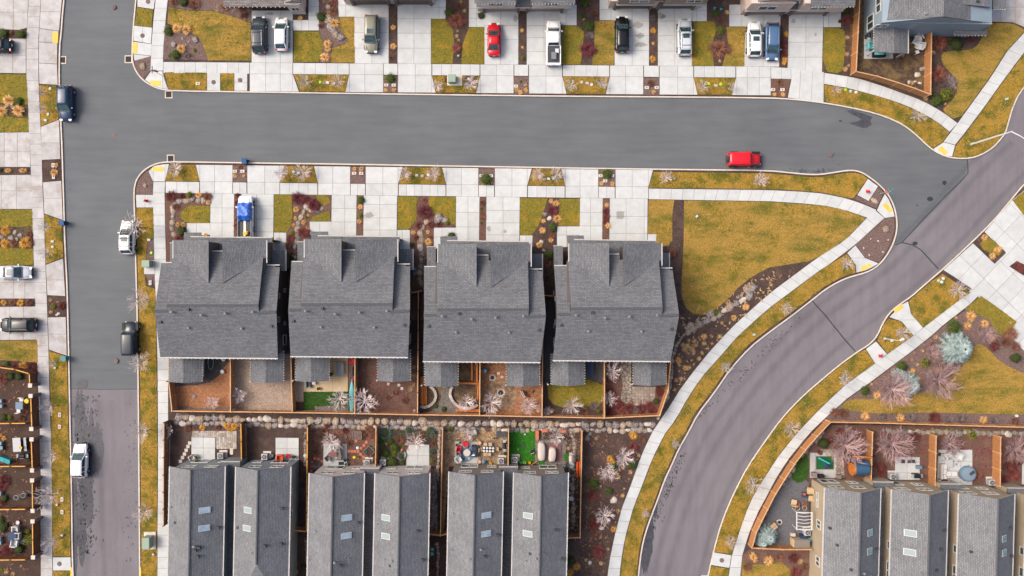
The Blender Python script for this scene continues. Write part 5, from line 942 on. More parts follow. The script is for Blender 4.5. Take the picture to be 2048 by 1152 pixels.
# pickup covered by a tarpaulin
t, d = car('pickup_truck', 'white-bonneted pickup truck under a blue tarpaulin with open bed', 'pickup truck', 492, 434, 90, 5.5, 1.98, 1.85, 'white', 'pickup')
g = d['g']; x0 = g['rb']-.05; bedc = (x0+d['b'])/2; bl = x0-d['b']
MB().box(bedc, 0, 1.155, bl-.2, 1.6, .02).build('bed_floor', M['dark_grey'], t)
for s in (1, -1): MB().box(bedc, s*.87, 1.24, bl, .12, .2).build('bed_rail', M['mid_grey'], t)
MB().box(d['b']+.06, 0, 1.24, .12, 1.8, .2).build('tailgate', M['light_grey'], t)
tv = []; tf = []; nx, ny = 26, 16; xs0, xs1 = g['ws']+.25, x0-.45
for i in range(nx):
    for j in range(ny):
        u, v = i/(nx-1), j/(ny-1); x = xs0+(xs1-xs0)*u; y = (v-.5)*2
        zt = 1.93 if .2 < u < .75 else (1.93-(.2-u)/.2*.72 if u <= .2 else 1.93-(u-.75)/.25*.5)
        edge = max(0, abs(y)-.72)/.28; z = zt-edge*(zt-1.0)*.9; yy = y*.98*(1+.04*math.sin(u*23))
        n_ = .03*math.sin(7*u+y*5)+.03*math.sin(6*y+u*11)+random.uniform(-.02, .02); tv.append((x+.06*math.sin(y*7), yy, z+n_*.8+.03))
for i in range(nx-1):
    for j in range(ny-1): a = i*ny+j; tf.append((a, a+1, a+ny+1, a+ny))
tp = MB(); tp.add(tv, tf); to = tp.build('tarpaulin', M['tarp'], None, loc=t.location, rz=R(90)); tag(to, 'creased blue tarpaulin draped over the cab of the white pickup truck', 'tarpaulin')
sm = to.modifiers.new('thickness', 'SOLIDIFY'); sm.thickness = .01
yb = MB(); yb.box(0, 0, .18, .55, .42, .36); yb.box(.05, 0, .40, .3, .25, .1); yb.tube([(-.3, .15, .3), (-.3, -.15, .3)], [.04, .04], 6); tag(yb.build('generator', M['yellow'], None, loc=(t.location.x+.22, t.location.y+d['b']+.55, 1.32), rz=.1), 'yellow portable generator in the open bed of the tarp-covered pickup', 'generator')
# ================================================================ plant and rock prototypes (shared mesh data)
def blades(n, r, h, wd, arch=.5, seed=0, seg=3, tuftr=.15, mat_='straw', lean=(0, 0)):
    g = random.Random(seed); mb = MB()
    for i in range(n):
        t = g.uniform(0, 2*math.pi); rr = r*g.uniform(.35, 1.0); hh = h*g.uniform(.6, 1.1)*(1.15-.55*rr/r); b = g.uniform(0, tuftr)*r*1.2
        dx, dy = math.cos(t), math.sin(t); w0 = wd*g.uniform(.7, 1.3); vs = []
        for k in range(seg+1):
            u = k/seg; x = b+(rr-b)*u**1.15; z = hh*(math.sin(math.pi*.5*min(1, u*1.25)) if u < .8 else 1-(u-.8)*arch*2); ww = w0*(1-.75*u)/2
            vs += [(dx*x-dy*ww+lean[0]*u, dy*x+dx*ww+lean[1]*u, z), (dx*x+dy*ww+lean[0]*u, dy*x-dx*ww+lean[1]*u, z)]
        mb.add(vs, [(2*k, 2*k+1, 2*k+3, 2*k+2) for k in range(seg)])
    return mb.data('blades', M[mat_])
def leafball(n, seed, mat_, ell=(1, 1, .8), size=.13, inner=True, spike=0):
    g = random.Random(seed); mb = MB()
    L = [(g.gauss(0, 1), g.gauss(0, 1), g.gauss(0, 1)) for _ in range(9)]
    for i in range(n):
        v = Vector((g.gauss(0, 1), g.gauss(0, 1), g.gauss(0, 1))).normalized()
        if v.z < -.25: v.z = -v.z*.3
        lump = 1+.16*math.sin(v.x*5+seed)*math.cos(v.y*4.3+seed*2)+.1*math.sin(v.z*7+v.x*6); r = lump*g.uniform(.72, 1.04)
        c = Vector((v.x*ell[0], v.y*ell[1], v.z*ell[2]+ell[2]*.55))*r; s = size*g.uniform(.6, 1.4)
        d = (v+Vector((g.uniform(-.8, .8), g.uniform(-.8, .8), g.uniform(-.5, .8)))).normalized(); u = d.orthogonal().normalized(); w2 = d.cross(u)
        if spike: u = v*spike+u*.2
        mb.add([c-u*s*.5, c+w2*s*.35, c+u*s*.7, c-w2*s*.35], [(0, 1, 2, 3)])
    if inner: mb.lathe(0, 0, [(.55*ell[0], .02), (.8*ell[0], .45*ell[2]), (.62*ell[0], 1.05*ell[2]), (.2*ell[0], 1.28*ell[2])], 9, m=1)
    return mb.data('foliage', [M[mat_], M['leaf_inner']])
def twigball(n, seed, mat_, r=1.0, h=.9, th=.02, fork=3):
    g = random.Random(seed); mb = MB()
    for i in range(n):
        t = g.uniform(0, 2*math.pi); e = math.sqrt(g.random())*1.35; d = Vector((math.cos(t)*math.sin(e), math.sin(t)*math.sin(e), math.cos(e)*h))
        p0 = Vector((math.cos(t)*.1, math.sin(t)*.1, 0)); m_ = p0+d*r*.55+Vector((0, 0, .08)); L = r*g.uniform(.8, 1.08)
        mb.tube([p0, m_], [th*1.3, th], 3, cap=False)
        for k in range(fork):
            q = p0+(d+Vector((g.uniform(-.28, .28), g.uniform(-.28, .28), g.uniform(-.2, .2))))*L; mb.tube([m_, q], [th, th*.45], 3, cap=False)
    return mb.data('twigs', M[mat_])
def spruce(seed, mat_, n=26, H=1.6):
    g = random.Random(seed); mb = MB()
    for lv in range(7):
        z = H*(.08+.13*lv); rr = 1.0*(1-lv/7.6)**.8; nb = max(6, int((20-lv*2)))
        for i in range(nb):
            t = 2*math.pi*i/nb+lv*.7+g.uniform(-.15, .15); L = rr*g.uniform(.85, 1.12); dx, dy = math.cos(t), math.sin(t)
            ns = max(4, int(12*L))
            for k in range(ns):
                u = (k+.5)/ns; c = Vector((dx*L*u, dy*L*u, z+.10*u-.12*u*u)); w2 = .26*(1-u*.6)*g.uniform(.8, 1.2)
                for s in (1, -1):
                    for q in range(2):
                        e = Vector((dx*.12-dy*s*w2, dy*.12+dx*s*w2, g.uniform(-.06, .10))); b = c+Vector((g.uniform(-.02, .02), g.uniform(-.02, .02), g.uniform(-.02, .02)))
                        mb.add([b-Vector((dx, dy, 0))*.03, b+e*g.uniform(.8, 1.1), b+Vector((dx, dy, 0))*.06], [(0, 1, 2)])
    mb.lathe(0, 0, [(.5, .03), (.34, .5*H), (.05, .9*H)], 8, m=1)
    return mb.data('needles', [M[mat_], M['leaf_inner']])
def baretree(seed, nb=13, spread=1.0, h=1.0, trunk=.35, th=.035, mat_='twig_pink', lv2=4):
    """unit crown radius; trunk and crown returned separately"""
    g = random.Random(seed); T = MB(); C = MB(); z0 = trunk
    T.tube([(0, 0, 0), (g.uniform(-.03, .03), g.uniform(-.03, .03), z0*.6), (0, 0, z0), (0, 0, z0+h*.25)], [th*1.5, th*1.3, th*1.15, th*.8], 7)
    for i in range(nb):
        t = 2*math.pi*i/nb*1.0+g.uniform(-.3, .3); L = g.uniform(.62, 1.05)*spread; up = g.uniform(.35, 1.0)*h; zz = z0+g.uniform(-.05, .3)*h
        d = Vector((math.cos(t), math.sin(t), 0)); side = Vector((-d.y, d.x, 0))
        p = Vector((0, 0, zz)); pts = [p]; bend = g.uniform(-.25, .25)
        for k in (1, 2, 3): u = k/3; pts.append(Vector((0, 0, zz))+d*L*u+side*bend*u*u*L+Vector((0, 0, up*u**.8))+Vector((g.uniform(-.04, .04), g.uniform(-.04, .04), 0)))
        C.tube(pts, [th*.8, th*.62, th*.42, th*.15], 4, cap=False)
        for k in range(lv2):
            u = g.uniform(.25, .9); j = min(2, int(u*3)); q = pts[j].lerp(pts[j+1], u*3-j); a = g.choice((-1, 1))*g.uniform(.4, .9); dd = (d*math.cos(a)+side*math.sin(a)); l2 = L*g.uniform(.2, .42)*(1.15-u*.6)
            e = q+dd*l2+Vector((0, 0, l2*g.uniform(.2, .8))); C.tube([q, q.lerp(e, .5)+Vector((g.uniform(-.03, .03), g.uniform(-.03, .03), 0)), e], [th*.42, th*.3, th*.12], 3, cap=False)
            for _ in range(2):
                f = e+(dd+Vector((g.uniform(-.7, .7), g.uniform(-.7, .7), .3)))*l2*.5; C.tube([q.lerp(e, .6), f], [th*.26, th*.1], 3, cap=False)
    return T.data('trunk', M['trunk_pale']), C.data('crown', M[mat_])
def rockmesh(seed, mat_='rock', flat=.7):
    g = random.Random(seed); mb = MB(); n = 9; rings = []
    ph = [g.uniform(.8, 1.15) for _ in range(n)]; prof = ((1.0, -.1), (1.05, .18), (.92, .48), (.6, .72))
    sx, sy = g.uniform(.85, 1.15), g.uniform(.7, 1.0)
    vs = []
    for r, z in prof:
        for k in range(n):
            t = 2*math.pi*k/n+g.uniform(-.13, .13); rr = r*ph[k]*g.uniform(.9, 1.08); vs.append((math.cos(t)*rr*sx, math.sin(t)*rr*sy, z*flat*g.uniform(.85, 1.15)))
    vs.append((g.uniform(-.15, .15), g.uniform(-.15, .15), .8*flat))
    fs = [(i*n+k, i*n+(k+1) % n, (i+1)*n+(k+1) % n, (i+1)*n+k) for i in range(3) for k in range(n)]+[(3*n+k, 3*n+(k+1) % n, 4*n) for k in range(n)]
    mb.add(vs, fs); return mb.data('boulder', M[mat_])
PRO = dict(
    straw=[blades(150, 1, .9, .075, seed=i, mat_='straw') for i in range(4)], pale=[blades(110, 1, .6, .07, seed=10+i, mat_='straw_pale', tuftr=.35) for i in range(3)], gold=[blades(150, 1, .8, .08, seed=20+i, mat_='straw_gold') for i in range(3)],
    leaf=[leafball(620, i, 'leaf') for i in range(3)], lime=[leafball(520, 5+i, 'leaf_lime') for i in range(2)], darkleaf=[leafball(560, 8+i, 'leaf_dark') for i in range(2)],
    red=[twigball(120, i, 'twig_red') for i in range(3)], brown=[twigball(130, 5+i, 'twig_brown') for i in range(3)], coral=[twigball(130, 9+i, 'twig_coral') for i in range(2)], purple=[twigball(140, 12+i, 'twig_purple') for i in range(2)], grey=[twigball(120, 15+i, 'twig_grey') for i in range(2)],
    spruce=[spruce(i, 'spruce') for i in range(3)], juniper=[leafball(560, 31+i, 'spruce_teal', size=.12, spike=.8) for i in range(2)],
    rock=[rockmesh(i) for i in range(6)], grock=[rockmesh(20+i, 'rock_grey') for i in range(5)], wrock=[rockmesh(40+i, 'rock_white', .55) for i in range(3)])
NM = dict(straw=('ornamental_grass', 'tan grass clump', 'ornamental grass'), pale=('ornamental_grass', 'pale straw tuft', 'ornamental grass'), gold=('ornamental_grass', 'golden grass clump', 'ornamental grass'),
          leaf=('evergreen_shrub', 'rounded green shrub', 'shrub'), lime=('evergreen_shrub', 'lime green shrub', 'shrub'), darkleaf=('evergreen_shrub', 'dark green shrub', 'shrub'),
          red=('bare_shrub', 'dark red shrub', 'shrub'), brown=('bare_shrub', 'russet twiggy shrub', 'shrub'), coral=('bare_shrub', 'coral twiggy shrub', 'shrub'), purple=('bare_shrub', 'purple-red twiggy shrub', 'shrub'), grey=('bare_shrub', 'grey leafless shrub', 'shrub'),
          spruce=('blue_spruce', 'pale blue spruce', 'tree'), juniper=('blue_juniper', 'blue-green juniper mound', 'shrub'),
          rock=('boulder', 'tan boulder', 'boulder'), grock=('boulder', 'grey boulder', 'boulder'), wrock=('boulder', 'whitish boulder', 'boulder'))
GRP = dict(ornamental_grass='ornamental grass clumps', evergreen_shrub='evergreen shrubs', bare_shrub='bare winter shrubs', blue_spruce='blue spruces', blue_juniper='blue junipers', boulder='garden boulders')
def P(kind, where, *pts, z=.13, hs=1.0):
    nm, what, cat = NM[kind]
    for q in pts:
        px, py, r = q[:3]; r = r/PX
        me = random.choice(PRO[kind]); hz = {'spruce': 1.0, 'rock': .8, 'grock': .8, 'wrock': .9}.get(kind, .75)*hs
        g_ = W(px, py, hz*r*.7); o = inst(me, nm, None, (g_.x, g_.y, z), random.uniform(0, 6.28), (r*random.uniform(.95, 1.05), r*random.uniform(.9, 1.05), r*hz))
        if len(q) > 3: o.scale.y = r*q[3]; o.rotation_euler.z = R(q[4])
        o['category'] = cat; o['group'] = GRP[nm]; auto(o, what, where, px, py)
# ---------------------------------------------------------------- planting, west edge
P('leaf', 'in the strip below the top left driveway', (7, 66, 10), (42, 68, 11, .8, 0)); P('brown', 'in the strip below the top left driveway', (24, 66, 5))
P('straw', 'in the left edge lawn below the dark hatchback', (17, 200, 14), (36, 221, 15), (4, 222, 13), z=.16); P('leaf', 'in the left edge lawn below the dark hatchback', (38, 202, 9), z=.16); P('grock', 'in the left edge lawn below the dark hatchback', (14, 211, 6), (25, 214, 5), z=.16)
P('straw', 'in the second narrow strip at the left edge', (16, 341, 9, .6, 0), (46, 341, 10, .6, 0)); P('leaf', 'in the second narrow strip at the left edge', (1, 340, 5))
P('straw', 'in the upper kerbside mulch box, left edge', (108, 345, 9), (113, 330, 6)); 
P('gold', 'in the left edge bed above the silver car', (10, 461, 13), (49, 485, 14), (9, 486, 11)); P('grock', 'in the left edge bed above the silver car', (30, 465, 6), (40, 470, 5), (22, 476, 6), (34, 478, 5), (3, 474, 5), (18, 463, 5)); P('brown', 'in the left edge bed above the silver car', (27, 486, 8), (58, 470, 7), (60, 486, 8))
P('gold', 'in the strip above the black SUV, left edge', (8, 605, 8), (41, 606, 9)); P('brown', 'in the strip above the black SUV, left edge', (25, 605, 7), (58, 605, 8))
P('pale', 'in the lower kerbside mulch box, left edge', (101, 600, 5), (102, 624, 5), (116, 604, 3)); P('lime', 'in the lower kerbside mulch box, left edge', (107, 613, 6)); P('red', 'in the lower kerbside mulch box, left edge', (123, 612, 8)); P('wrock', 'in the lower kerbside mulch box, left edge', (117, 627, 4), (113, 630, 3))
P('leaf', 'in the bed under the lowest left lawn', (13, 728, 7)); P('gold', 'in the bed under the lowest left lawn', (45, 732, 12)); P('red', 'in the bed under the lowest left lawn', (30, 733, 10), (62, 735, 11), (68, 748, 8))
P('coral', 'in the top left fenced yard', (4, 757, 12)); P('darkleaf', 'in the top left fenced yard', (22, 752, 9), (38, 753, 9), (8, 834, 8)); P('lime', 'in the top left fenced yard', (20, 835, 6)); P('brown', 'in the top left fenced yard', (44, 838, 8), (50, 825, 7))
P('gold', 'in the raised bed of the second left yard', (8, 876, 6), (3, 870, 4)); P('darkleaf', 'in the raised bed of the second left yard', (5, 895, 7), (58, 918, 5)); P('brown', 'in the raised bed of the second left yard', (3, 914, 6), (30, 925, 7))
P('red', 'in the third left yard', (8, 962, 12), (4, 976, 9), (4, 1004, 8)); P('darkleaf', 'in the third left yard', (9, 996, 8))
P('darkleaf', 'in the bottom left fenced yard', (4, 1054, 13), (38, 1098, 11)); P('lime', 'in the bottom left fenced yard', (60, 1080, 11, 1.4, 90), (56, 1063, 6)); P('red', 'in the bottom left fenced yard', (15, 1100, 12), (2, 1105, 8)); P('leaf', 'in the bottom left fenced yard', (2, 1038, 7))
P('pale', 'in the bed at the bottom left corner', (12, 1142, 8), (42, 1132, 4), (26, 1148, 6)); P('lime', 'in the bed at the bottom left corner', (4, 1140, 5))
# ---------------------------------------------------------------- north block
P('leaf', 'in the stone bed at the top left corner lawn', (336, 61, 11), (350, 109, 11)); P('straw', 'in the stone bed at the top left corner lawn', (354, 57, 12), (373, 59, 12), (362, 97, 12)); P('grock', 'in the stone bed at the top left corner lawn', (347, 88, 7), (390, 79, 8), (365, 77, 3), (378, 84, 3), (372, 90, 3)); P('lime', 'in the stone bed at the top left corner lawn', (389, 101, 4)); P('grey', 'in the stone bed at the top left corner lawn', (375, 112, 7), (340, 112, 5))
P('darkleaf', 'in the bed above the top left corner lawn', (367, 4, 11)); P('brown', 'in the bed above the top left corner lawn', (388, 7, 12), (347, 3, 9), (450, 12, 10), (483, 16, 8), (487, 30, 8)); P('pale', 'in the bed above the top left corner lawn', (436, 14, 5), (434, 22, 3), (489, 38, 4))
P('rock', 'inside the red-brown corner bed by the drain', (285, 132, 7)); P('straw', 'in the small box bed in front of the corner townhouse', (601, 36, 6))
P('leaf', 'in the stone bed right of the white hatchback', (642, 33, 11)); P('straw', 'in the stone bed right of the white hatchback', (669, 46, 12), (655, 87, 10), (650, 114, 12), (656, 97, 8)); P('brown', 'in the stone bed right of the white hatchback', (642, 51, 6), (667, 22, 9), (668, 4, 8), (660, 8, 5)); P('pale', 'in the stone bed right of the white hatchback', (657, 24, 6), (648, 2, 5)); P('rock', 'in the stone bed right of the white hatchback', (657, 13, 6), (657, 38, 9), (671, 69, 9)); P('grock', 'in the stone bed right of the white hatchback', (682, 74, 9), (661, 54, 9), (666, 61, 7))
P('straw', 'in the strip right of the olive SUV', (786, 55, 7), (787, 93, 8)); P('brown', 'in the strip right of the olive SUV', (783, 115, 6))
P('leaf', 'in the bed left of the red car', (898, 24, 9)); P('coral', 'in the bed left of the red car', (914, 40, 14, 1.35, 90), (913, 96, 10)); P('brown', 'in the bed left of the red car', (918, 12, 8)); P('pale', 'in the bed left of the red car', (929, 22, 5), (915, 62, 4), (913, 72, 5), (917, 80, 4), (922, 3, 5))
P('grock', 'in the planting bed left of the red car', (917, 112, 3.5)); P('darkleaf', 'beside the porch right above the red car', (962, 31, 8))
P('leaf', 'in the kerbside box below the olive SUV', (780, 156, 11)); P('straw', 'in the kerbside box below the olive SUV', (772, 180, 5), (788, 180, 5))
P('straw', 'in the kerbside box below the red car', (1034, 179, 6), (1041, 185, 6), (1052, 180, 6), (1051, 170, 4)); P('lime', 'in the kerbside box below the red car', (1041, 163, 3))
P('straw', 'in the strip left of the white pickup', (1044, 61, 5), (1045, 95, 4)); P('lime', 'in the strip left of the white pickup', (1046, 116, 5))
P('leaf', 'in the bed right of the white pickup', (1163, 32, 6), (1178, 52, 11), (1171, 6, 9)); P('purple', 'in the bed right of the white pickup', (1177, 98, 15, 1.2, 90)); P('brown', 'in the bed right of the white pickup', (1170, 18, 7), (1190, 26, 8)); P('grey', 'in the bed right of the white pickup', (1180, 72, 8)); P('pale', 'in the bed right of the white pickup', (1167, 39, 4))
P('gold', 'in the strip right of the black SUV', (1307, 61, 8), (1306, 118, 9)); P('straw', 'in the strip right of the black SUV', (1306, 87, 4)); P('grey', 'in the strip right of the black SUV', (1306, 35, 7))
P('brown', 'in the kerbside box right of the black SUV', (1302, 166, 7)); P('straw', 'in the kerbside box right of the black SUV', (1307, 184, 6))
P('brown', 'in the bed between silver SUV and white SUV', (1440, 96, 17, 1.45, 90), (1442, 39, 8)); P('lime', 'in the bed between silver SUV and white SUV', (1441, 61, 9)); P('straw', 'in the bed between silver SUV and white SUV', (1454, 25, 6), (1439, 122, 4)); P('leaf', 'in the bed between silver SUV and white SUV', (1432, 27, 7)); P('grey', 'in the bed between silver SUV and white SUV', (1449, 8, 6))
P('gold', 'in the strip right of the blue wagon', (1572, 68, 7), (1570, 120, 8), (1568, 126, 6)); P('red', 'in the strip right of the blue wagon', (1569, 84, 7), (1568, 96, 9), (1569, 107, 8))
P('brown', 'in the trapezoid kerbside bed below the blue wagon', (1561, 164, 6)); P('straw', 'in the trapezoid kerbside bed below the blue wagon', (1549, 189, 5), (1566, 189, 6))
P('darkleaf', 'along the cedar fence ending the top row', (1694, 20, 9)); P('red', 'along the cedar fence ending the top row', (1694, 38, 11)); P('pale', 'along the cedar fence ending the top row', (1695, 75, 6), (1694, 108, 6), (1691, 138, 7), (1697, 131, 4)); P('darkleaf', 'at the end of the last top row path', (1679, 43, 4))
P('coral', 'in the bed right of the fenced blue-house yard', (1881, 83, 17), (1880, 148, 16)); P('darkleaf', 'in the bed right of the fenced blue-house yard', (1912, 87, 15)); P('grey', 'in the bed right of the fenced blue-house yard', (1899, 163, 16)); P('lime', 'in the bed right of the fenced blue-house yard', (1894, 188, 13)); P('leaf', 'in the bed right of the fenced blue-house yard', (1874, 200, 14)); P('pale', 'in the bed right of the fenced blue-house yard', (1868, 105, 5), (1852, 197, 6), (1910, 176, 4), (1890, 208, 4)); P('red', 'in the bed right of the fenced blue-house yard', (1942, 76, 8))
P('grock', 'in the fenced yard of the blue house', (1848, 136, 10, .45, 30)); P('wrock', 'in the fenced yard of the blue house', (1836, 149, 6), (1818, 163, 3), (1830, 163, 3), (1817, 167, 2.5), (1840, 166, 4)); P('pale', 'in the fenced yard of the blue house', (1824, 166, 6), (1777, 117, 4), (1760, 117, 4), (1805, 110, 6))
# ---------------------------------------------------------------- centre block, north side
P('rock', 'in the round-kerbed corner bed south of the junction', (290, 371, 5)); P('straw', 'in the kerbside box above the blue-tarped pickup', (470, 352, 6), (488, 352, 4)); P('brown', 'in the kerbside box above the blue-tarped pickup', (480, 334, 5))
P('red', 'along the top of the first duplex rock bed', (342, 392, 12), (364, 392, 7)); P('brown', 'along the top of the first duplex rock bed', (351, 414, 8), (415, 393, 9)); P('lime', 'along the top of the first duplex rock bed', (379, 389, 7)); P('straw', 'along the top of the first duplex rock bed', (397, 390, 8), (417, 404, 6)); P('straw', 'at the lower end of the first duplex rock bed', (356, 449, 6), (367, 449, 7), (411, 470, 6)); P('darkleaf', 'at the lower end of the first duplex rock bed', (363, 462, 11)); P('red', 'at the lower end of the first duplex rock bed', (357, 477, 8))
P('red', 'in the narrow strip left of the blue-tarped pickup', (475, 391, 5), (474, 405, 5)); P('brown', 'in the narrow strip left of the blue-tarped pickup', (473, 440, 4), (471, 452, 5))
P('purple', 'in the rock bed between first and second duplex', (596, 396, 14), (626, 410, 14)); P('red', 'in the rock bed between first and second duplex', (607, 464, 11, 1.3, 90), (581, 476, 8), (612, 398, 8)); P('straw', 'in the rock bed between first and second duplex', (593, 419, 8), (591, 437, 5), (587, 450, 5), (607, 445, 6), (614, 458, 6), (616, 431, 4)); P('lime', 'in the rock bed between first and second duplex', (585, 467, 6), (612, 434, 4)); P('brown', 'in the rock bed between first and second duplex', (577, 490, 8), (586, 505, 7)); P('darkleaf', 'in the rock bed between first and second duplex', (584, 517, 6))
P('straw', 'in the strip in front of the second duplex', (721, 414, 6.5), (719, 443, 6)); P('leaf', 'in the strip in front of the second duplex', (722, 400, 8)); P('lime', 'in the strip in front of the second duplex', (721, 431, 5))
P('straw', 'in the kerbside box above the second duplex', (709, 338, 5.5), (723, 338, 6))
P('purple', 'in the rock bed between second and third duplex', (849, 423, 14, 1.25, 90)); P('red', 'in the rock bed between second and third duplex', (838, 451, 8), (861, 449, 8), (878, 449, 6), (833, 476, 6)); P('straw', 'in the rock bed between second and third duplex', (827, 465, 6), (856, 464, 5), (857, 484, 9)); P('coral', 'in the rock bed between second and third duplex', (861, 474, 4), (850, 401, 5)); P('leaf', 'in the rock bed between second and third duplex', (824, 488, 5)); P('lime', 'in the rock bed between second and third duplex', (895, 446, 5)); P('darkleaf', 'in front of the porch of the third duplex', (903, 472, 9)); P('coral', 'in front of the porch of the third duplex', (893, 475, 4))
P('leaf', 'in the kerbside box above the third duplex', (972, 358, 12)); P('pale', 'in the kerbside box above the third duplex', (965, 368, 4), (983, 364, 4))
P('brown', 'in the strip in front of the third duplex', (965, 406, 6), (966, 434, 6), (965, 425, 5)); P('leaf', 'in the strip in front of the third duplex', (963, 417, 3), (963, 447, 3))
P('straw', 'in the bed between third and fourth duplex', (1102, 402, 6), (1112, 407, 9), (1115, 437, 11), (1087, 442, 6), (1085, 461, 8), (1079, 490, 8), (1102, 480, 7)); P('purple', 'in the bed between third and fourth duplex', (1106, 421, 11)); P('leaf', 'in the bed between third and fourth duplex', (1106, 455, 9), (1098, 510, 10)); P('wrock', 'in the bed between third and fourth duplex', (1099, 437, 6), (1083, 483, 4)); P('grock', 'in the bed between third and fourth duplex', (1090, 428, 5), (1088, 501, 4)); P('coral', 'in the bed between third and fourth duplex', (1104, 473, 6)); P('brown', 'in the bed between third and fourth duplex', (1096, 527, 7))
P('leaf', 'in the kerbside box above the fourth duplex', (1214, 348, 11)); P('straw', 'in the kerbside box above the fourth duplex', (1203, 367, 6), (1225, 368, 6))
P('straw', 'in the strip in front of the fourth duplex', (1214, 410, 6), (1216, 451, 7)); P('red', 'in the strip in front of the fourth duplex', (1212, 422, 7), (1213, 433, 7), (1212, 443, 6))
P('brown', 'beside the bark path right of the fourth duplex', (1345, 507, 10))
P('rock', 'on the triangular mulch tip by the hydrant', (1750, 402, 6, 1.4, 60)); P('rock', 'on the round mulch island at the road bend', (1773, 459, 8)); P('wrock', 'on the round mulch island at the road bend', (1741, 478, 2), (1756, 482, 2), (1776, 480, 2), (1727, 496, 2), (1766, 504, 2.5), (1738, 510, 2))
# slope below the big lawn
P('pale', 'on the mulch slope below the big lawn', (1368, 650, 5), (1497, 570, 5), (1485, 586, 4), (1483, 592, 3), (1454, 606, 5), (1446, 617, 3), (1447, 621, 3), (1542, 570, 4), (1444, 646, 5), (1432, 652, 2.5), (1455, 657, 3), (1424, 673, 3), (1438, 673, 6), (1407, 687, 5), (1424, 687, 4), (1398, 717, 6), (1404, 706, 5), (1358, 730, 4), (1378, 735, 6), (1358, 742, 3), (1352, 760, 5), (1362, 757, 5), (1350, 778, 4))
P('straw', 'on the mulch slope below the big lawn', (1492, 614, 9), (1468, 636, 8), (1408, 673, 8), (1357, 721, 9), (1371, 736, 7)); P('lime', 'on the mulch slope below the big lawn', (1432, 624, 6), (1400, 636, 3))
P('pale', 'in the big tan cluster at the foot of the slope', (1376, 692, 8), (1388, 682, 7), (1370, 700, 8), (1384, 699, 8), (1391, 690, 6), (1366, 690, 6), (1378, 681, 5), (1387, 706, 6))
# strip right of the taupe houses
P('gold', 'in the long mulch bed left of the curving walk', (1268, 872, 9), (1263, 868, 7), (1220, 917, 9), (1225, 924, 7), (1227, 1058, 8)); P('red', 'in the long mulch bed left of the curving walk', (1267, 894, 11), (1185, 992, 12), (1190, 1047, 14), (1197, 1104, 14)); P('brown', 'in the long mulch bed left of the curving walk', (1285, 879, 7), (1190, 1065, 8), (1186, 1068, 6)); P('leaf', 'in the long mulch bed left of the curving walk', (1225, 935, 9), (1266, 930, 10), (1187, 967, 11), (1218, 982, 8))
P('pale', 'in the long mulch bed left of the curving walk', (1192, 877, 5), (1278, 911, 5), (1246, 936, 4.5), (1197, 947, 4.5), (1261, 944, 6), (1236, 954, 7), (1201, 972, 3.5), (1245, 991, 6), (1236, 1022, 6.5), (1248, 977, 3), (1217, 1041, 3), (1231, 1044, 2.5), (1201, 1075, 4), (1211, 1075, 2.5), (1171, 1089, 2), (1180, 1091, 2), (1202, 1127, 6), (1172, 1120, 5), (1216, 1098, 4)); P('wrock', 'in the long mulch bed left of the curving walk', (1228, 1002, 9), (1203, 1056, 5), (1180, 1126, 4), (1210, 950, 5)); P('grock', 'in the long mulch bed left of the curving walk', (1175, 877, 6), (1180, 868, 5))
P('darkleaf', 'at the bottom corner of the taupe houses', (1142, 1122, 9)); P('gold', 'at the bottom corner of the taupe houses', (1153, 1134, 10), (1140, 1145, 9)); P('gold', 'beside the white porch block of the blue-grey houses', (590, 1144, 9)); P('darkleaf', 'beside the white porch block of the blue-grey houses', (608, 1134, 7))
P('brown', 'in the bed below the stepping path of the taupe houses', (866, 1133, 8)); 
# ---------------------------------------------------------------- south-east
P('straw', 'on the diamond island between the right driveways', (1969, 475, 9), (1985, 512, 9), (1995, 500, 9), (2000, 497, 6)); P('red', 'at the right edge between two driveways', (2041, 537, 9), (2034, 531, 7))
P('straw', 'in the right-hand park bed', (1943, 632, 14), (1971, 648, 11), (1936, 651, 10), (1983, 675, 11), (1755, 790, 10), (1825, 742, 8), (1870, 711, 8), (1880, 742, 10), (1835, 775, 6)); P('leaf', 'in the right-hand park bed', (1909, 654, 15), (1804, 733, 12), (1730, 781, 11)); P('lime', 'in the right-hand park bed', (1852, 724, 11)); P('pale', 'in the right-hand park bed', (1872, 674, 6), (1845, 702, 5), (1860, 743, 6), (1836, 757, 7), (1912, 635, 5), (1823, 720, 4), (1743, 768, 4), (1835, 729, 5), (2020, 645, 5))
P('brown', 'in the right-hand park bed', (2023, 669, 14), (2012, 685, 10), (2032, 693, 10), (1866, 690, 6)); P('red', 'in the right-hand park bed', (1989, 692, 12)); P('darkleaf', 'in the right-hand park bed', (2032, 716, 13, .8, 0))
P('spruce', 'in the park bed right of the red hydrant', (1917, 697, 32), hs=1.0); P('spruce', 'in the park bed behind the wide leafless tree', (1820, 770, 24), (1803, 754, 18))
P('straw', 'along the long fence below the park lawn', (1731, 833, 11), (1801, 836, 11), (1967, 840, 11)); P('brown', 'along the long fence below the park lawn', (1669, 825, 9), (1688, 826, 10), (2030, 842, 8)); P('red', 'along the long fence below the park lawn', (1870, 836, 12)); P('grey', 'along the long fence below the park lawn', (1825, 835, 10), (1899, 837, 9), (1923, 836, 10), (1765, 832, 7), (1990, 840, 8))
P('spruce', 'inside the dark gravel yard near the fence', (1536, 1073, 22), (1524, 1085, 16)); P('darkleaf', 'beside the stone path of the putting green yard', (1647, 887, 12)); P('leaf', 'beside the stone path of the putting green yard', (1600, 921, 8))
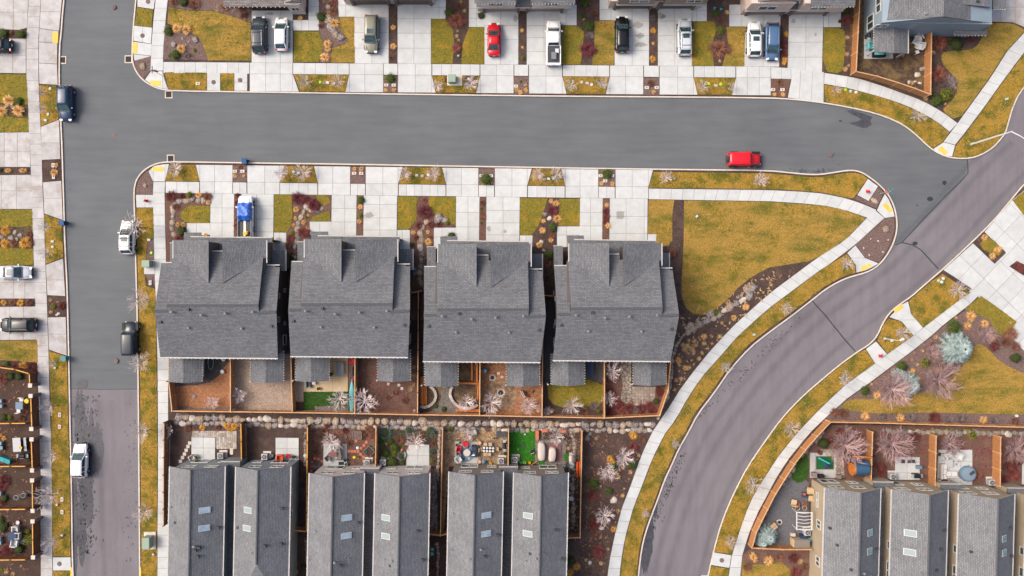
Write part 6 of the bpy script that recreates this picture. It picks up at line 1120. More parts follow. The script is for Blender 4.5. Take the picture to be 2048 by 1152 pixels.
P('straw', 'in the bed below the dark gravel yard', (1508, 1115, 13, .7, -60), (1538, 1122, 13)); P('red', 'in the bed below the dark gravel yard', (1588, 1117, 11), (1592, 1145, 12)); P('brown', 'in the bed below the dark gravel yard', (1560, 1115, 8), (1495, 1136, 9), (1612, 1135, 8)); P('pale', 'in the bed below the dark gravel yard', (1601, 1123, 8))
P('red', 'in the yard with the white paved square', (1760, 935, 13), (1830, 875, 12), (1765, 950, 10)); P('red', 'in the yard at the right edge', (2020, 935, 13), (2030, 950, 12), (2012, 958, 10), (2035, 922, 12)); P('brown', 'in the yard with the white sofa', (1958, 950, 9)); P('red', 'against the top fence of the putting green yard', (1700, 872, 9), (1640, 905, 6), (1680, 864, 8), (1660, 880, 7)); P('brown', 'against the top fence of the putting green yard', (1568, 958, 6), (1535, 1020, 6), (1527, 1035, 7))
P('lime', 'in the yard with the white sofa', (1945, 870, 8)); P('pale', 'in the yard with the white paved square', (1770, 908, 5))
# ---------------------------------------------------------------- lower back yards
P('gold', 'along the rock wall in the first lower yard', (405, 855, 8), (454, 852, 9), (469, 853, 9), (461, 860, 7)); P('brown', 'along the rock wall in the first lower yard', (375, 856, 8), (436, 856, 6)); 
P('brown', 'in the stepping stone yard', (633, 907, 7), (632, 892, 7), (725, 870, 9), (738, 858, 9), (648, 862, 9), (665, 872, 8), (700, 885, 6), (745, 875, 7)); P('grey', 'in the stepping stone yard', (633, 930, 9), (612, 875, 6)); P('leaf', 'in the stepping stone yard', (641, 873, 4)); P('red', 'in the stepping stone yard', (655, 850, 8), (690, 862, 7))
P('juniper', 'in the planted yard of the cream houses', (770, 866, 13), (818, 860, 9), (861, 862, 10), (802, 912, 9), (864, 903, 7)); P('leaf', 'in the planted yard of the cream houses', (790, 895, 9), (781, 883, 7), (783, 925, 12), (771, 908, 9), (762, 882, 6), (805, 925, 6)); P('lime', 'in the planted yard of the cream houses', (790, 905, 7), (864, 920, 5)); P('brown', 'in the planted yard of the cream houses', (800, 880, 9), (826, 875, 8), (868, 888, 6), (845, 868, 7), (812, 893, 6))
P('lime', 'along the rock wall above the round fire table', (903, 857, 6)); P('juniper', 'along the fence left of the round fire table', (864, 862, 8)); P('pale', 'in the tan yard of the taupe houses', (925, 868, 7), (940, 870, 7), (975, 866, 7), (985, 872, 6), (990, 855, 5), (957, 875, 6), (1137, 897, 5)); P('brown', 'in the tan yard of the taupe houses', (975, 858, 6))
P('darkleaf', 'beside the steps at the fence of the taupe houses', (1155, 925, 4), (1156, 952, 3)); P('lime', 'beside the steps at the fence of the taupe houses', (1156, 980, 3))
# upper back yards
P('darkleaf', 'in the fenced yard with the flagstone path', (1312, 802, 7)); P('red', 'in the fenced yard with the flagstone path', (1220, 785, 14, .7, 90), (1228, 805, 12), (1222, 822, 12), (1240, 815, 11), (1258, 818, 10), (1282, 818, 10), (1300, 812, 9), (1318, 785, 9), (1305, 822, 9), (1318, 770, 7)); P('coral', 'in the fenced yard with the flagstone path', (1216, 762, 8), (1232, 796, 9), (1250, 826, 8)); P('grey', 'in the fenced yard with the flagstone path', (1272, 820, 7))
P('grey', 'in the grassy fenced yard', (1188, 812, 9)); P('lime', 'in the grassy fenced yard', (1197, 822, 5)); P('pale', 'in the grassy fenced yard', (1105, 822, 5), (1145, 778, 4)); P('brown', 'in the grassy fenced yard', (1170, 822, 8))
P('pale', 'in the reddish mulch yard by the kayak', (825, 770, 8), (829, 752, 8), (821, 778, 7), (828, 735, 6)); P('brown', 'in the reddish mulch yard by the kayak', (790, 785, 7), (810, 800, 8), (775, 795, 6))
P('rock', 'at the corner of the reddish mulch yard', (829, 821, 4)); P('leaf', 'between the curved walls of the third duplex yard', (872, 812, 5), (888, 818, 6)); P('rock', 'among the red-brown soil of the third duplex yard', (1046, 820, 3)); P('wrock', 'at the fence of the third duplex yard', (1077, 822, 4), (962, 823, 3))
# ---------------------------------------------------------------- rock borders: one thing each, every boulder a part
def rockrow(label, pts, r0, r1, kinds=('rock', 'grock', 'wrock'), wts=(5, 4, 1), step=1.25, rows=1, off=0, zb=.13, name='rock_border', gaps=0, hs=.8):
    root = thing(name, label, 'rock wall' if name != 'rock_border' else 'rock border', W(pts[0][0], pts[0][1], 0)); P_ = [Vector((a, b, 0)) for a, b in pts]; n = 0
    L = [0]
    for a, b in zip(P_, P_[1:]): L.append(L[-1]+(b-a).length)
    for row in range(rows):
        s = random.uniform(0, r0)
        while s < L[-1]:
            r = random.uniform(r0, r1); k = 0
            while k < len(L)-2 and L[k+1] < s+r: k += 1
            f = min(1, (s+r-L[k])/max(L[k+1]-L[k], 1e-6)); p = P_[k].lerp(P_[k+1], f); d = (P_[k+1]-P_[k]).normalized(); nn = Vector((-d.y, d.x, 0))
            p = p+nn*(off*row+random.uniform(-.25, .25)*r)
            kd = random.choices(kinds, wts)[0]; w_ = W(p.x, p.y, .4)-root.location; rr = r/PX
            o = inst(random.choice(PRO[kd]), 'boulder', root, (w_.x, w_.y, zb-(.12*rr)-row*.12), -math.atan2(d.y, d.x)+random.uniform(-.35, .35), (rr*1.08, rr*random.uniform(.85, 1.15), rr*hs*random.uniform(.8, 1.2)))
            s += r*2*.93*step/1.25; n += 1
    return root
rockrow('long boulder retaining wall between the upper and lower back yards', [(344, 836), (480, 839), (640, 842), (830, 846), (1000, 849), (1150, 850), (1306, 850)], 6, 9.5, name='boulder_wall', hs=1.0, wts=(5, 5, 2)).rotation_euler
rockrow('lower course of smaller boulders at the foot of the long retaining wall', [(342, 846), (480, 850), (640, 853), (830, 857), (1000, 860), (1160, 861), (1300, 862)], 5, 7.5, name='boulder_wall', hs=.55, wts=(4, 6, 1))
rockrow('boulder border curving round the small lawn of the first duplex', [(347, 478), (342, 455), (343, 430), (344, 412), (352, 402), (372, 402), (392, 400), (412, 402), (418, 408)], 5.5, 8)
rockrow('line of boulders stepping down between the first and second duplex', [(650, 413), (632, 423), (612, 413), (606, 425), (598, 440), (592, 462), (591, 480), (588, 505), (583, 530)], 5, 7.5)
rockrow('line of boulders between the second and third duplex', [(862, 436), (848, 448), (842, 466), (840, 485), (843, 505), (841, 525), (840, 545), (841, 565)], 5.5, 8); P('grock', 'beside the porch path of the third duplex', (877, 437, 11), (889, 440, 8))
rockrow('curved dry stone edging on the slope right of the fourth duplex', [(1511, 563), (1507, 575), (1500, 588), (1490, 600), (1470, 608), (1455, 618), (1440, 630), (1425, 638), (1405, 648), (1390, 656), (1378, 664)], 6, 10, rows=2, off=9)
rockrow('thin stone edging running down beside the last duplex fence', [(1372, 668), (1362, 678), (1354, 690), (1348, 705), (1345, 725), (1344, 750), (1341, 775), (1334, 800), (1322, 818), (1316, 840)], 2.8, 4.5)
rockrow('narrow stone line beside the planted yard fence', [(879, 860), (878, 900), (876, 930), (875, 960)], 3, 4.5); rockrow('boulders lining the fence beside the two white covers', [(1141, 862), (1148, 880), (1149, 898), (1148, 920), (1147, 950), (1146, 990), (1147, 1030), (1146, 1060)], 3.2, 5.5)
rockrow('stone line running between the cream and taupe houses at the bottom', [(874, 1085), (876, 1110), (875, 1135), (874, 1160)], 2.6, 3.8); rockrow('pale stones along the right side of the fence by the orange-tiled yard', [(610, 862), (611, 880), (609, 900), (610, 930)], 2.5, 4.5)
rockrow('boulders inside the curved cedar fence of the putting green yard', [(1650, 862), (1636, 880), (1622, 893), (1605, 910), (1592, 925), (1586, 940), (1576, 952), (1566, 972)], 5, 7.5); rockrow('row of boulders along the top of the right-hand yards', [(1760, 862), (1820, 864), (1880, 865), (1940, 866), (2045, 868)], 5, 8)
rockrow('dark rock pile slope between cream and taupe houses', [(864, 935), (868, 960), (866, 990), (867, 1020), (866, 1050)], 3.5, 6, kinds=('grock', 'rock'), wts=(6, 2), rows=2, off=8); rockrow('small rocks along the lower left house bottom path', [(611, 1075), (611, 1100), (612, 1125)], 2.2, 3.4)
# ---------------------------------------------------------------- bare trees
TR = [baretree(i, nb=20, h=.75, trunk=.5, th=.038, lv2=6) for i in range(4)]; TM = [baretree(10+i, nb=38, h=.7, trunk=.3, th=.024, mat_='twig_mauve', lv2=7) for i in range(3)]; TS = [baretree(20+i, nb=16, h=1.3, trunk=1.2, th=.036, lv2=6, mat_='twig_street') for i in range(3)]
def tree(px, py, r, where, kind='star', what='bare pale-twigged tree', zs=1.0, base=None):
    """px,py: where the trunk meets the ground"""
    T, C = random.choice({'star': TR, 'mauve': TM, 'street': TS}[kind]); r = r/PX*1.15; g_ = W(px, py, 0); g_.z = .12
    root = thing('bare_tree', None, 'tree', g_, random.uniform(0, 6.28), 'leafless deciduous trees'); root.scale = (r, r, r*zs)
    a = bpy.data.objects.new('trunk', T); link(a, root); b = bpy.data.objects.new('crown', C); link(b, root)
    auto(root, what, where, px, py)
for x, y, r in ((568, 349, 15), (610, 348, 17)): tree(x, y, r, 'on the kerbside grass above the second duplex')
for x, y, r in ((811, 350, 13), (868, 350, 15)): tree(x, y, r, 'on the kerbside grass above the third duplex')
for x, y, r in ((1075, 352, 12), (1112, 351, 14)): tree(x, y, r, 'on the kerbside grass above the fourth duplex')
for x, y, r in ((352, 340, 13),): tree(x+6, y, r+2, 'on the small corner verge south of the junction')
for x, y, r in ((1329, 356, 12), (1516, 362, 14)): tree(x, y, r, 'on the long verge above the big lawn')
for x, y, r in ((615, 168, 14), (681, 168, 14)): tree(x, y, r, 'on the first trapezoid verge, top row', 'street', zs=.7)
for x, y, r in ((876, 175, 12), (943, 172, 14)): tree(x, y, r, 'beside the green transformer in the top verge', 'star', zs=.9)
for x, y, r in ((1141, 174, 12), (1203, 172, 13)): tree(x, y, r, 'on the kerbside grass below the white pickup', 'street', zs=.55)
for x, y, r in ((1401, 177, 12), (1460, 178, 10)): tree(x, y, r, 'on the kerbside grass below the silver SUV', 'street', zs=.7)
for x, y, r in ((1664, 184, 10), (1820, 237, 16)): tree(x, y, r, 'on the curving verge at the top right', 'street', zs=.9)
for x, y, r in ((288, 455, 22), (298, 599, 22), (298, 720, 20), (302, 858, 20), (304, 1015, 20)): tree(x, y, r, 'on the long grass verge right of the left road', 'street', zs=.85)
for x, y, r in ((98, 190, 11), (98, 222, 11)): tree(x, y, r, 'on the verge beside the dark navy SUV', 'street', what='slender leaning bare tree', zs=1.0)
for x, y, r in ((105, 456, 12), (107, 508, 12)): tree(x, y, r, 'on the small verge above the silver car', 'street', what='slender leaning bare tree', zs=1.0)
for x, y, r in ((115, 724, 9), (117, 810, 15), (118, 907, 13), (122, 979, 22), (122, 1073, 16)): tree(x, y, r, 'on the verge left of the left road', 'street', what='slender leaning bare tree', zs=1.0)
for x, y, r in ((733, 799, 24),): tree(x, y, r, 'in the reddish mulch yard right of the kayak', what='wide white-twigged bare tree')
tree(683, 795, 20, 'over the bright green strip of the second duplex yard'); tree(483, 788, 15, 'in the gravel yard of the first duplex'); tree(431, 803, 13, 'in the orange bark yard of the first duplex'); tree(934, 802, 17, 'inside the curved stone wall ring'); tree(984, 803, 22, 'right of the fence in the third duplex yard', what='wide white-twigged bare tree'); tree(1058, 808, 17, 'in the bare soil corner of the third duplex yard')
tree(1144, 809, 18, 'on the grass of the fourth duplex left yard'); tree(1094, 821, 9, 'in the corner of the grassy fenced yard', what='very small bare tree'); tree(1225, 740, 17, 'beside the flagstone path of the fourth duplex'); tree(1216, 795, 14, 'against the divider fence of the flagstone yard', what='pinkish bare tree')
tree(340, 860, 13, 'in the top left corner of the first lower yard'); tree(668, 880, 19, 'beside the slab patio with brown furniture'); tree(832, 880, 18, 'above the empty square patio of the cream houses'); tree(935, 868, 12, 'in the gravel above the red chairs', what='small bare tree'); tree(1112, 872, 14, 'above the wooden deck with white covers')
tree(1247, 910, 19, 'in the long mulch bed, the topmost', what='white-twigged bare tree'); tree(1214, 940, 17, 'in the long mulch bed, the middle one', what='white-twigged bare tree'); tree(1206, 1026, 18, 'in the long mulch bed, the lowest', what='white-twigged bare tree')
for x, y, r in ((1347, 885, 10), (1288, 1023, 9), (1447, 734, 12), (1566, 617, 12), (1686, 528, 14)): tree(x, y, r, 'on the verge along the inside of the curving road', 'street', zs=.6, what='spindly bare tree')
for x, y, r in ((1900, 580, 20), (1793, 664, 18), (1678, 755, 16), (1574, 853, 16), (1498, 963, 18), (1456, 1075, 13)): tree(x, y, r, 'on the verge along the outside of the curving road', 'street', zs=.75, what='thin bare tree')
tree(1775, 776, 36, 'left in the park bed above the long fence', 'mauve', what='wide mauve-twigged bare tree'); tree(1866, 758, 36, 'right in the park bed above the long fence', 'mauve', what='wide mauve-twigged bare tree'); tree(1965, 668, 18, 'between the tan grasses of the park bed', 'mauve', what='small grey-mauve bare tree'); tree(1858, 705, 18, 'beside the blue spruce in the park bed', 'mauve', what='small grey-mauve bare tree')
tree(1683, 888, 36, 'in the putting green yard', 'mauve', what='broad pinkish many-twigged tree'); tree(1775, 885, 36, 'in the yard with the white paved square', 'mauve', what='broad pinkish many-twigged tree'); tree(1890, 885, 20, 'above the white sofa patio', 'mauve', what='broad pinkish many-twigged tree'); tree(2020, 895, 26, 'in the right edge yard', 'mauve', what='broad pinkish many-twigged tree')
# ================================================================ fences (given by the line of their tops)
FP = {}
def panel_mesh(m, h, L=2.4):
    k = (m, round(h, 2))
    if k not in FP:
        mb = MB(); n = 16
        for i in range(n): w_ = L/n; mb.box(-L/2+w_*(i+.5), random.uniform(-.008, .008), h/2+.03, w_-.014, .022, h-.04+random.uniform(-.02, .02))
        FP[k] = mb.data('boards', M[m])
        q = MB(); q.box(0, .035, h*.2, L, .04, .09).box(0, .035, h*.85, L, .04, .09); FP[k+('r',)] = q.data('rails', M[m])
        q = MB(); q.box(0, 0, 0, L+.02, .13, .05); FP[k+('c',)] = q.data('cap', M['wood_gold' if m == 'wood_dark' and 0 else 'wood_cap'])
        q = MB(); q.box(0, 0, h/2+.05, .11, .11, h+.1).box(0, 0, h+.13, .15, .15, .05); FP[k+('p',)] = q.data('post', M['wood_cap' if m != 'wood_dark' else 'wood_dark'])
    return k
def fence(label, pts, m='wood', h=1.75, zb=.12, cap=True, group='wooden yard fences', gold=False):
    k = panel_mesh(m, h); P_ = [W(a, b, h+zb) for a, b in pts]; o0 = P_[0].copy(); o0.z = 0
    root = thing('fence', label, 'fence', o0, 0, group); first = True
    for a, b in zip(P_, P_[1:]):
        d = b-a; d.z = 0; L = d.length; n = max(1, round(L/2.4)); ang = math.atan2(d.y, d.x)
        for i in range(n):
            c = a.lerp(b, (i+.5)/n)-o0; sx = L/n/2.4
            po = inst(FP[k], 'panel', root, (c.x, c.y, zb), ang, (sx, 1, 1)); inst(FP[k+('r',)], 'rail', po, (0, 0, 0))
            if cap: inst(FP[k+('c',)], 'cap_board', po, (0, 0, h+.04)).data
            e = a.lerp(b, i/n)-o0; inst(FP[k+('p',)], 'post', root, (e.x, e.y, zb), ang)
    e = P_[-1]-o0; inst(FP[k+('p',)], 'post', root, (e.x, e.y, zb), 0)
    if gold:
        for c in root.children_recursive:
            if c.name.startswith('cap_board'): c.data = gold_cap(c.data)
    return root
GC = {}
def gold_cap(me):
    if me.name not in GC: n = me.copy(); n.materials.clear(); n.materials.append(M['wood_gold']); GC[me.name] = n
    return GC[me.name]
# upper back yards
fence('pale-capped cedar fence along the top of the long boulder wall', [(344, 822), (463, 823.5), (584, 825), (710, 827), (836, 829.5), (960, 831), (1085, 833.5), (1209, 836), (1319, 831), (1336, 782), (1341, 725)])
fence('cedar fence at the left end of the upper back yards by the sidewalk', [(337, 718), (338, 765), (344, 820)])
fence('divider fence between the orange bark yard and the tan gravel yard', [(461, 718), (461, 821)]); fence('divider fence between the tan gravel yard and the tan patio yard', [(582, 714), (583, 770), (585, 823)])
fence('divider fence right of the turquoise kayak', [(710, 717), (709.5, 825)]); fence('long divider fence between second and third duplex', [(837, 580), (836, 700), (835, 827)], 'wood_dark'); fence('divider fence right of the curved stone wall yard', [(960, 726), (959, 829)])
fence('long divider fence between third and fourth duplex', [(1087, 592), (1085, 710), (1084, 831)]); fence('divider fence between grassy yard and flagstone yard', [(1209, 724), (1209, 834)])
fence('short cross fence closing the gap between third and fourth duplex', [(1079, 590), (1105, 592)]); fence('short cross fence closing the gap between second and third duplex', [(822, 586), (845, 581)], 'wood_dark')
# lower back yards
fence('tall dark brown fence beside the left sidewalk at the bottom', [(328, 845), (327, 950), (327, 1052)], 'wood_dark', gold=False); fence('fence between the two blue-grey house yards', [(482, 846), (483, 920)], 'wood_dark', gold=True); fence('long fence right of the blue-grey houses', [(615, 853), (614, 950), (613, 1062)], 'wood_dark', gold=True)
fence('short fence and gate joining the blue-grey house at the bottom', [(613, 1063), (590, 1061)], 'wood'); fence('fence between the stepping stone yard and the planted yard', [(752, 856), (751, 932)], 'wood'); fence('long fence between cream and taupe houses', [(885, 857), (883, 960), (881, 1068)], 'wood')
fence('short fence closing the rock pile slope at the bottom', [(857, 1068), (881, 1071), (896, 1067)], 'wood'); fence('fence between the gravel terrace and the green artificial lawn', [(1017, 858), (1016, 931)], 'wood'); fence('fence right of the taupe houses beside the mulch bed', [(1164, 862), (1162, 970), (1160, 1075), (1135, 1076)], 'wood')
# left edge
fence('golden-topped fence of the left edge yards facing the sidewalk', [(0-6, 734), (30, 739), (59, 747.5), (60, 770)], 'wood_dark', gold=True); fence('golden-topped fence between the first and second stone pillar pairs, left edge', [(62, 796), (64, 855)], 'wood_dark', gold=True)
fence('golden-topped fence beside the grey table, left edge', [(63, 883), (65, 937)], 'wood_dark', gold=True); fence('golden-topped fence beside the two white pots, left edge', [(65, 965), (65.5, 1018)], 'wood_dark', gold=True); fence('golden-topped fence beside the cluttered bottom left yard', [(65.5, 1047), (66, 1112)], 'wood_dark', gold=True)
for y, wh in ((847, 'above the grey dining table'), (933, 'below the turquoise chair'), (1019, 'below the two white pots'), (1120, 'at the very bottom')): fence('golden-topped divider fence of the left edge yards '+wh, [(-10, y), (52, y-.5)], 'wood_dark', gold=True)
for i, (x, y) in enumerate(((60, 771), (61, 792), (62.5, 858), (63, 879), (64, 941), (64, 961), (65, 1022), (65, 1043), (66, 1115))):
    p = W(x, y, 2.1); t = thing('gate_pillar', None, 'pillar', (p.x, p.y, .12), 0, 'stone gate pillars with pale caps'); MB().box(0, 0, .95, .42, .42, 1.9).build('shaft', M['stone_veneer'], t); MB().box(0, 0, 1.95, .54, .54, .1, tx=.96, ty=.96).build('cap_stone', M['kerb'], t); auto(t, 'square pillar with pale cap', 'along the left edge yard fence', x, y)
# blue house yard and right side
fence('tall cedar fence left of the blue house yard', [(1720, -14), (1712, 143)]); fence('curving tall cedar fence below the blue house yard', [(1712, 143), (1754, 152.5), (1796, 165.5), (1830, 177), (1861, 189)]); fence('tall cedar fence right of the blue house yard', [(1863, 61), (1861, 189)])
fence('curved cedar fence following the walk around the gravel yard', [(1661, 844), (1634, 873), (1611, 899.5), (1589, 928), (1569, 959), (1551, 988), (1535, 1019), (1523, 1043), (1512, 1066), (1504, 1096)]); fence('cedar fence along the mulch strip below the park lawn', [(1661, 844), (1760, 846), (1860, 849), (1960, 852), (2070, 855)]); fence('cedar fence closing the bottom of the dark gravel yard', [(1504, 1096), (1565, 1099), (1622, 1099)])
fence('fence between the putting green yard and the white square yard', [(1745, 864), (1742, 960)]); fence('fence between the white square yard and the sofa yard', [(1872, 872), (1870, 972)]); fence('fence right of the yard with the white sofa', [(2001, 874), (2000, 973)])
# ================================================================ street furniture and utilities
def put(mb, name, label, cat, px, py, m, rz=0, z=.14, zt=0, group=None, smooth=False):
    p = W(px, py, zt); o = mb.build(name, M[m] if isinstance(m, str) else [M[k] for k in m], None, smooth, (p.x, p.y, z), rz)
    return tag(o, label, cat, group)
def multi(name, label, cat, px, py, parts, rz=0, z=.14, group=None, zt=0):
    p = W(px, py, zt); t = thing(name, label, cat, (p.x, p.y, z), rz, group)
    for nm, mb, m in parts: mb.build(nm, M[m] if isinstance(m, str) else [M[k] for k in m], t)
    return t
for x, y, wh in ((228, 15, 'on the left road near the top'), (228, 269, 'on the road at the junction'), (233, 722, 'on the left road above the paving seam'), (1661, 309, 'on the street right of the red off-road car'), (297, 4, 'in the slab at the very top'), (286, 72, 'in the slab left of the corner lawn'), (428, 165, 'in the slab between the two small verge lawns'), (481, 161, 'in the slab left of the first top driveway'), (120, 1127, 'in the pad at the bottom of the left verge'), (1443, 1120, 'in the pad beside the curving road at the bottom')):
    z = .012 if 'road' in wh[:12] or 'street' in wh[:12] else .15
    r = .31; a = MB().lathe(0, 0, [(r, -.05), (r, .006), (r*.92, .010)], 20); b = MB().lathe(0, 0, [(r*.85, 0), (r*.85, .016)], 20)
    for i in range(-3, 4): b.box(0, i*r*.2, .018, r*1.2*math.sqrt(max(.1, 1-(i/4.2)**2)), .03, .012)
    multi('manhole_cover', 'round iron cover '+wh, 'manhole cover', x, y, (('rim', a, 'iron'), ('lid', b, 'iron')), z=z, group='iron manhole covers')
for x, y, wh in ((125, 120, 'at the west kerb near the top'), (257, 118.5, 'left of the boulder corner bed'), (337.5, 189, 'below the red stop sign'), (341.5, 317, 'above the rounded corner south of the junction'), (1410, 1158, 'at the bottom kerb of the curving road')):
    f = MB(); 
    for dx, dy, sx, sy in ((0, .45, 1.0, .13), (0, -.45, 1.0, .13), (.44, 0, .12, .77), (-.44, 0, .12, .77)): f.box(dx, dy, .0, sx, sy, .05)
    g = MB(); g.box(0, 0, -.02, .76, .77, .02)
    for i in range(7): g.box(-.33+i*.11, 0, .0, .04, .76, .03)
    multi('storm_drain', 'square storm drain grate with pale frame '+wh, 'drain', x, y, (('frame', f, 'kerb'), ('grate', g, 'grate')), z=.012, group='square storm drains')
for x, y, rz, wh in ((295, 402, .4, 'on the left road verge pad'), (1733, 383.5, -.6, 'on the slab at the tip of the long verge'), (1758, 711, .7, 'on the path by the outer curving walk')):
    b = MB().lathe(0, 0, [(.17, 0), (.17, .06), (.12, .08), (.12, .5), (.15, .52), (.15, .57), (.12, .62), (.05, .72)], 12); c = MB().tube([(-.3, 0, .38), (.3, 0, .38)], [.075, .075], 8); c.tube([(0, -.24, .36), (0, 0, .36)], [.09, .09], 8); d = MB().lathe(0, 0, [(.035, .7), (.035, .78)], 5)
    multi('fire_hydrant', 'red fire hydrant '+wh, 'fire hydrant', x, y, (('barrel', b, 'red'), ('outlet', c, 'red'), ('cap_nut', d, 'red')), rz, group='red fire hydrants')
# meter boxes and lids
LIDS = [('on the verge between first and second top driveways', [(641, 165, 'lime', 0), (650, 167, 'mid_grey', 1), (656, 166, 'white', 1), (669, 168, 'white', 0)]), ('on the verge below the white pickup', [(1163.5, 165, 'cushion', 0), (1174, 167, 'light_grey', 1), (1183, 170, 'white', 0)]), ('on the verge below the silver SUV', [(1417, 168, 'lime', 0), (1431, 172, 'light_grey', 1), (1441, 169, 'lime', 0)]),
        ('on the verge above the second duplex', [(588, 344, 'white', 0), (598, 347, 'light_grey', 1), (620, 348, 'mid_grey', 1)]), ('on the verge above the third duplex', [(834, 351, 'light_grey', 1), (845, 352, 'metal_grey', 1), (857, 350, 'white', 0)]), ('on the verge above the fourth duplex', [(1097, 358, 'white', 1), (1107, 357, 'cushion', 0), (1089, 359, 'metal_grey', 1)]),
        ('on the curving verge at the top right', [(1690, 180, 'lime', 0), (1700, 183, 'pale_green', 0), (1711, 185, 'white', 0)]), ('on the small verge above the silver car, left', [(107, 483, 'light_grey', 1), (107, 494, 'pale_green', 0)]), ('on the verge beside the dark navy SUV', [(102, 178, 'cushion', 0), (98, 229, 'pale_green', 0), (93, 241, 'pale_green', 1)]),
        ('on the mulch beside the left sidewalk', [(299, 480, 'white', 1), (304, 506, 'lime', 0), (302, 563, 'light_grey', 1), (302, 568, 'light_grey', 1)]), ('beside the street end verge of the curving road', [(1876, 561, 'pale_green', 0), (1885, 557, 'white', 0), (1882, 564, 'white', 0)]), ('beside the transformer box above the street', [(938, 159, 'light_grey', 1)])]
for wh, L in LIDS:
    for x, y, m, sq in L:
        mb = MB()
        if sq: mb.box(0, 0, .04, .42, .3, .14).box(0, 0, .12, .36, .24, .03)
        else: mb.lathe(0, 0, [(.2, -.05), (.2, .08), (.17, .11)], 12).lathe(0, 0, [(.06, .1), (.06, .14)], 6)
        o = put(mb, 'meter_box', None, 'utility box', x, y, m, random.uniform(-.2, .2), group='small utility lids in the verges')
        auto(o, {'lime': 'yellow-green', 'mid_grey': 'grey', 'white': 'white', 'light_grey': 'light grey', 'cushion': 'cream', 'pale_green': 'pale green', 'metal_grey': 'metal grey'}[m]+(' square utility lid' if sq else ' round utility lid'), wh, x, y)
def slotted(x, y, wh, vert=False, m='kerb'):
    mb = MB().box(0, 0, .04, .55, .38, .14); mb.box(0, 0, .115, .14, .16, .01, m=1)
    o = put(mb, 'valve_box', None, 'utility box', x, y, (m, 'grate'), R(90) if vert else 0, group='concrete valve boxes'); auto(o, 'pale concrete valve box', wh, x, y)
for x, y, v, wh in ((397, 168, 0, 'on the small grass verge right of the stop sign'), (471, 343, 0, 'in the kerbside box above the blue-tarped pickup'), (486, 343, 0, 'in the kerbside box above the blue-tarped pickup'), (709, 347, 0, 'in the kerbside box above the second duplex'), (723, 347, 0, 'in the kerbside box above the second duplex'), (773, 171, 0, 'in the kerbside box below the olive SUV'), (788, 171, 0, 'in the kerbside box below the olive SUV'), (1293, 176, 0, 'in the kerbside box right of the black SUV'), (1313, 176, 0, 'in the kerbside box right of the black SUV'),
                    (1545, 180, 0, 'in the trapezoid bed below the blue wagon'), (1564, 180, 0, 'in the trapezoid bed below the blue wagon'), (963, 352, 0, 'in the kerbside box above the third duplex'), (982, 352, 0, 'in the kerbside box above the third duplex'), (1201, 352, 0, 'in the kerbside box above the fourth duplex'), (1224, 352, 0, 'in the kerbside box above the fourth duplex'), (1210, 362, 0, 'in the kerbside box above the fourth duplex'), (108, 331, 1, 'in the kerbside mulch box at the left edge'), (109, 354, 1, 'in the kerbside mulch box at the left edge'),
                    (121, 829, 1, 'on the left verge beside the two long slots'), (121, 853, 1, 'on the left verge beside the two long slots'), (126, 998, 1, 'on the lower left verge below the leaning tree'), (126, 1023, 1, 'on the lower left verge below the leaning tree'), (1032, 173, 0, 'in the kerbside box below the red car')): slotted(x, y, wh, v)
for x, y, wh, m in ((1348, 358, 'on the long verge above the big lawn', 'box_green'), (2011, 199, 'on the far right verge by the diagonal walk', 'pale_green'), (1393, 433, 'near the top left of the big lawn', 'white'), (1507, 669, 'on the inside verge of the curving road', 'pale_green'), (309, 1107, 'below the tall green cabinet, bottom left', 'light_grey'), (113, 735, 'on the left verge by the teal bin', 'pale_green'), (1782, 681, 'on the verge by the fallen light pole', 'white'), (2031, 831, 'at the lower edge of the park lawn', 'white'), (917, 113, 'in the bed left of the red car', 'box_green'), (1428, 18, 'in the bed left of the beige townhouse', 'teal'), (1441, 20, 'beside the wall of the beige townhouse', 'teal'), (127, 1069, 'by the lowest leaning tree', 'cushion'), (117, 1008, 'between two leaning trees', 'cushion')):
    put(MB().box(0, 0, .14, .34, .3, .3, tx=.8, ty=.8), 'irrigation_box', 'small '+{'box_green': 'green', 'pale_green': 'pale green', 'white': 'white', 'light_grey': 'grey', 'teal': 'teal', 'cushion': 'cream'}[m]+' service box '+wh, 'utility box', x, y, m, random.uniform(0, 1), group='small service boxes')
# transformers and cabinets
def cabinet(label, px, py, sx, sy, h, m='box_green', pad=None, rz=0, grp='green utility cabinets'):
    b = MB().box(0, 0, h/2+.08, sx, sy, h); l = MB().box(0, 0, h+.10, sx+.06, sy+.06, .06, tx=.95, ty=.95); l.box(0, -sy/2+.12, h+.14, sx*.8, .06, .04); parts = [('body', b, m), ('lid', l, m), ('door', MB().box(0, -sy/2-.015, h*.5, sx*.84, .03, h*.78), m)]
    if pad: parts.append(('plinth', MB().box(pad[2], pad[3], .04, pad[0], pad[1], .14), 'kerb'))
    return multi('utility_cabinet', label, 'utility cabinet', px, py, parts, rz, group=grp)
cabinet('green transformer box on a square concrete pad in the top verge', 905, 161, .95, 1.0, .95, pad=(2.0, 1.35, .3, -.05)); cabinet('green transformer box on a pad beside the left sidewalk', 299.5, 528, 1.0, .9, 1.0, m='box_green'); cabinet('tall grey-green cabinet on a pad at the bottom of the left verge', 302, 1080, .9, 1.5, 1.3, pad=(1.55, 2.3, -.05, .0))
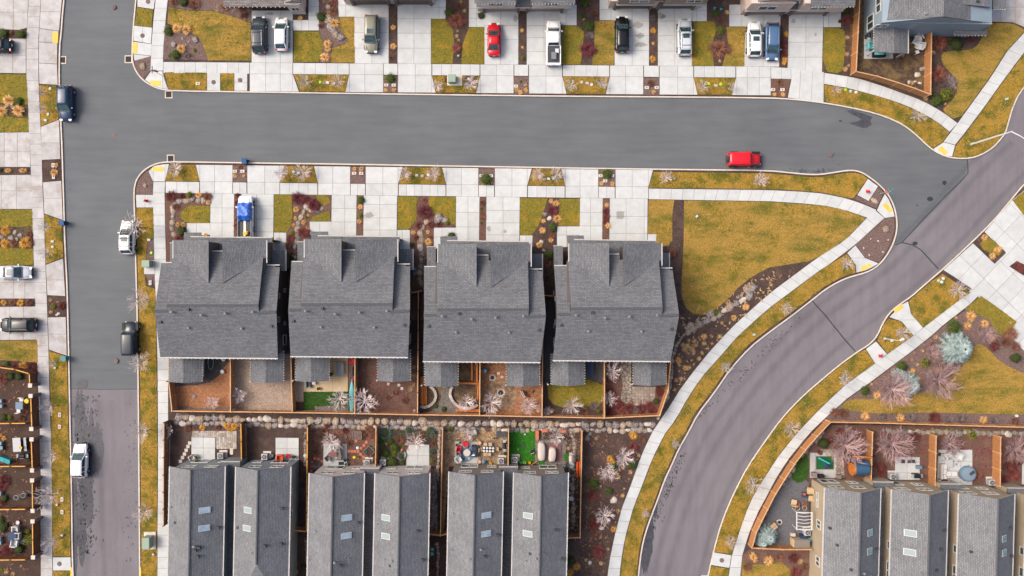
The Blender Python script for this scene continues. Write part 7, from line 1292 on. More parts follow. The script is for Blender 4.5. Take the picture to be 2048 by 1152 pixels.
# bins
for x, y, m, lb, r in ((493, 325, 'bin_blue', 'blue wheelie bin at the kerb above the blue-tarped pickup', .1), (131, 447, 'bin_blue', 'blue wheelie bin at the left kerb opposite the white SUV', 1.6), (135, 716, 'bin_teal', 'teal wheelie bin at the left kerb above the damp patch', 1.6)):
    b = MB().box(0, 0, .5, .5, .56, .9, tx=1.15, ty=1.15); l = MB().box(0, .02, .99, .62, .7, .07); h_ = MB().tube([(-.25, .38, .96), (.25, .38, .96)], [.03, .03], 6); w_ = MB().tube([(-.3, .26, .1), (.3, .26, .1)], [.1, .1], 10)
    multi('wheelie_bin', lb, 'bin', x, y, (('body', b, m), ('lid', l, m), ('handle', h_, m), ('wheels', w_, 'rubber')), r, z=.0, group='wheelie bins at the kerb')
# stop sign with street names
def letters(txt, size, m, parent, loc, rot):
    cu = bpy.data.curves.new('lettering', 'FONT'); cu.body = txt; cu.size = size; cu.align_x = 'CENTER'; cu.align_y = 'CENTER'; cu.extrude = .004
    tmp = bpy.data.objects.new('tmp', cu); me = bpy.data.meshes.new_from_object(tmp); bpy.data.objects.remove(tmp); me.materials.clear(); me.materials.append(M[m]); o = bpy.data.objects.new('lettering', me); link(o, parent); o.location = loc; o.rotation_euler = rot; return o
def stop_sign(label, px, py, rz):
    p = W(px, py, 0); t = thing('stop_sign', label, 'street sign', (p.x, p.y, .12), rz, 'street corner signs'); MB().tube([(0, 0, 0), (0, 0, 3.2)], [.035, .03], 8).build('pole', M['metal_grey'], t)
    s = MB(); ps = [(math.cos(R(22.5+45*i))*.38, math.sin(R(22.5+45*i))*.38) for i in range(8)]
    s.add([(x, -.05, 2.3+z) for x, z in ps]+[(x, -.02, 2.3+z) for x, z in ps], [tuple(range(8)), tuple(range(15, 7, -1))]+[(i, i+8, (i+1) % 8+8, (i+1) % 8) for i in range(8)]); so_ = s.build('sign_face', M['red'], t); letters('STOP', .26, 'white', so_, (0, -.056, 2.3), (R(90), 0, 0))
    MB().box(0, 0, 2.98, .95, .03, .2).build('street_name_blade', M['teal'], t); MB().box(0, 0, 3.2, .03, .95, .2).build('street_name_blade', M['teal'], t)
stop_sign('red octagonal stop sign with teal street name blades at the junction corner', 327, 153, R(180)); stop_sign('stop sign with teal blades leaning over the kerb at the lawn tip', 1758, 388, R(-50))
# street lamps
def lamp(label, px, py, h, arm, az_, m='white', r=.09):
    p = W(px, py, 0); t = thing('street_lamp', label, 'street lamp', (p.x, p.y, .12), az_, 'street lamps'); MB().lathe(0, 0, [(.2, 0), (.2, .25), (.13, .3)], 10).build('base', M['metal_grey'], t); MB().tube([(0, 0, .2), (0, 0, h)], [r, r*.7], 8).build('pole', M[m], t)
    MB().tube([(0, 0, h-.1), (arm*.4, 0, h+.25), (arm, 0, h+.35)], [r*.6, r*.5, r*.4], 6).build('arm', M[m], t); MB().box(arm+.2, 0, h+.33, .6, .26, .12).build('lamp_head', M[m], t)
lamp('tall white street lamp on the right verge, its arm over the road', 1941, 289, 8.6, 2.6, R(-35), 'white', .12); lamp('short white lamp post on the triangular verge by the red hydrant', 1768, 677, 3.6, .2, R(20), 'white', .06)
# ================================================================ yards : surfaces first
def flat(name, q, m, z=.15, **k): return patch(name, q, M[m], z)
bed([(345, 760), (461, 718), (460, 820), (348, 821)], 'mulch_orange', z=.15, name='yard'); bed([(338, 712), (461, 712), (461, 722), (448, 735), (440, 750), (420, 765), (395, 770), (352, 772), (348, 820), (341, 820)], 'gravel_dark', z=.16, name='yard'); bed([(352, 800), (358, 812), (400, 815), (460, 814), (460, 822), (347, 821)], 'gravel_grey', z=.165, name='yard')
bed([(463, 708), (581, 708), (584, 822), (464, 821)], 'gravel', z=.15, name='yard', chips=25); bed([(586, 760), (609, 760), (609, 823), (587, 822)], 'gravel', z=.15, name='yard'); paved('patio', [(657, 714), (696, 714), (696, 783), (608, 783), (608, 762), (657, 762)], [665], [723, 752], m='patio_tan', z=.17)
o_ = lawn([(608, 783.5), (696, 783.5), (697, 812), (629, 812), (629, 821), (608, 821)], 'turf_deep', dens=60, z=.16); bed([(630, 812), (698, 812), (698, 824), (630, 823)], 'gravel_grey', z=.155, name='yard', chips=30); bed([(697, 712), (709, 712), (709, 825), (698, 825)], 'mulch_pale', z=.15, name='yard')
bed([(711, 712), (835, 712), (834, 828), (711, 825)], 'mulch_red', z=.15, name='yard', chips=30); bed([(838, 722), (959, 722), (958, 829), (838, 828)], 'soil_olive', z=.14, name='yard', chips=14); bed([(884, 775), (902, 775), (906, 800), (915, 815), (918, 828), (850, 828), (862, 822), (876, 812), (882, 795)], 'gravel_grey', z=.155, name='yard', chips=25); bed([(961, 722), (1084, 724), (1083, 831), (961, 829)], 'mulch_orange', z=.14, name='yard', chips=12, chipm='mulch_red'); flat('stain', wiggle(1000, 790, 34, 30, 30, .2), 'soil_tan', .145)
bed([(1088, 600), (1106, 600), (1104, 722), (1207, 724), (1207, 764), (1090, 768)], 'gravel_dark', z=.14, name='yard'); lawn([(1094, 768), (1206, 756), (1205, 814), (1170, 812), (1130, 816), (1098, 806)], 'lawn_green', dens=40, z=.15, rounds=1)
bed([(1211, 722), (1262, 722), (1262, 772), (1340, 772), (1330, 800), (1318, 828), (1211, 833)], 'mulch_red', z=.14, name='yard', chips=20)
paved('patio', [(1264, 773), (1311, 773), (1309, 800), (1296, 804), (1284, 812), (1268, 810), (1264, 800)], 8, 6, m='flag', z=.17, gap=.04)
def crazy(name, px, n, m='flag', z=.16, seed=1, gap=.035, label=None):
    g = random.Random(seed); poly = P2(px); xs = [p[0] for p in poly]; ys = [p[1] for p in poly]; A = np.array(poly); root = ear(name, poly, M['mulch_pale'], .04, z-.02); S = []
    k = 0
    while len(S) < n and k < 4000:
        x, y = g.uniform(min(xs), max(xs)), g.uniform(min(ys), max(ys)); k += 1
        if inside(poly, np.array([x]), np.array([y]))[0] and all((x-a)**2+(y-b)**2 > ((max(xs)-min(xs))*(max(ys)-min(ys))/n)*.35 for a, b in S): S.append((x, y))
    for i, (x, y) in enumerate(S):
        q = list(poly)
        for j, (a, b) in enumerate(S):
            if i == j or (a-x)**2+(b-y)**2 > 25: continue
            mx, my = (a+x)/2, (b+y)/2; l = math.hypot(a-x, b-y); nx, ny = (x-a)/l, (y-b)/l; mx += nx*gap; my += ny*gap; out = []
            for t in range(len(q)):
                p0, p1 = q[t-1], q[t]; d0, d1 = (p0[0]-mx)*nx+(p0[1]-my)*ny, (p1[0]-mx)*nx+(p1[1]-my)*ny
                if (d0 >= 0) != (d1 >= 0): f = d0/(d0-d1); out.append((p0[0]+(p1[0]-p0[0])*f, p0[1]+(p1[1]-p0[1])*f))
                if d1 >= 0: out.append(p1)
            q = out
            if len(q) < 3: break
        if len(q) >= 3 and area(q) > .02: MB().prism(q, .05, z+g.uniform(-.01, .015)).build('stone', M[m], root)
    return root
crazy('stone_path', [(1242, 722), (1262, 722), (1262, 770), (1264, 808), (1252, 806), (1240, 800), (1246, 770), (1240, 745)], 34); crazy('stone_path', [(882, 763), (905, 763), (902, 776), (886, 776)], 10); crazy('stone_path', [(858, 935), (873, 935), (876, 1060), (860, 1060)], 60, 'rock_grey', seed=3)
crazy('stone_path', [(1660, 898), (1685, 900), (1688, 955), (1672, 955), (1668, 915), (1655, 912), (1640, 905), (1640, 898)], 44, seed=5)
# curved stone walls
for pts, lb in (([(861, 772), (868, 778), (872, 786), (872, 795), (868, 804), (860, 811), (851, 814), (841, 813)], 'curved low block wall left of the stepping path, third duplex'), ([(905, 773), (901, 780), (900, 788), (903, 797), (909, 806), (917, 812), (928, 816), (940, 816), (950, 813), (955, 808)], 'curved low block wall around the bare tree, third duplex')):
    t = thing('garden_wall', lb, 'garden wall', W(*pts[0], 0), 0, 'curved block garden walls'); pp = smooth(P2(pts), 1)
    for a, b in zip(pp, pp[1:]):
        L = math.dist(a, b); n = max(1, round(L/.42)); an = math.atan2(b[1]-a[1], b[0]-a[0])
        for i in range(n):
            f = (i+.5)/n; MB().box(a[0]+(b[0]-a[0])*f-t.location.x, a[1]+(b[1]-a[1])*f-t.location.y, .28, L/n*.93, .36, .36, rz=an).build('block', M['rock_white'], t)
# timber
def timber(label, px, py, L, rz, n=1, w_=.2, h=.2, z=.14):
    t = thing('timber_stack' if n > 1 else 'timber_beam', label, 'timber', (*XY(px, py), z), R(rz))
    for i in range(n): MB().box(random.uniform(-.1, .1), (i-(n-1)/2)*(w_+.02), h/2+(.2 if i == n//2 and n > 2 else 0), L*random.uniform(.9, 1), w_, h).build('beam', M['wood_orange'], t)
timber('stack of orange timber against the fence under the third duplex left yard', 848, 781, 4.0, 90, 4); timber('new orange timber beam crossing below the third duplex porch', 936, 766, 3.0, -2); timber('upright run of new orange timber along the right fence, third duplex', 956, 780, 2.6, 88, 1); timber('orange timber lying along the back fence, third duplex', 935, 820, 3.1, -2, 2, .16); timber('long timber edging beside the porch of the third duplex', 944, 742, 2.8, 90); timber('timber edging against the divider fence, third duplex', 954, 742, 2.8, 90)
# fire rings, stones
def ring(label, px, py, r, n=11, m='rock_white'):
    t = thing('fire_pit', label, 'fire pit', (*XY(px, py), .14), 0, 'stone ring fire pits')
    for i in range(n): a = 2*math.pi*i/n; inst(random.choice(PRO['wrock']), 'boulder', t, (math.cos(a)*r, math.sin(a)*r, 0), random.uniform(0, 6), (.15, .13, .2))
    MB().lathe(0, 0, [(r*.75, -.02), (r*.75, .02)], 14).build('ash_bed', M['black'], t)
ring('round stone fire ring in the bare soil yard, upper', 985, 755, .36); ring('larger stone fire ring right above the bare tree', 1002, 785, .45, 13)
def stones(label, pts, m='flag', s=.42, name='stepping_stone', cat='stepping stone', grp='stepping stones'):
    for x, y in pts: o = put(MB().box(0, 0, .0, s, s, .06), name, None, cat, x, y, m, random.uniform(-.15, .15) if m != 'terracotta' else random.uniform(-.1, .1), z=.17, group=grp); auto(o, label[0], label[1], x, y)
stones(('small square stepping stone', 'left of the first slab patio'), [(380.5, 885.5), (377, 892.5), (373.5, 900), (370, 907.5), (366, 914.5), (362, 922)], 'kerb'); stones(('pale square stone', 'right of the air conditioner, first lower yard'), [(464, 899), (464, 905.5)], 'kerb')
stones(('orange square tile', 'in the stepping stone yard'), [(698, 902), (704, 902), (710, 902), (716.5, 902), (722, 908), (728, 913.5), (728, 921), (722, 896), (728.5, 890.5), (713, 881.5), (733, 884)], 'terracotta', .36); stones(('orange square tile', 'left of the brown furniture patio'), [(630, 916), (637.5, 917.5), (644, 922), (625, 923.5), (624, 932), (623, 941)], 'terracotta', .33)
stones(('pale square paver', 'along the right side of the third duplex'), [(1077, 735), (1077, 745), (1077, 755)], 'rock_white', .5); stones(('pale paver', 'in the bare soil yard of the third duplex'), [(997, 747), (1004, 754), (798, 770), (777, 768), (804, 777)], 'rock_white', .36); stones(('teal-grey paver', 'between second and third duplex'), [(830, 539), (830, 547), (1081, 551), (1081, 560)], 'steel_blue', .42); stones(('pale turquoise stone', 'between cream and taupe houses'), [(865, 1098), (864.5, 1107)], 'aqua', .4)
# patios
for q, us, vs in (([(384, 874), (431, 874.5), (431, 919), (384, 919)], [407.5], [895.5]), ([(552, 875), (598, 875.5), (598, 920), (552, 920)], [575], [896.5]), ([(648, 887), (694.5, 887), (694.5, 932), (647, 932)], [], []), ([(814, 889), (858.5, 889), (859, 932), (813, 932)], [836], [910]), ([(1789, 913), (1838, 914), (1838, 959), (1789, 959)], [1813], [925, 945]), ([(1875, 899), (1943, 899), (1943, 969), (1873, 969)], [1898, 1920], [922, 946]), ([(2043, 926), (2110, 926), (2110, 968), (2042, 968)], [], [])):
    paved('patio', q, us, vs, z=.18)
paved('patio', [(910, 882), (957, 883), (957, 926), (909, 926)], [], [], z=.18, m='concrete_old')
pv = ear('paver_patio', P2([(386, 861), (474, 861.5), (473, 895.5), (431.5, 895.5), (431.5, 874), (384, 873.5)]), M['joint'], .05, .15)
mb = MB()
for i in range(22):
    for j in range(9):
        x, y = 388+i*4, 863.5+j*4
        if y > 873 and x < 433: continue
        a = W(x, y); mb.box(a.x, a.y, .15, .245, .245, .04+random.uniform(-.006, .006), m=random.choice((0, 0, 1)))
tag(mb.build('pavers', [M['flag'], M['concrete_old']], pv), kind='stuff')
bed([(886, 862), (1015, 862), (1014, 930), (898, 932), (888, 1060), (882, 1060)], 'soil_tan', z=.14, name='yard', chips=20, chipm='gravel'); lawn([(1020, 857), (1070, 857), (1070, 925), (1019, 926)], 'turf', dens=70, z=.15, sp=.06); bed([(755, 858), (877, 862), (876, 930), (860, 932), (813, 932), (755, 928)], 'mulch', z=.14, name='yard', chips=14); bed([(617, 852), (750, 856), (750, 930), (617, 940)], 'mulch_red', z=.14, name='yard', chips=18)
bed([(1072, 858), (1160, 864), (1158, 930), (1156, 1070), (1137, 1070), (1136, 940), (1072, 930)], 'soil', z=.14, name='yard', chips=20, chipm='rock'); flat('patio', [(1070, 880), (1132, 880), (1131, 928), (1070, 928)], 'gravel_grey', .16)
dk = thing('deck', 'reddish wooden deck carrying one white cover', 'deck', (*XY(1109, 904), .15)); 
for i in range(9): MB().box(-.82+i*.2, 0, .09, .19, 2.3, .05).build('plank', M['plum'], dk)
lawn([(1577, 930), (1590, 920), (1605, 905), (1617, 912), (1617, 950), (1600, 968), (1580, 956)], 'turf_deep', dens=50, z=.15, rounds=1); lawn([(1128, 907), (1136, 907), (1136, 921), (1128, 921)], 'turf', dens=60, z=.18); lawn([(1078, 922), (1090, 922), (1089, 930), (1078, 930)], 'turf', dens=60, z=.18); lawn([(759, 875), (772, 876), (770, 890), (757, 886)], 'turf', dens=60, z=.16, rounds=1); lawn([(780, 884), (798, 890), (796, 908), (782, 904)], 'turf', dens=60, z=.16, rounds=1)
paved('patio', [(1619, 905), (1672, 906), (1670, 955), (1619, 955)], [1630], [], m='gravel_grey' if 0 else 'concrete_old', z=.16)
pg = thing('putting_green', 'dark green square putting mat with a golf swing aid', 'putting green', (*XY(1648.5, 925), .17)); MB().box(0, 0, .02, 2.35, 1.75, .06).build('timber_edge', M['brown'], pg); MB().box(0, 0, .055, 2.2, 1.6, .03).build('green_mat', M['turf_emerald'] if 'turf_emerald' in M else M['turf_deep'], pg)
MB().tube([(-.9, .7, .1), (.25, .1, 1.1)], [.12, .10], 8).build('arm', M['teal'], pg); MB().lathe(.25, -.35, [(.4, .07), (.4, .14), (.12, .2), (.1, .9)], 14).build('foot', M['navy'], pg)
# ================================================================ yard furniture
def ac(label, px, py, rz=0):
    b = MB().box(0, 0, .42, .78, .78, .76); t_ = MB().box(0, 0, .82, .8, .8, .05, tx=.9, ty=.9); g = MB().lathe(0, 0, [(.3, .84), (.3, .875), (.08, .89)], 18); f = MB()
    for i in range(5): a = i*2*math.pi/5; f.box(math.cos(a)*.15, math.sin(a)*.15, .895, .2, .09, .012, rz=a)
    multi('air_conditioner', label, 'air conditioner', px, py, (('casing', b, 'metal_grey'), ('top', t_, 'light_grey'), ('grille', g, 'black'), ('fan', f, 'metal_grey'), ('plinth', MB().box(.15, .12, .02, 1.05, 1.0, .08), 'kerb')), rz, group='air conditioning units')
for x, y, lb in ((445.5, 909, 'beside the first slab patio'), (533, 911, 'left of the orange chair'), (736, 923, 'left of the fence in the stepping stone yard'), (768, 922, 'right of the fence in the planted yard'), (1029, 917, 'on the bright green lawn'), (1780, 950, 'left of the white square patio'), (1976, 962, 'right of the round grey spa'), (1610, 1061, 'against the tan house in the gravel yard'), (598, 749, 'between first and second duplex'), (1002, 919, 'at the end of the gravel terrace')): ac('grey air conditioning unit with round fan, '+lb, x, y)
def table(label, px, py, sx, sy, m, rz=0, h=.74, rnd=False, grp=None, zt=.7):
    top = MB().lathe(0, 0, [(sx/2, h-.04), (sx/2, h), (sx/2-.03, h+.01)], 20) if rnd else MB().box(0, 0, h, sx, sy, .05)
    t = multi('table', label, 'table', px, py, (('tabletop', top, m),), R(rz), group=grp, zt=zt)
    for a, b in ((1, 1), (1, -1), (-1, 1), (-1, -1)): MB().box(a*sx*.33, b*sy*.33, h/2-.02, .06, .06, h-.05).build('leg', M['dark_grey'] if m != 'white' else M['white'], t)
    return t
def chair(label, px, py, m, rz=0, kind='side', s=1.0, grp=None, frame='dark_grey', zt=.5):
    t = multi('chair', label, 'chair', px, py, (), R(rz), group=grp, zt=zt); w_ = .55*s
    MB().box(0, 0, .43*s, w_, w_, .08).build('seat', M[m], t)
    if kind == 'adirondack':
        b = MB()
        for i in range(5): b.box(-.34*s, (-.26+i*.13)*s, .68*s+.04*(2-abs(i-2)), .06, .11*s, .62*s)
        b.build('backrest', M[m], t)
        for q in (1, -1): MB().box(.0, q*.36*s, .6*s, .75*s, .13*s, .04).build('armrest', M[m], t)
        MB().box(.35*s, 0, .36*s, .25*s, .5*s, .05).build('front_slats', M[m], t)
    else:
        MB().box(-w_/2, 0, .68*s, .09, w_, .5*s).build('backrest', M[m], t)
        if kind == 'arm':
            for q in (1, -1): MB().box(0, q*w_*.55, .58*s, w_*1.05, .1, .34*s).build('armrest', M[m], t)
    for a, b in ((1, 1), (1, -1), (-1, 1), (-1, -1)): MB().box(a*w_*.42, b*w_*.42, .2*s, .05, .05, .4*s).build('leg', M[frame], t)
    return t
def sofa(label, px, py, L, m, cm, rz=0, d=.85, zt=.4, cat='sofa'):
    t = multi('sofa', label, cat, px, py, (('base', MB().box(0, 0, .2, L, d, .34), m), ('backrest', MB().box(0, d/2-.08, .55, L, .18, .4), m)), R(rz), zt=zt)
    n = max(2, round(L/.7))
    for i in range(n): MB().box(-L/2+L/n*(i+.5), -.06, .42, L/n-.04, d-.2, .14, tx=.95, ty=.95).build('cushion', M[cm], t)
    for s in (1, -1): MB().box(s*(L/2-.06), 0, .42, .14, d, .24).build('armrest', M[m], t)
    return t
def pot(label, px, py, m, r=.25, h=.45, fill='leaf_inner', zt=.3, grp='round plant pots'): return multi('plant_pot', label, 'plant pot', px, py, (('pot', MB().lathe(0, 0, [(r*.72, 0), (r, h), (r*1.08, h), (r*1.08, h-.05)], 14, cap=False), m), ('soil', MB().lathe(0, 0, [(r*.9, h-.08), (r*.9, h-.05)], 12), fill)), group=grp, zt=zt)
def grill(label, px, py, rz=0, m='black'):
    t = multi('barbecue', label, 'barbecue', px, py, (('cart', MB().box(0, 0, .4, .75, .5, .75), 'dark_grey'), ('lid', MB().tube([(-.38, 0, .86), (.38, 0, .86)], [.27, .27], 12), m), ('handle', MB().tube([(-.25, -.3, .95), (.25, -.3, .95)], [.025, .025], 6), 'light_grey')), R(rz), zt=.7)
    for s in (1, -1): MB().box(s*.58, 0, .8, .38, .45, .04).build('side_shelf', M['metal_grey'], t)
    for a in (1, -1): MB().box(a*.33, 0, .05, .06, .45, .1).build('leg', M['black'], t)
    return t
# lower yards
chair('orange garden chair on the second slab patio by the blue-grey wall', 561.5, 914, 'orange', -90, 'arm', 1.3, grp=None, frame='orange'); chair('small red camp chair beside the orange one', 576.5, 912.5, 'red', -100, 'side', .9, frame='white'); pot('black and white plant pot at the right end of the slab patio', 588.5, 913.5, 'black', .22); pot('round white pot beside the air conditioner', 544, 911, 'white', .18, .3, 'mid_grey')
chair('cream wicker chair at the corner of the first slab patio', 385.5, 914.5, 'cushion', -60, 'arm', 1.1, frame='wicker'); pot('plant pot with green leaves at the bottom of the first slab patio', 394, 915, 'tan', .22, fill='leaf')
table('square brown rattan table on the furniture patio', 666, 907.5, 1.0, .8, 'plum', -40); chair('wicker armchair left of the brown table', 656, 915.5, 'wicker', 40, 'arm', 1.0); chair('wicker armchair at the lower right of the brown table', 679, 914, 'wicker', 170, 'arm', 1.1); chair('wicker armchair right of the brown table', 678, 903, 'wicker', 190, 'arm', 1.1); chair('folded grey lounge chair at the top of the furniture patio', 682, 893, 'wicker', -60, 'side', 1.2); chair('small white stool above the brown table', 671.5, 895, 'white', 0, 'side', .7)
pot('blue glazed pot at the patio corner of the cream house', 691, 920, 'blue', .2); pot('small pale green pot below the blue glazed one', 692.5, 928, 'pale_green', .2); put(MB().box(0, 0, .05, .7, .42, .06), 'door_mat', 'dark door mat at the foot of the cream wall', 'door mat', 683, 926, 'black'); put(MB().lathe(0, 0, [(.16, 0), (.22, .12), (.2, .2), (.05, .24)], 12), 'football', 'black and white ball in the stepping stone yard', 'ball', 716, 895, 'white'); put(MB().lathe(0, 0, [(.2, 0), (.2, .2), (.13, .2), (.13, .05)], 12), 'planter_ring', 'grey ring planter above the orange tiles', 'planter', 692, 873, 'mid_grey')
for lb, x, y, sx, sy, rz, gm in (('diamond-turned wooden raised bed with turquoise pots, stepping stone yard', 739, 902, 1.1, 1.1, 45, 'soil'), ('square metal-framed raised bed above the orange tiles', 715.5, 869.5, 1.2, 1.0, -4, 'mulch_pale')):
    t = multi('raised_bed', lb, 'raised bed', x, y, (('soil', MB().box(0, 0, .15, sx-.1, sy-.1, .25), gm),), R(rz)); 
    for dx, dy, a, b in ((0, sy/2, sx, .07), (0, -sy/2, sx, .07), (sx/2, 0, .07, sy-.08), (-sx/2, 0, .07, sy-.08)): MB().box(dx, dy, .18, a, b, .36).build('board', M['wicker'], t)
pot('turquoise pot at the right corner of the diamond raised bed', 746, 896, 'aqua', .17, zt=.5); pot('small turquoise pot at the left corner of the diamond raised bed', 732, 903, 'aqua', .13, zt=.5); pot('lime green pot near the fallen tiles', 715.5, 914, 'lime', .14, .2); put(MB().lathe(0, 0, [(.14, 0), (.2, .06), (.14, .1)], 12), 'toy_ring', 'yellow ring toy below the orange tiles', 'toy', 709, 914, 'yellow')
put(MB().tube([(0, -.4, .1), (.12, 0, .3), (.02, .4, .1)], [.08, .1, .06], 8), 'garden_ornament', 'curved pale ornament beside the juniper mound, planted yard', 'garden ornament', 810, 909, 'cushion'); stones(('terracotta round stone', 'in the planted yard of the cream houses'), [(796, 891.5), (804, 899), (773, 887), (784, 892)], 'terracotta', .28)
# terrace of the taupe house
table('round white fire table in the middle of the blue rug', 934, 905.5, .95, .95, 'cushion', 0, .6, True); rg = put(MB().lathe(0, 0, [(1.15, 0), (1.15, .02)], 28), 'rug', 'round blue patterned rug under the fire table', 'rug', 933, 905, 'steel_blue', z=.19)
for i in range(8): a = i*math.pi/4+.4; MB().box(math.cos(a)*.82, math.sin(a)*.82, .026, .35, .2, .012, rz=a).build('rug_pattern', M['navy' if i % 2 else 'light_grey'], rg)
chair('red slatted garden chair above the rug', 931, 887, 'red', -90, 'adirondack', .9, frame='red'); chair('dark red padded chair at the left of the rug', 918, 898, 'red', -20, 'arm', 1.1); pot('small red pot in the top left corner of the rug patio', 914, 889.5, 'red', .17); pot('white round pot at the top of the rug patio', 920.5, 884.5, 'white', .19); pot('second white round pot right of the red slatted chair', 946, 890.5, 'white', .19); pot('terracotta pot at the top right of the rug patio', 959, 885.5, 'terracotta', .26, .35, 'tan'); pot('terracotta pot at the bottom right of the rug patio', 958.5, 923, 'terracotta', .26, .35, 'tan')
sofa('dark navy two-seater at the right of the blue rug', 949, 902, 1.5, 'black', 'navy', -90, .75); chair('black armchair at the lower left of the rug', 917.5, 907, 'mid_grey', 10, 'arm', 1.0); chair('round black-framed swing chair with white cushion below the rug', 917, 917, 'white', 40, 'arm', 1.2); put(MB().box(0, 0, .5, .4, .3, .06), 'cushion', 'white cushion lying beside the navy sofa', 'cushion', 947, 909, 'white', .6)
t = table('long dining table with black and white checkered top', 977, 898.5, 1.6, .85, 'black', -2)
for i in range(4):
    for j in range(2): MB().box(-.6+i*.4, -.2+j*.4, .775, .27, .27, .012, rz=R(45)).build('white_square', M['white'], t)
for i, (x, y, r_) in enumerate(((971, 889, -90), (980.5, 889, -90), (970.5, 906.5, 90), (978.5, 906.5, 90), (961.5, 899, 0), (993, 898, 180))): o = chair(None, x, y, 'tan', r_, 'side', .85, grp='dining chairs at the checkered table'); auto(o, 'tan dining chair', 'at the checkered dining table', x, y)
grill('black barbecue under the fence, right of the checkered table', 1009, 890.5, 90); put(MB().lathe(0, 0, [(.15, 0), (.18, .4), (.1, .5)], 10), 'gas_bottle', 'white gas bottle above the black barbecue', 'gas bottle', 1008, 883, 'white'); put(MB().lathe(0, 0, [(.12, 0), (.14, .35), (.08, .45)], 10), 'gas_bottle', 'pale bottle below the black barbecue', 'gas bottle', 1008, 899, 'cushion'); pot('dark pot at the right end of the gravel terrace', 1010.5, 907, 'black', .2)
put(MB().box(0, 0, .3, 1.3, .6, .55).box(0, 0, .6, 1.36, .66, .06), 'storage_box', 'dark storage box under the rock wall, right of the gravel', 'storage box', 1003, 867, 'dark_grey'); sofa('curved grey garden seat at the top of the gravel terrace', 947, 865, .95, 'wicker', 'light_grey', 200, .7); pot('cream ring pot right of the pale grasses', 989, 876, 'cushion', .18); put(MB().lathe(0, 0, [(.3, 0), (.34, .2), (.1, .4)], 8), 'plastic_bin', 'blue-grey lidded tub beside the lower terracotta pot', 'tub', 968, 922.5, 'steel_blue')
# artificial lawn toys
put(MB().lathe(0, 0, [(.05, 0), (.13, .08), (.13, .14), (.05, .22)], 10), 'ball', 'white ball near the top of the bright green lawn', 'ball', 1050, 868, 'white'); put(MB().lathe(0, 0, [(.22, 0), (.2, .02)], 14), 'drain_cover', 'dark disc in the middle of the bright green lawn', 'lid', 1047, 891.5, 'dark_grey', z=.17); put(MB().lathe(0, 0, [(.04, 0), (.08, .06), (.04, .12)], 8), 'ball', 'tiny white ball on the middle of the bright green lawn', 'ball', 1036, 898, 'white')
t = multi('toy_house', 'black and white toy on the right edge of the green lawn', 'toy', 1064, 902, (('body', MB().box(0, 0, .25, .4, .45, .5), 'white'), ('roof', MB().lathe(0, .1, [(.24, .48), (.26, .56), (.05, .62)], 10), 'black'), ('door', MB().box(0, -.26, .12, .5, .1, .12), 'orange')), .4)
for x, y, m, nm, lb in ((1040.5, 924.5, 'green_plastic', 'toy_bucket', 'green bucket'), (1045, 924.5, 'steel_blue', 'toy_bucket', 'small blue bucket'), (1049.5, 924, 'lime', 'toy_tub', 'lime green tub'), (1058.5, 924, 'yellow', 'toy_truck', 'yellow toy'), (981.5, 926, 'yellow', 'toy_cone', 'yellow cone')):
    put(MB().lathe(0, 0, [(.13, 0), (.2, .28), (.17, .3), (.12, .05)], 10), nm, lb+(' on the lower edge of the bright green lawn' if x > 1000 else ' at the foot of the taupe wall below the dining table'), 'toy', x, y, m)
put(MB().box(0, 0, .2, .9, .12, .06, rz=.7).box(.1, .1, .3, .8, .1, .06, rz=.5), 'toy_slide', 'orange and white plastic plank leaning by the green lawn', 'toy', 1067, 926, 'terracotta')
for x, y, lb in ((1074, 869, 'upright at the left'), (1089, 860, 'in the middle'), (1126, 861, 'on the right')): put(MB().box(0, 0, .2, .8 if x > 1080 else .45, .4 if x > 1080 else 1.2, .4), 'planter_box', 'terracotta coloured planter box under the rock wall, '+lb, 'planter', x, y, 'terracotta', group='terracotta planter boxes')
def cover(label, px, py, sx, sy, h, m, rz=0, n=14, seed=0):
    g = random.Random(seed); mb = MB(); rows = []
    for f, z in ((1.06, 0), (1.02, h*.5), (.98, h*.86), (.8, h), (.4, h*1.05)):
        rows.append([(math.copysign(abs(math.cos(a))**.55, math.cos(a))*sx/2*f*g.uniform(.94, 1.06), math.copysign(abs(math.sin(a))**.55, math.sin(a))*sy/2*f*g.uniform(.94, 1.06), z*g.uniform(.93, 1.05)) for a in [2*math.pi*k/n for k in range(n)]])
    vs = [p for r_ in rows for p in r_]; fs = [(i*n+k, i*n+(k+1) % n, (i+1)*n+(k+1) % n, (i+1)*n+k) for i in range(4) for k in range(n)]+[tuple(range(4*n, 5*n))]
    mb.add(vs, fs); return put(mb, 'furniture_cover', label, 'furniture cover', px, py, m, R(rz), zt=.4, smooth=True)
cover('long white furniture cover left of the wooden deck', 1083, 903, .95, 2.4, .75, 'cushion', 0); cover('rumpled white cover on the wooden deck', 1104.5, 909, .95, 1.9, .85, 'cushion', -4, seed=2); grill('dark barbecue with pale lid beside the boulders right of the deck', 1141.5, 916, 90, 'cushion'); put(MB().box(0, 0, .2, .5, .4, .4), 'storage_box', 'blue box at the lower right of the deck', 'box', 1127, 932, 'steel_blue'); put(MB().box(0, 0, .2, .5, .4, .4), 'storage_box', 'pale blue box near the fence beside the taupe house', 'box', 1143, 932, 'steel_blue'); put(MB().tube([(-.2, 1, .3), (-.2, -1, .3)], [.1, .1], 6).tube([(.1, 1, .3), (.1, -1, .3)], [.1, .1], 6), 'rolled_fencing', 'orange rolled panels leaning on the fence right of the taupe house', 'rolled panels', 1157, 937, 'orange'); pot('brown round pot between taupe house and fence', 1144, 944, 'brown', .3)
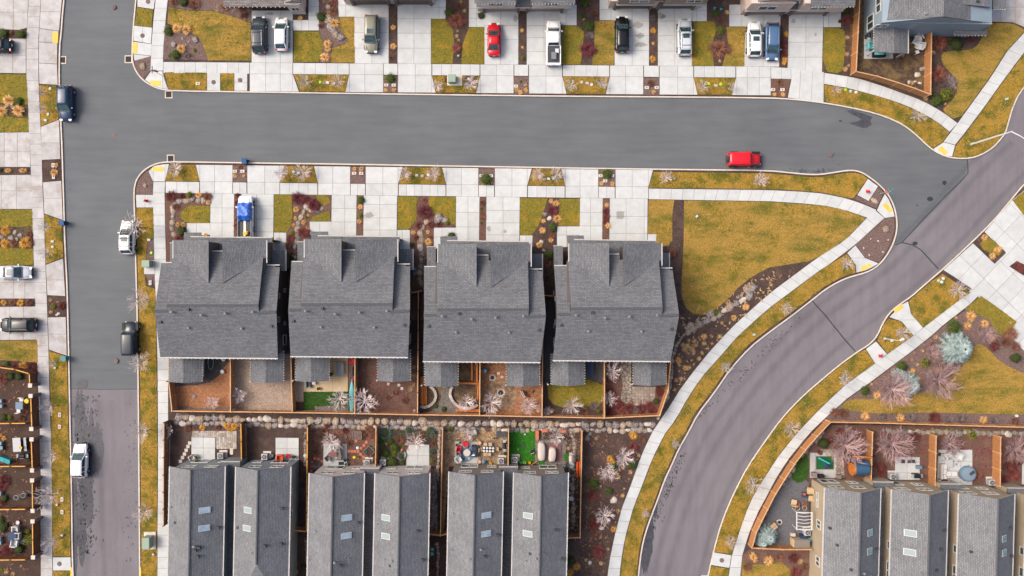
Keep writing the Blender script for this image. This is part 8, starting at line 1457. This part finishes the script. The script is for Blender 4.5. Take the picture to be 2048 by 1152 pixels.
for x, y in ((1139, 951), (1140, 968), (1139, 986)): o = put(MB().box(0, 0, .1, .4, .4, .06), 'stepping_stone', None, 'stepping stone', x, y, 'steel_blue', group='stepping stones'); auto(o, 'blue-grey slab', 'between taupe house and its fence', x, y)
put(MB().tube([(-.4, 0, .5), (.4, 0, .5)], [.03, .03], 5).tube([(-.35, .3, .3), (.35, -.1, .3)], [.03, .03], 5).lathe(.3, .1, [(.3, .28), (.3, .33)], 14), 'bicycle', 'white bicycle parts lying between taupe house and fence', 'bicycle', 1138, 997, 'white')
# upper yards
t = multi('kayak', 'long turquoise kayak lying beside the fence', 'kayak', 705, 794, (), 0)
k = MB(); loft(k, [[(w_*math.cos(a), y, .2+hh*math.sin(a)) for a in [2*math.pi*q/10 for q in range(10)]+[0]] for y, w_, hh in ((-2.35, .03, .04), (-1.9, .2, .14), (-.9, .36, .2), (0, .4, .22), (.9, .35, .2), (1.8, .18, .13), (2.4, .02, .03))], capa=True); k.build('hull', M['aqua'], t, smooth=True); MB().lathe(0, -.1, [(.26, .38), (.3, .44), (.22, .45), (.2, .3)], 14).build('cockpit', M['dark_grey'], t)
put(MB().tube([(0, -.6, .2), (0, .6, .2)], [.15, .15], 8), 'rolled_mat', 'dark rolled mat between kayak and red saucer', 'mat', 706, 742, 'dark_grey'); put(MB().lathe(0, 0, [(.3, 0), (.38, .1), (.34, .14), (.1, .08)], 18), 'sledge', 'red and white round saucer sledge beside the fence', 'sledge', 705, 722.5, 'red'); put(MB().box(0, 0, .1, .3, .25, .2), 'bucket', 'small red box at the top of the kayak', 'box', 706, 758, 'red')
t = table('long grey dining table on the tan patio', 680, 738, 1.0, 1.75, 'mid_grey', 0, rnd=False); sofa('grey outdoor sofa half hidden below the porch of the second duplex', 617, 768, .95, 'mid_grey', 'dark_grey', 90, .7); table('small white side table next to the grey sofa', 627, 766.5, .45, .4, 'white', 0, .45); pot('dark round pot on the tan patio near the grass', 637.5, 777, 'brown', .2); pot('dark pot at the porch edge on the tan patio', 663, 748, 'brown', .24)
t = multi('compost_frame', 'low wooden frame in the corner of the second duplex yard', 'raised bed', 600, 813, (('soil', MB().box(0, 0, .08, 1.0, 1.3, .1), 'soil'), ('board', MB().box(0, .72, .15, 1.15, .07, .26), 'wood')), 0)
t = multi('hose_reel_bench', 'white narrow bench along the first duplex porch', 'bench', 406, 735, (('seat', MB().box(0, 0, .45, .7, 2.3, .08), 'white'),), R(-2)); [MB().box(0, s, .2, .5, .08, .42).build('leg', M['white'], t) for s in (-.9, .9)]
put(MB().lathe(0, 0, [(.25, 0), (.25, .35), (.27, .38), (.05, .42)], 14), 'fire_bowl', 'white round lidded tub on the dark gravel, first duplex', 'tub', 447, 742.5, 'white'); put(MB().lathe(0, 0, [(.22, 0), (.22, .35), (.05, .42)], 14), 'fire_bowl', 'white round tub just under the eaves, first duplex', 'tub', 449, 719, 'white'); put(MB().tube([(math.cos(a/3)*.35, math.sin(a/3)*.9, .08+a*.004) for a in range(30)], [.035]*30, 5), 'garden_hose', 'coiled green garden hose beside the porch, first duplex', 'hose', 423, 725, 'pale_green')
put(MB().lathe(0, 0, [(.2, 0), (.24, .12), (.08, .16)], 10), 'stone_ball', 'grey stone in the middle of the orange bark', 'stone', 390, 792, 'mid_grey')
t = multi('barbecue', 'round grey kettle barbecue in the bare soil yard', 'barbecue', 970, 740, (('bowl', MB().lathe(0, 0, [(.1, .45), (.32, .7), (.34, .8), (.25, .98), (.05, 1.05)], 16), 'steel_blue'), ('leg', MB().tube([(.3, 0, 0), (0, 0, .6)], [.02, .02], 5), 'black'), ('leg', MB().tube([(-.2, .25, 0), (0, 0, .6)], [.02, .02], 5), 'black'), ('leg', MB().tube([(-.2, -.25, 0), (0, 0, .6)], [.02, .02], 5), 'black'))); pot('yellow bucket under the eaves of the third duplex', 968, 729, 'yellow', .18); put(MB().lathe(0, 0, [(.18, 0), (.18, .15), (.05, .2)], 8), 'stone', 'dark stone in the bare soil, right side of third duplex yard', 'stone', 1065, 783, 'brown')
put(MB().box(0, 0, .3, .3, .75, .6), 'storage_box', 'small dark blue crate in the corner by the curved wall', 'crate', 842, 820, 'navy'); put(MB().box(0, 0, .55, .06, .9, 1.1, rz=.4).box(.2, 0, .55, .06, .9, 1.1, rz=.4), 'folded_lounger', 'folded white tube frame beside the stones, third duplex yard', 'garden frame', 1044, 786, 'white')
put(MB().box(0, 0, .3, .55, 1.7, .05).box(.3, 0, .5, .5, 1.7, .05), 'outdoor_bench', 'dark blue bench against the porch of the fourth duplex', 'bench', 1178, 737, 'navy')
# right-hand yards
sofa('white corner sofa, long part, on the slab patio bottom right', 1886, 943, 2.1, 'cushion', 'white', 90, .9); sofa('white corner sofa, short lower part, bottom right patio', 1901, 948, 1.6, 'cushion', 'white', 180, .8); table('square grey patterned coffee table beside the white sofa', 1899.5, 927, 1.0, 1.0, 'light_grey', 0, .4); chair('white lounge chair at the top of the sofa patio, left', 1894, 909.5, 'white', -60, 'arm', 1.3, frame='black'); chair('white lounge chair at the top of the sofa patio, right', 1914.5, 910.5, 'white', -120, 'arm', 1.3, frame='black'); pot('pair of cream pots at the top left of the sofa patio', 1877, 908, 'cushion', .25)
t = multi('hot_tub', 'round blue-grey inflatable spa with cover', 'hot tub', 1934, 947, (('tub', MB().lathe(0, 0, [(1.0, 0), (1.05, .35), (1.0, .68), (.85, .72)], 22), 'steel_blue'), ('cover', MB().lathe(0, 0, [(.84, .70), (.82, .76), (.2, .8)], 20), 'spa'), ('flap', MB().box(.35, .2, .84, .7, .35, .08, rz=.6), 'dark_grey')), zt=.4)
grill('black covered barbecue against the wall of the middle tan house', 1886, 962, 0); put(MB().box(0, 0, .45, .8, .5, .9, tx=.7, ty=.7), 'furniture_cover', 'dark cover heap beside the putting green, by the tan house', 'furniture cover', 1639, 950.5, 'black'); put(MB().box(0, 0, .35, .6, .6, .7), 'wicker_box', 'grey wicker box left of the dark cover heap', 'box', 1625, 947, 'wicker'); put(MB().box(0, 0, .35, .5, .5, .7), 'wicker_box', 'grey wicker box at the foot of the stone path', 'box', 1674, 951, 'wicker')
for x, y, sx, sy, lb in ((1804.5, 922, .5, .5, 'small dark grate on the white square patio'), (1821, 922, .95, .45, 'wide dark grate on the white square patio')): put(MB().box(0, 0, .04, sx, sy, .08), 'vent_grate', lb, 'grate', x, y, 'dark_grey', z=.18)
put(MB().box(0, 0, .3, .6, .45, .6), 'storage_box', 'blue-grey box on the right edge of the white square patio', 'box', 1834, 932.5, 'steel_blue'); grill('dark barbecue at the lower right of the white square patio', 1832, 951, 0)
t = multi('barrel_sauna', 'blue-roofed barrel sauna with round wooden front', 'sauna', 1716, 936, (), R(2), zt=1.2)
k = MB(); n = 16; k.tube([(-.85, 0, 1.0), (1.15, 0, 1.0)], [.98, .98], 24); k.build('barrel', M['wood'], t); k = MB()
A = [(math.cos(R(a))*1.03, 1.0+math.sin(R(a))*1.03) for a in range(-20, 201, 10)]; vs = [(x, y, z) for x in (-.6, 1.2) for y, z in A]; m_ = len(A); k.add(vs, [(i, i+1, m_+i+1, m_+i) for i in range(m_-1)]).build('roof', M['sauna_blue'] if 'sauna_blue' in M else M['navy'], t); MB().tube([(-.9, 0, 1.0), (-.86, 0, 1.0)], [.92, .92], 22).build('front', M['wood_orange'], t)
for s in (-.6, .9): MB().box(s, 0, .1, .14, 1.5, .2).build('cradle', M['wood_dark'], t)
t = multi('pergola_frame', 'dark metal pergola frame over the barrel sauna', 'pergola', 1712, 912, (), R(-3)); 
for x, y in ((-1.8, -.4), (1.5, .5), (1.5, -.9), (-1.8, .5)): MB().box(x, y, 1.2, .1, .1, 2.4).build('post', M['black'], t)
for a, b in (((-1.8, -.4, 2.4), (1.5, -.9, 2.4)), ((-1.8, .5, 2.4), (1.5, .5, 2.4)), ((1.5, -.9, 2.4), (1.5, .5, 2.4)), ((-1.8, -.4, 2.4), (-1.8, .5, 2.4))): MB().tube([a, b], [.05, .05], 4).build('beam', M['black'], t)
MB().box(-.4, .45, 2.45, 2.6, .12, .1).build('beam', M['wood_orange'], t)
# white arbour with planters in the dark gravel yard
t = multi('garden_arbour', 'white curved pergola frame against the tan house', 'pergola', 1601, 1036, (), 0, zt=1.0)
for y in (1.1, -1.1): MB().tube([(-.95+.15*abs(y), y, 0), (-.95, y, 2.0), (.9, y, 2.3)], [.05]*3, 5).build('post', M['white'], t)
for i in range(6): MB().tube([(-.95, 1.1-i*.44, 2.05), (0, 1.0-i*.44, 2.22), (.95, 1.15-i*.44, 2.3)], [.045]*3, 4).build('rafter', M['white'], t)
for x in (-.95, .95): MB().box(x, 0, 2.1 if x < 0 else 2.3, .12, 2.4, .1).build('beam', M['white'], t)
for x, y in ((1593, 1008), (1608, 1008)): o = pot(None, x, y, 'terracotta', .3, .45, 'brown'); auto(o, 'terracotta pot', 'above the white pergola frame', x, y)
for x, y in ((1594, 1015), (1608, 1015)): o = pot(None, x, y, 'cushion', .3, .45, 'brown'); auto(o, 'cream pot', 'above the white pergola frame', x, y)
chair('wooden deckchair in the middle of the dark gravel yard', 1587, 1004, 'tan', 80, 'side', 1.3); chair('wooden chair against the tan house wall, upper', 1618, 980, 'tan', 180, 'arm', 1.2); chair('wooden chair against the tan house wall, lower', 1621, 996, 'tan', 170, 'arm', 1.0); table('small round table with orange flowers between the wooden chairs', 1609, 990, .7, .7, 'navy', 0, .6, True); pot('pot of orange flowers on the small round table', 1608, 988, 'orange', .15, .2, 'orange', zt=.8)
bpy.data.objects[[o.name for o in bpy.data.objects if o.name.startswith('plant_pot')][-1]].location.z = .78
ring('round brick fire ring in the dark gravel yard', 1558, 1044, .3, 10, 'iron'); chair('tan reclining chair beside the blue spruce', 1547, 1052, 'tan', -50, 'side', 1.4); put(MB().box(0, 0, .25, .6, .4, .45), 'dog_bowl_stand', 'black and white stand in the dark gravel yard', 'stand', 1583.5, 1067, 'cushion')
t = multi('shed', 'small beige garden shed with grey lid in the gravel yard', 'shed', 1600, 1085, (('body', MB().box(0, 0, .65, 2.1, 1.0, 1.3), 'tan'), ('lid', MB().box(.05, 0, 1.36, 2.0, 1.1, .1), 'wicker')), R(-2), zt=.9); put(MB().box(0, 0, .4, .95, .8, .8, tx=.85, ty=.85), 'furniture_cover', 'dark blue covered box between shed and air conditioner', 'furniture cover', 1604, 1072, 'navy'); put(MB().lathe(0, 0, [(.22, 0), (.3, .3), (.28, .5), (.1, .5), (.1, .2)], 14), 'hose_pot', 'aqua round hose pot beside the tan house wall', 'hose pot', 1616, 1077, 'aqua')
# blue house yard
sofa('turquoise cushioned sofa under the blue house porch', 1757, 109, 1.6, 'black', 'aqua', 180, .75); chair('turquoise cushioned armchair beside the blue house porch', 1738, 93, 'aqua', 10, 'arm', 1.4); grill('black barbecue beside the blue house porch', 1736, 70, 90)
for i, (x, y, r_) in enumerate(((1836, 76, -60), (1838, 93, 170), (1831, 84, -30))):
    o = chair(None, x, y, 'white', r_, 'adirondack', 1.25, grp='white garden chairs by the blue house', frame='white'); auto(o, 'white slatted garden chair', 'in the blue house yard', x, y)
table('small white side table below the white garden chairs', 1836, 103, .45, .45, 'white', 20, .4)
paved('patio', [(1727, 68), (1752, 68), (1752, 118), (1727, 118)], [], [], z=.17); paved('patio', [(1752, 100), (1785, 100), (1785, 118), (1752, 118)], [], [], z=.17)
# left edge yards
t = multi('picnic_table', 'grey picnic table with yellow bowl in the second left yard', 'table', 42, 887, (('tabletop', MB().box(0, 0, .74, 1.05, 1.85, .06), 'light_grey'), ('pedestal', MB().box(0, 0, .35, .5, 1.2, .7), 'wicker')), R(4)); put(MB().lathe(0, 0, [(.1, 0), (.2, .12), (.17, .12), (.08, .03)], 12), 'bowl', 'yellow bowl on the grey picnic table', 'bowl', 42, 895, 'yellow', z=.91, zt=.9)
t = multi('bench', 'long pale bench right of the grey picnic table', 'bench', 55.5, 887, (('seat', MB().box(0, 0, .45, .35, 1.8, .06), 'light_grey'), ('leg', MB().box(0, .7, .22, .3, .08, .42), 'wicker'), ('leg', MB().box(0, -.7, .22, .3, .08, .42), 'wicker')), R(5)); grill('dark barbecue with blue-grey shelf in the second left yard', 47, 911, 0)
t = sofa('curved turquoise lounger in the second left yard', 11, 920, 1.6, 'teal', 'teal', -20, .7); table('square blue-grey table in the top left yard', 40, 811, .95, .95, 'steel_blue'); chair('white chair above the square blue-grey table', 43, 799, 'white', -90, 'side', .9, frame='white'); chair('white chair below the square blue-grey table', 37.5, 822, 'white', 90, 'side', .9, frame='white'); put(MB().lathe(0, 0, [(.3, 0), (.34, .3), (.3, .5), (.1, .5)], 14), 'yellow_tub', 'yellow round tub against the left edge fence', 'tub', 58.5, 801, 'yellow')
for x, y in ((6, 801), (7, 811), (6, 885), (8, 894), (5, 985), (4, 1075), (5, 1083)): o = put(MB().box(0, 0, .25, .4, .45, .5), 'planter_box', None, 'planter', x, y, 'spa', group='pale planter boxes at the left edge'); auto(o, 'pale blue-grey planter box', 'against the far left edge of the picture', x, y)
for x, y in ((34, 994.5), (48, 990.5)): o = pot(None, x, y, 'white', .3, .7, 'black', zt=.6); auto(o, 'tall white pot', 'in the third left yard', x, y)
table('dark glass garden table in the bottom left yard', 26, 1072, 1.1, 1.1, 'navy', 3); chair('grey armchair right of the dark glass table', 39, 1070, 'light_grey', 180, 'arm', 1.2); chair('white armchair above the dark glass table', 34, 1056, 'white', -90, 'arm', 1.2); chair('white armchair below the dark glass table', 33, 1085, 'white', 80, 'arm', 1.3); pot('round white pot right of the lower white armchair', 46, 1083.5, 'white', .28, .3, 'mid_grey'); pot('pink-rimmed pot above the white armchair, bottom left', 36, 1045, 'pink', .26, .3, 'white'); pot('terracotta pots beside the table, bottom left yard', 24, 1056, 'terracotta', .24)
finish_labels()
